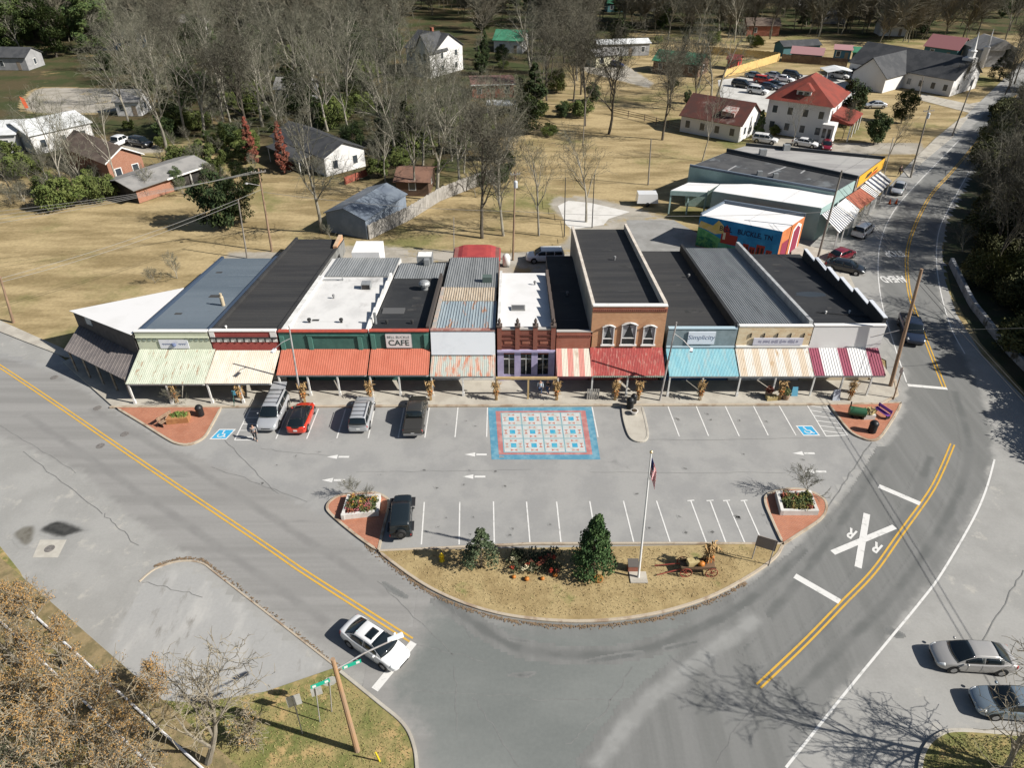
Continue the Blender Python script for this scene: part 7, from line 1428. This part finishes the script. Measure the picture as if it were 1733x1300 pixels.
def plant(proto, pos, H, h, rz=None, label=None, group=None, sq=1.):
    P_ = PROTO[proto]
    if not P_['used']: o = P_['o']; P_['used'] = True
    else: o = dup(P_['o'])
    s = h/P_['H']; o.location = pos; o.rotation_euler = (0, 0, random.uniform(0, 6.28) if rz is None else rz); o.scale = (s*sq, s*sq, s)
    if label: o['label'] = label
    if group: o['group'] = group
    elif 'group' in o: del o['group']
    return o
PROTO = {}
def proto(k, o, H): PROTO[k] = dict(o=o, H=H, used=False)
TL = 'tall bare tree'
for i in range(5): proto('b%d' % i, bare_tree(20+i, 14., .6+.06*i, 4, 10+i % 3, .21+.015*i, .26+.05*(i % 3), label=TL, nsub=(6, 4, 2)), 14.)
for i in range(2): proto('d%d' % i, bare_tree(40+i, 14., .62, 4, 11, .24, .30, (m_bark2, m_twig2), TL, nsub=(8, 6, 4)), 14.)
proto('thin', bare_tree(50, 12., .4, 3, 9, .12, .3, label=TL, nsub=(5, 3, 3)), 12.)
proto('brush', bare_tree(55, 5., .95, 3, 14, .07, .04, label='bare shrub', nsub=(6, 5, 3), name='bare_shrub'), 5.)
gl_d = M('cedar_foliage', (.030, .052, .018), (.055, .075, .022), 1.2, rnd=.4); gl_m = M('bush_foliage', (.07, .095, .022), (.11, .13, .035), .8, rnd=.5); gl_b = M('conifer_foliage', (.030, .066, .020), (.058, .10, .03), 1.5); gl_s = M('spruce_foliage', (.05, .075, .035), (.085, .105, .055), 1.5)
gl_r = M('red_foliage', (.20, .055, .035), (.13, .05, .03), 1.); gl_k = M('dark_ivy', (.06, .07, .024), (.10, .10, .036), .5, rnd=.6); gl_p = M('pine_foliage', (.045, .075, .022), (.08, .105, .03), .6, rnd=.3)
proto('cedar', leafy(1, 7., 2.6, 'round', 5200, .2, gl_d, 'evergreen'), 7.); proto('cedar2', leafy(2, 9., 2.2, 'cone', 5200, .2, gl_d, 'evergreen'), 9.)
proto('bush', leafy(3, 3.5, 2.1, 'round', 4200, .15, gl_m, 'evergreen shrub', 'evergreen_shrub'), 3.5); proto('bush2', leafy(4, 4.5, 1.9, 'round', 4200, .17, gl_m, 'evergreen shrub', 'evergreen_shrub', clump=30), 4.5)
proto('pine', leafy(5, 16., 4.6, 'round', 7000, .34, gl_p, 'pine', clump=36), 16.); proto('ivy', leafy(6, 4., 3.2, 'round', 5200, .22, gl_k, 'dark shrub', 'evergreen_shrub', clump=60), 4.); proto('ivy2', leafy(7, 9., 3.2, 'round', 5600, .26, gl_k, 'dark evergreen', clump=44), 9.)
# single trees with a place of their own
for px, top, k, w, lab in [((1030, 226), 60, 'd0', 1.0, 'dark bare tree left of centre on the lawn by the rail fence'), ((1121, 236), 74, 'd1', .85, 'dark round crowned bare tree in front of the green roofed house'), ((990, 212), 44, 'd0', .8, 'dark bare tree behind the pale slender pole on the lawn'), ((1188, 272), 150, 'thin', 1., 'slender pale bare tree beside the rusty roofed cottage'),
                           ((546, 392), 170, 'b1', .95, 'pale bare tree against the near corner of the blue metal barn'), ((816, 402), 185, 'd1', .95, 'wide bare tree at the end of the grey board fence'), ((852, 398), 235, 'b3', .9, 'bare tree just right of the grey board fence end'), ((912, 398), 240, 'b0', .85, 'bare tree left of the concrete slab'), ((992, 375), 232, 'b2', .9, 'bare tree standing on the concrete slab edge'), ((738, 338), 140, 'b4', .9, 'tall pale bare tree behind the grey board fence'), ((702, 330), 165, 'b0', .9, 'bare tree over the brown roofed shed'),
                           ((284, 268), 85, 'b2', 1., 'pale spreading bare tree behind the brick house'), ((345, 232), 75, 'b4', 1., 'pale forked bare tree at the edge of the left woods'), ((378, 205), 70, 'b1', 1., 'grey bare tree in the middle of the left woods'), ((470, 232), 100, 'b3', .9, 'bare tree beside the red cone shaped trees'), ((530, 236), 110, 'b0', .9, 'bare tree behind the white house with the dark roof'),
                           ((108, 330), 160, 'thin', 1., 'thin bare tree in front of the brick house at left'), ((205, 322), 160, 'thin', 1., 'thin bare tree against the brick gable'), ((150, 335), 175, 'b1', .7, 'thin bare tree over the green shrubs at left'), ((1340, 250), 160, 'thin', .8, 'thin bare tree before the tall red roofed house'), ((1425, 235), 180, 'd0', .7, 'small brown bare tree right of the tall red roofed house'), ((1505, 262), 200, 'b4', .8, 'small bare tree near the crossarm pole'), ((1620, 158), 100, 'd1', .9, 'bare tree in front of the white church')]:
    b = G(*px); z = atY(866, top, b.y).z; plant(k, b, 0, z, None, lab, None, w)
for px, top, k, w, lab in [((372, 385), 292, 'cedar', 1.0, 'dark juniper on the left of a pair at the edge of the dry field'), ((408, 380), 300, 'cedar', .9, 'dark juniper on the right of a pair at the edge of the dry field'), ((1436, 212), 132, 'cedar', .8, 'dark evergreen against the right wall of the tall red roofed house'), ((1478, 244), 186, 'cedar', .85, 'dark evergreen nearest the road below the church'), ((1525, 208), 148, 'cedar', .85, 'dark evergreen in front of the church gable'), ((905, 190), 105, 'cedar2', 1.2, 'dark cedar at the left end of the lawn'), ((880, 188), 130, 'cedar2', 1.2, 'smaller dark cedar at the left end of the lawn'), ((512, 192), 112, 'cedar', .9, 'green evergreen in the middle of the left woods'), ((690, 262), 170, 'cedar2', 1.2, 'dark cedar behind the grey board fence'), ((655, 245), 165, 'cedar2', 1.2, 'dark cedar left of the tall pale bare tree'),
                           ((1050, 75), 30, 'cedar', 1.2, 'broad evergreen above the long mobile home'), ((1690, 135), 82, 'cedar2', 1.6, 'dark evergreen by the road at the top right'), ((600, 262), 205, 'cedar', .9, 'evergreen behind the bright gable end'), ((1395, 232), 165, 'cedar2', .5, 'slim evergreen between the cottage and the tall red roofed house') if 0 else ((1283, 232), 185, 'cedar2', .9, 'slim evergreen between the rusty roofed cottage and the red roofed house')]:
    b = G(*px); z = atY(866, top, b.y).z; plant(k, b, 0, z, None, lab, None, w)
for px, top, lab in (((428, 276), 196, 'red cone shaped tree on the left of the pair'), ((483, 292), 204, 'red cone shaped tree on the right of the pair')):
    b = G(*px); h = atY(866, top, b.y).z; o = leafy(int(px[0]), h, h*.16, 'cone', 2800, .19, gl_r, lab, 'red_tree', clump=70); o.location = b
b = G(1003, 970); b.z = .1; o = leafy(61, 5.6, 1.6, 'cone', 6200, .11, gl_b, 'large dark green conifer on the median lawn', 'conifer_tree', clump=110); o.location = b
b = G(815, 962); b.z = .1; o = leafy(62, 3.9, 1.4, 'cone', 2500, .10, gl_s, 'smaller loose grey green conifer on the median lawn', 'conifer_tree', clump=40); o.location = b
# shrubs at the left edge of the field and elsewhere
for px, h, k, w, lab in [((95, 352), 4.2, 'bush', 1., 'bright green shrub left of the trio below the brick house'), ((135, 345), 4.6, 'bush2', 1.1, 'bright green shrub in the middle of the trio below the brick house'), ((176, 338), 4.0, 'bush', .9, 'bright green shrub right of the trio below the brick house'), ((310, 285), 4, 'bush', 1., 'green shrub left of the grey roofed carport yard'), ((375, 258), 5, 'bush2', 1., 'green shrub behind the red cone shaped trees'), ((560, 214), 5, 'bush', 1., 'green shrub in the left woods above the dark roof'), ((640, 300), 4, 'bush2', 1., 'green shrub between the barn and the brown shed'), ((700, 215), 5, 'bush', 1., 'green shrub among cedars behind the fence'), ((280, 310), 2.5, 'bush', 1., 'low green shrub beside the brick carport'), ((1310, 228), 2., 'bush', .8, 'small green shrub at the foot of the tall red roofed house'), ((1545, 170), 1.6, 'bush', 1., 'small green shrub by the church path'), ((930, 230), 2.5, 'bush', 1., 'green shrub on the shaded edge of the lawn')]:
    plant(k, G(*px), 0, h, None, lab, None, w)
for px, h, lab in [((300, 470), 3.2, 'bare thorny shrub on the field behind the wedge shaped shop'), ((262, 478), 2.4, 'low bare shrub left of the thorny shrub on the field'), ((302, 684), 2.2, 'bare shrub on the left brick island'), ((603, 838), 2.2, 'small bare shrub behind the yellow flower bed'), ((1366, 838), 3.2, 'bare multi stemmed shrub on the right hand flower bed'), ((40, 340), 3.4, 'grey brush at the left edge of the field'), ((620, 850), 1.6, 'tiny bare shrub in the yellow flower bed'), ((560, 405), 2.4, 'orange brown brush beside the barn')]:
    plant('brush', G(*px, .12 if px[1] > 600 else 0), 0, h, None, lab)
# woods: many alike, placed by rejection in world space
def inbox(px, py, bx): return any(a <= px <= c and b <= py <= d for a, b, c, d in bx)
def project(p):
    z = p.z-CH; zc = p.y*cp-z*sp; return 866.5+FPX*p.x/zc, 650+FPX*(-p.y*sp-z*cp)/zc
HB = [(0, 180, 170, 262), (165, 225, 272, 318), (430, 225, 640, 345), (535, 325, 710, 412), (672, 35, 802, 172), (660, 285, 745, 345), (790, 128, 885, 232), (820, 40, 910, 100), (1000, 52, 1112, 120), (1095, 78, 1270, 140), (1300, 68, 1480, 120), (1425, 78, 1660, 215), (1560, 70, 1640, 110), (300, 40, 335, 75), (440, 5, 475, 30), (60, 120, 235, 208), (195, 165, 235, 205)]
rw = random.Random(11); placed = []
def scatter(lab, group, box, cnt, kinds, h0, h1, mind, poly=None, hb=True, extra=None):
    tries = 0; c = 0
    while c < cnt and tries < cnt*60:
        tries += 1; px, py = rw.uniform(box[0], box[2]), rw.uniform(box[1], box[3])
        p = G(px, py)
        if rw.random() > 0.25+.75*(box[3]-py+20)/(box[3]-box[1]+20) and False: continue
        if hb and inbox(px, py, HB): continue
        if extra and not extra(px, py): continue
        if any((p-q).length < mind for q in placed): continue
        placed.append(p); plant(rw.choice(kinds), p, 0, rw.uniform(h0, h1), rw.uniform(0, 6.28), lab, group, rw.uniform(.8, 1.15)); c += 1
BT = ['b0', 'b1', 'b2', 'b3', 'b4', 'thin', 'b2', 'd0']
scatter('bare grey tree in the woods behind the left houses', 'bare trees of the left woods', (175, 95, 690, 235), 58, BT, 12, 17, 4)
scatter('bare tree in the far woods along the top of the photo', 'bare trees of the far woods', (150, 50, 900, 100), 24, BT, 12, 17, 6)
scatter('bare grey tree in the grove between the barn and the lawn', 'bare trees of the middle grove', (640, 165, 860, 330), 28, BT, 9, 14, 4)
scatter('bare tree in the evergreens at the upper left corner', 'bare trees of the upper left corner', (-40, 2, 170, 110), 7, BT, 11, 16, 8)
scatter('bare tree among the houses beyond the lawn', 'bare trees beyond the lawn', (870, 30, 1320, 190), 56, ['d0', 'd1', 'b2', 'b4'], 11, 16, 5, extra=lambda x, y: y < 72 or (x < 1000 and y < 190) or (1120 < x < 1215 and 130 < y < 200))
scatter('bare brown tree above the church and sheds', 'bare trees above the church', (1320, 2, 1760, 70), 40, ['d0', 'd1', 'b2', 'd0'], 10, 15, 7.5)
scatter('bare sapling in the brush at the left edge of the field', 'saplings at the left edge of the field', (-30, 268, 175, 345), 12, ['thin', 'b1'], 5, 9, 2.5)
for px, py, h in ((20, 92, 17), (58, 62, 18), (96, 96, 16), (135, 66, 19), (168, 88, 17), (196, 58, 16), (-18, 70, 18), (110, 40, 18), (165, 36, 18), (60, 28, 18)): placed.append(G(px, py)); plant('pine', G(px, py), 0, h, None, 'dark pine in the upper left corner', 'pines of the upper left corner', 1.1)
scatter('dark pine in the upper left corner', 'pines of the upper left corner', (-30, 12, 205, 92), 12, ['pine'], 13, 17, 8, hb=False)
scatter('evergreen tree scattered among bare woods', 'evergreens scattered in the woods', (180, 40, 900, 260), 46, ['cedar', 'cedar2', 'cedar'], 5, 9, 6)
scatter('evergreen tree in the far distance at the top of the photo', 'evergreens at the top of the photo', (850, 4, 1720, 62), 22, ['cedar', 'cedar2', 'pine'], 7, 11, 8)
scatter('undergrowth shrub below the bare woods', 'undergrowth shrubs of the left woods', (170, 80, 860, 330), 110, ['bush', 'bush2', 'cedar'], 2, 5, 3.2)
scatter('bare brown thicket under the left woods', 'thickets under the left woods', (170, 70, 880, 335), 80, ['brush'], 3, 5.5, 3)
scatter('brown thicket at the left edge above the field', 'thickets at the left edge of the field', (-30, 262, 180, 350), 22, ['brush'], 2.5, 4.5, 2)
scatter('green shrub among the thickets at the left edge of the field', 'green shrubs at the left edge of the field', (-30, 268, 180, 345), 7, ['bush', 'bush2'], 2, 4, 2.5)
scatter('green shrub along the far side of the lawn', 'green shrubs beyond the lawn', (860, 60, 1320, 200), 26, ['bush', 'cedar', 'brush'], 2, 4.5, 4, extra=lambda x, y: y < 80 or x < 1010 or (1120 < x < 1215))
# shaded bank on the right
def bankok(px, py):
    xe = 1620+(max(0, 330-py))*.42 if py < 330 else (1622 if py < 470 else 1622+(py-470)*.72)
    return px > xe+24
scatter('dark ivy covered shrub on the shaded bank right of the bend', 'shrubs on the shaded bank', (1640, 150, 1900, 800), 90, ['ivy'], 2.8, 5, 2.0, hb=False, extra=bankok)
scatter('dark evergreen tree on the shaded bank right of the bend', 'evergreens on the shaded bank', (1670, 140, 1960, 760), 20, ['ivy2'], 8, 13, 2.6, hb=False, extra=lambda x, y: bankok(x-28, y))
scatter('bare tree leaning over the shaded bank right of the bend', 'bare trees on the shaded bank', (1650, 90, 1960, 740), 26, ['d0', 'd1', 'b2', 'b0'], 11, 17, 2.4, hb=False, extra=lambda x, y: bankok(x-10, y))
scatter('bare tree leaning over the shaded bank right of the bend', 'bare trees on the shaded bank', (1650, 290, 1790, 640), 9, ['d0', 'd1'], 12, 16, 2.0, hb=False, extra=lambda x, y: bankok(x-6, y))
scatter('bare tree on the far roadside at the top right', 'bare trees on the far roadside', (1640, 60, 1760, 160), 8, ['d0', 'd1'], 8, 13, 6, hb=False, extra=lambda x, y: x > 1760-y*.2 or x > 1700)
plant('brush', G(1628, 425), 0, 4.2, None, 'orange tinged bare shrub at the upper end of the guard wall', None)
# near corners
m_or = M('orange_leaves', (.43, .25, .085), (.32, .20, .075), 1.5, c3=(.38, .15, .06), s3=2., lo3=.6, hi3=.7); m_gb = M('pale_bark', (.28, .25, .195), (.2, .175, .14), 1.5, stretch=(3, 3, .5)); m_gt = M('pale_twigs', (.27, .235, .17), (.2, .17, .12), 1.)
def near_tree(seed, px, H, label, leaves=0, vase=.7, nl=10, thick=.16, lm=None, nsub=(7, 5, 3), clear=.15):
    o = bare_tree(seed, H, vase, 4, nl, thick, clear, (m_gb, m_gt), label, nsub=nsub); o.location = G(*px, .05)
    if leaves:
        keep = o.location.copy(); o.location = (0, 0, 0)
        cr = [c for c in o.children if c.name.startswith('crown')][0]; r = random.Random(seed); lf = MB(); vs = cr.data.vertices
        for k in range(leaves):
            v = vs[r.randrange(len(vs))].co; leafball(lf, v, .16, .16, .16, 2, .048, r)
        obj('leaves', lf, lm or m_or, o); o.location = keep
    return o
near_tree(71, (352, 1292), 9.4, 'gnarled half dead bare tree beside the road signs at the lower left', 0, .6, 11, .20, nsub=(5, 4, 2), clear=.25).rotation_euler = (R(-4), R(19), 0)
near_tree(72, (150, 1262), 6.4, 'autumn tree with thin orange leaves beside the railway track', 3400, .8, 12, .12)
near_tree(73, (40, 1130), 5.6, 'autumn tree with orange brown leaves at the left edge beside the railway', 2800, .85, 12, .12)
near_tree(74, (60, 1330), 5.0, 'grey leafless thicket tree in the very lower left corner', 1200, .95, 14, .08, gl_s, nsub=(5, 4, 2), clear=.05); near_tree(75, (235, 1345), 4.6, 'pale leafless thicket at the bottom edge left of the gnarled tree', 900, .95, 14, .07, nsub=(5, 4, 2), clear=.05); near_tree(78, (20, 1230), 4.2, 'olive thicket at the left edge below the autumn trees', 2600, 1., 14, .07, M('olive_leaves2', (.16, .13, .05), (.11, .1, .045), 2.), nsub=(5, 4, 2), clear=.05)
near_tree(79, (265, 1190), 3.0, 'low brown brush between the railway and the apron', 1500, 1., 14, .05, nsub=(5, 4, 2), clear=.05); near_tree(80, (420, 1260), 2.6, 'low bare brush beneath the road signs', 200, 1.1, 14, .045, nsub=(5, 4, 2), clear=.05)
near_tree(81, (95, 1215), 5.2, 'tan leaved thicket tree between the rails and the orange brown tree', 2200, .95, 13, .09, nsub=(5, 4, 2), clear=.08); near_tree(82, (215, 1300), 4.8, 'tan leaved thicket tree at the foot of the pale thicket', 1400, .95, 13, .08, nsub=(5, 4, 2), clear=.06); near_tree(83, (130, 1330), 5.4, 'brown thicket tree at the bottom edge of the photo', 1500, .95, 13, .09, nsub=(5, 4, 2), clear=.06); near_tree(84, (30, 1030), 3.6, 'golden brush at the upper end of the rails', 1800, 1., 13, .06, nsub=(5, 4, 2), clear=.05)
near_tree(85, (112, 1135), 4.0, 'tan leaved brush along the near side of the worn apron', 1500, 1., 13, .06, nsub=(5, 4, 2), clear=.05); near_tree(86, (62, 1050), 3.4, 'golden leaved brush between the rails and the pale manhole pad', 1300, 1., 13, .06, nsub=(5, 4, 2), clear=.05); near_tree(87, (172, 1190), 3.2, 'rusty leaved brush at the corner of the worn apron', 1200, 1., 13, .06, nsub=(5, 4, 2), clear=.05)
near_tree(76, (1702, 1305), 10.5, 'bare spreading tree on the grass corner at the lower right', 0, .58, 10, .16, nsub=(6, 4, 2), clear=.05); near_tree(77, (1800, 1330), 8.5, 'large bare tree mostly outside the lower right corner', 0, .7, 11, .19, nsub=(6, 4, 3), clear=.12)
# fallen leaves and grass tufts near the camera (too many to count)
def tufts(name, poly, n, s, mat, z, seed):
    r = random.Random(seed); P = [G(*q) for q in poly]; x0, x1 = min(p.x for p in P), max(p.x for p in P); y0, y1 = min(p.y for p in P), max(p.y for p in P); mb = MB(); c = 0
    def inside(x, y):
        k = False; j = len(P)-1
        for i in range(len(P)):
            if (P[i].y > y) != (P[j].y > y) and x < (P[j].x-P[i].x)*(y-P[i].y)/(P[j].y-P[i].y)+P[i].x: k = not k
            j = i
        return k
    while c < n:
        x, y = r.uniform(x0, x1), r.uniform(y0, y1)
        if not inside(x, y): c += .02; continue
        a = r.uniform(0, 6.28); k = s*r.uniform(.5, 1.4); d = Vector((math.cos(a), math.sin(a), 0)); e = Vector((-d.y, d.x, 0))*k*.35; o = Vector((x, y, z)); tip = o+d*k*.8+Vector((0, 0, k*r.uniform(.1, 1)))
        mb.add([o-e, o+e, tip], [(0, 1, 2)]); c += 1
    o = obj(name, mb, mat); o['kind'] = 'stuff'; tag(o, {'grass_tufts': 'dry grass tufts', 'fallen_leaves': 'fallen leaves'}[name]+' lying on the '+('median lawn' if seed == 1 else 'lower left verge' if seed < 4 else 'lower right grass corner'), 'grass' if 'grass' in name else 'leaves')
tufts('grass_tufts', [(670, 945), (760, 1010), (900, 1044), (1060, 1044), (1200, 1006), (1300, 945), (1310, 928), (660, 936)], 7000, .09, M('straw_blades', (.345, .265, .135), (.27, .20, .098), 2.), .112, 1)
tufts('fallen_leaves', [(0, 940), (190, 1185), (450, 1178), (566, 1140), (690, 1250), (700, 1330), (-60, 1330)], 6000, .07, M('leaf_litter', (.34, .25, .12), (.24, .19, .08), 3.), .064, 2)
tufts('grass_tufts', [(190, 1195), (450, 1180), (566, 1140), (690, 1250), (700, 1330), (200, 1330)], 5000, .09, M('green_blades', (.17, .17, .06), (.24, .21, .08), 2.), .064, 3)
def leafstrip(pts, w, n, seed, where):
    r = random.Random(seed); c = smooth_pts([G(*q) for q in pts], 8); mb = MB()
    for k in range(n):
        i = r.randrange(len(c)-1); p = c[i].lerp(c[i+1], r.random()); d = (c[i+1]-c[i]).normalized(); p = p+Vector((-d.y, d.x, 0))*abs(r.gauss(0, w))*(1); a = r.uniform(0, 6.28); u = Vector((math.cos(a), math.sin(a), 0))*r.uniform(.04, .1); v = Vector((-u.y, u.x, 0))*.6; o_ = Vector((p.x, p.y, .025+r.random()*.03))
        mb.add([o_-u, o_-v, o_+u, o_+v], [(0, 1, 2, 3)])
    o = obj('fallen_leaves', mb, M('kerb_leaves', (.22, .15, .09), (.15, .11, .07), 3.)); o['kind'] = 'stuff'; tag(o, 'brown fallen leaves gathered in the gutter '+where, 'leaves')
leafstrip([(620, 922), (690, 976), (735, 1005), (790, 1029), (850, 1046), (915, 1056), (980, 1059), (1050, 1055), (1125, 1042), (1200, 1017), (1262, 985)][::-1], .13, 1300, 8, 'around the median')
leafstrip([(576, 1134), (480, 1057), (372, 972), (340, 950), (300, 949), (262, 961)][::-1], .11, 420, 9, 'along the apron kerb'); leafstrip([(640, 1186), (600, 1156), (572, 1130)], .4, 700, 10, 'below the stop bar')
tufts('grass_tufts', [(1562, 1310), (1572, 1268), (1625, 1245), (1733, 1252), (1800, 1330)], 3000, .1, M('green_blades', (.15, .17, .05)), .1, 5)

# the far wood along the top of the photo reads as one mass
def far_wood(n, seed):
    r = random.Random(seed); tr = MB()
    for k in range(n):
        px, py = r.uniform(-120, 1850), r.uniform(-45, 78); p = G(px, py)
        if py > 60 and 1000 < px < 1480: continue
        if (1640 < px and py > 20) or inbox(px, py, HB+[(980, 8, 1140, 30), (1330, 5, 1390, 20), (1370, 25, 1440, 50)]): continue
        H = r.uniform(12, 18)
        def gr(p, d, L, rad, lv):
            m = (5, 2, 1)[lv]
            for i in range(m):
                d = (d+Vector((r.gauss(0, .15), r.gauss(0, .15), r.gauss(.05, .1)))).normalized(); q = p+d*(L/m); r2 = rad*(1-.8*(i+1)/m)+.012
                tr.tube(p, q, rad*(1-.8*i/m)+.012, r2, 4 if lv == 0 else 3, cap=False)
                if lv < 2 and (lv or i > 0):
                    for c in range((8, 10)[lv]):
                        sd = Vector((r.gauss(0, 1), r.gauss(0, 1), r.gauss(.2, .5))).normalized(); gr(p.lerp(q, r.random()), (d*.9+sd*.8).normalized(), L*r.uniform(.4, .62), max(r2*.55, .04), lv+1)
                p = q
        gr(p, Vector((0, 0, 1)), H*.8, .16, 0)
    o = obj('far_wood', tr, M('far_twigs', (.23, .205, .155), (.15, .14, .1), .3)); o['kind'] = 'stuff'; tag(o, 'grey brown mass of bare trees along the top edge of the photo', 'wood')
far_wood(820, 31)
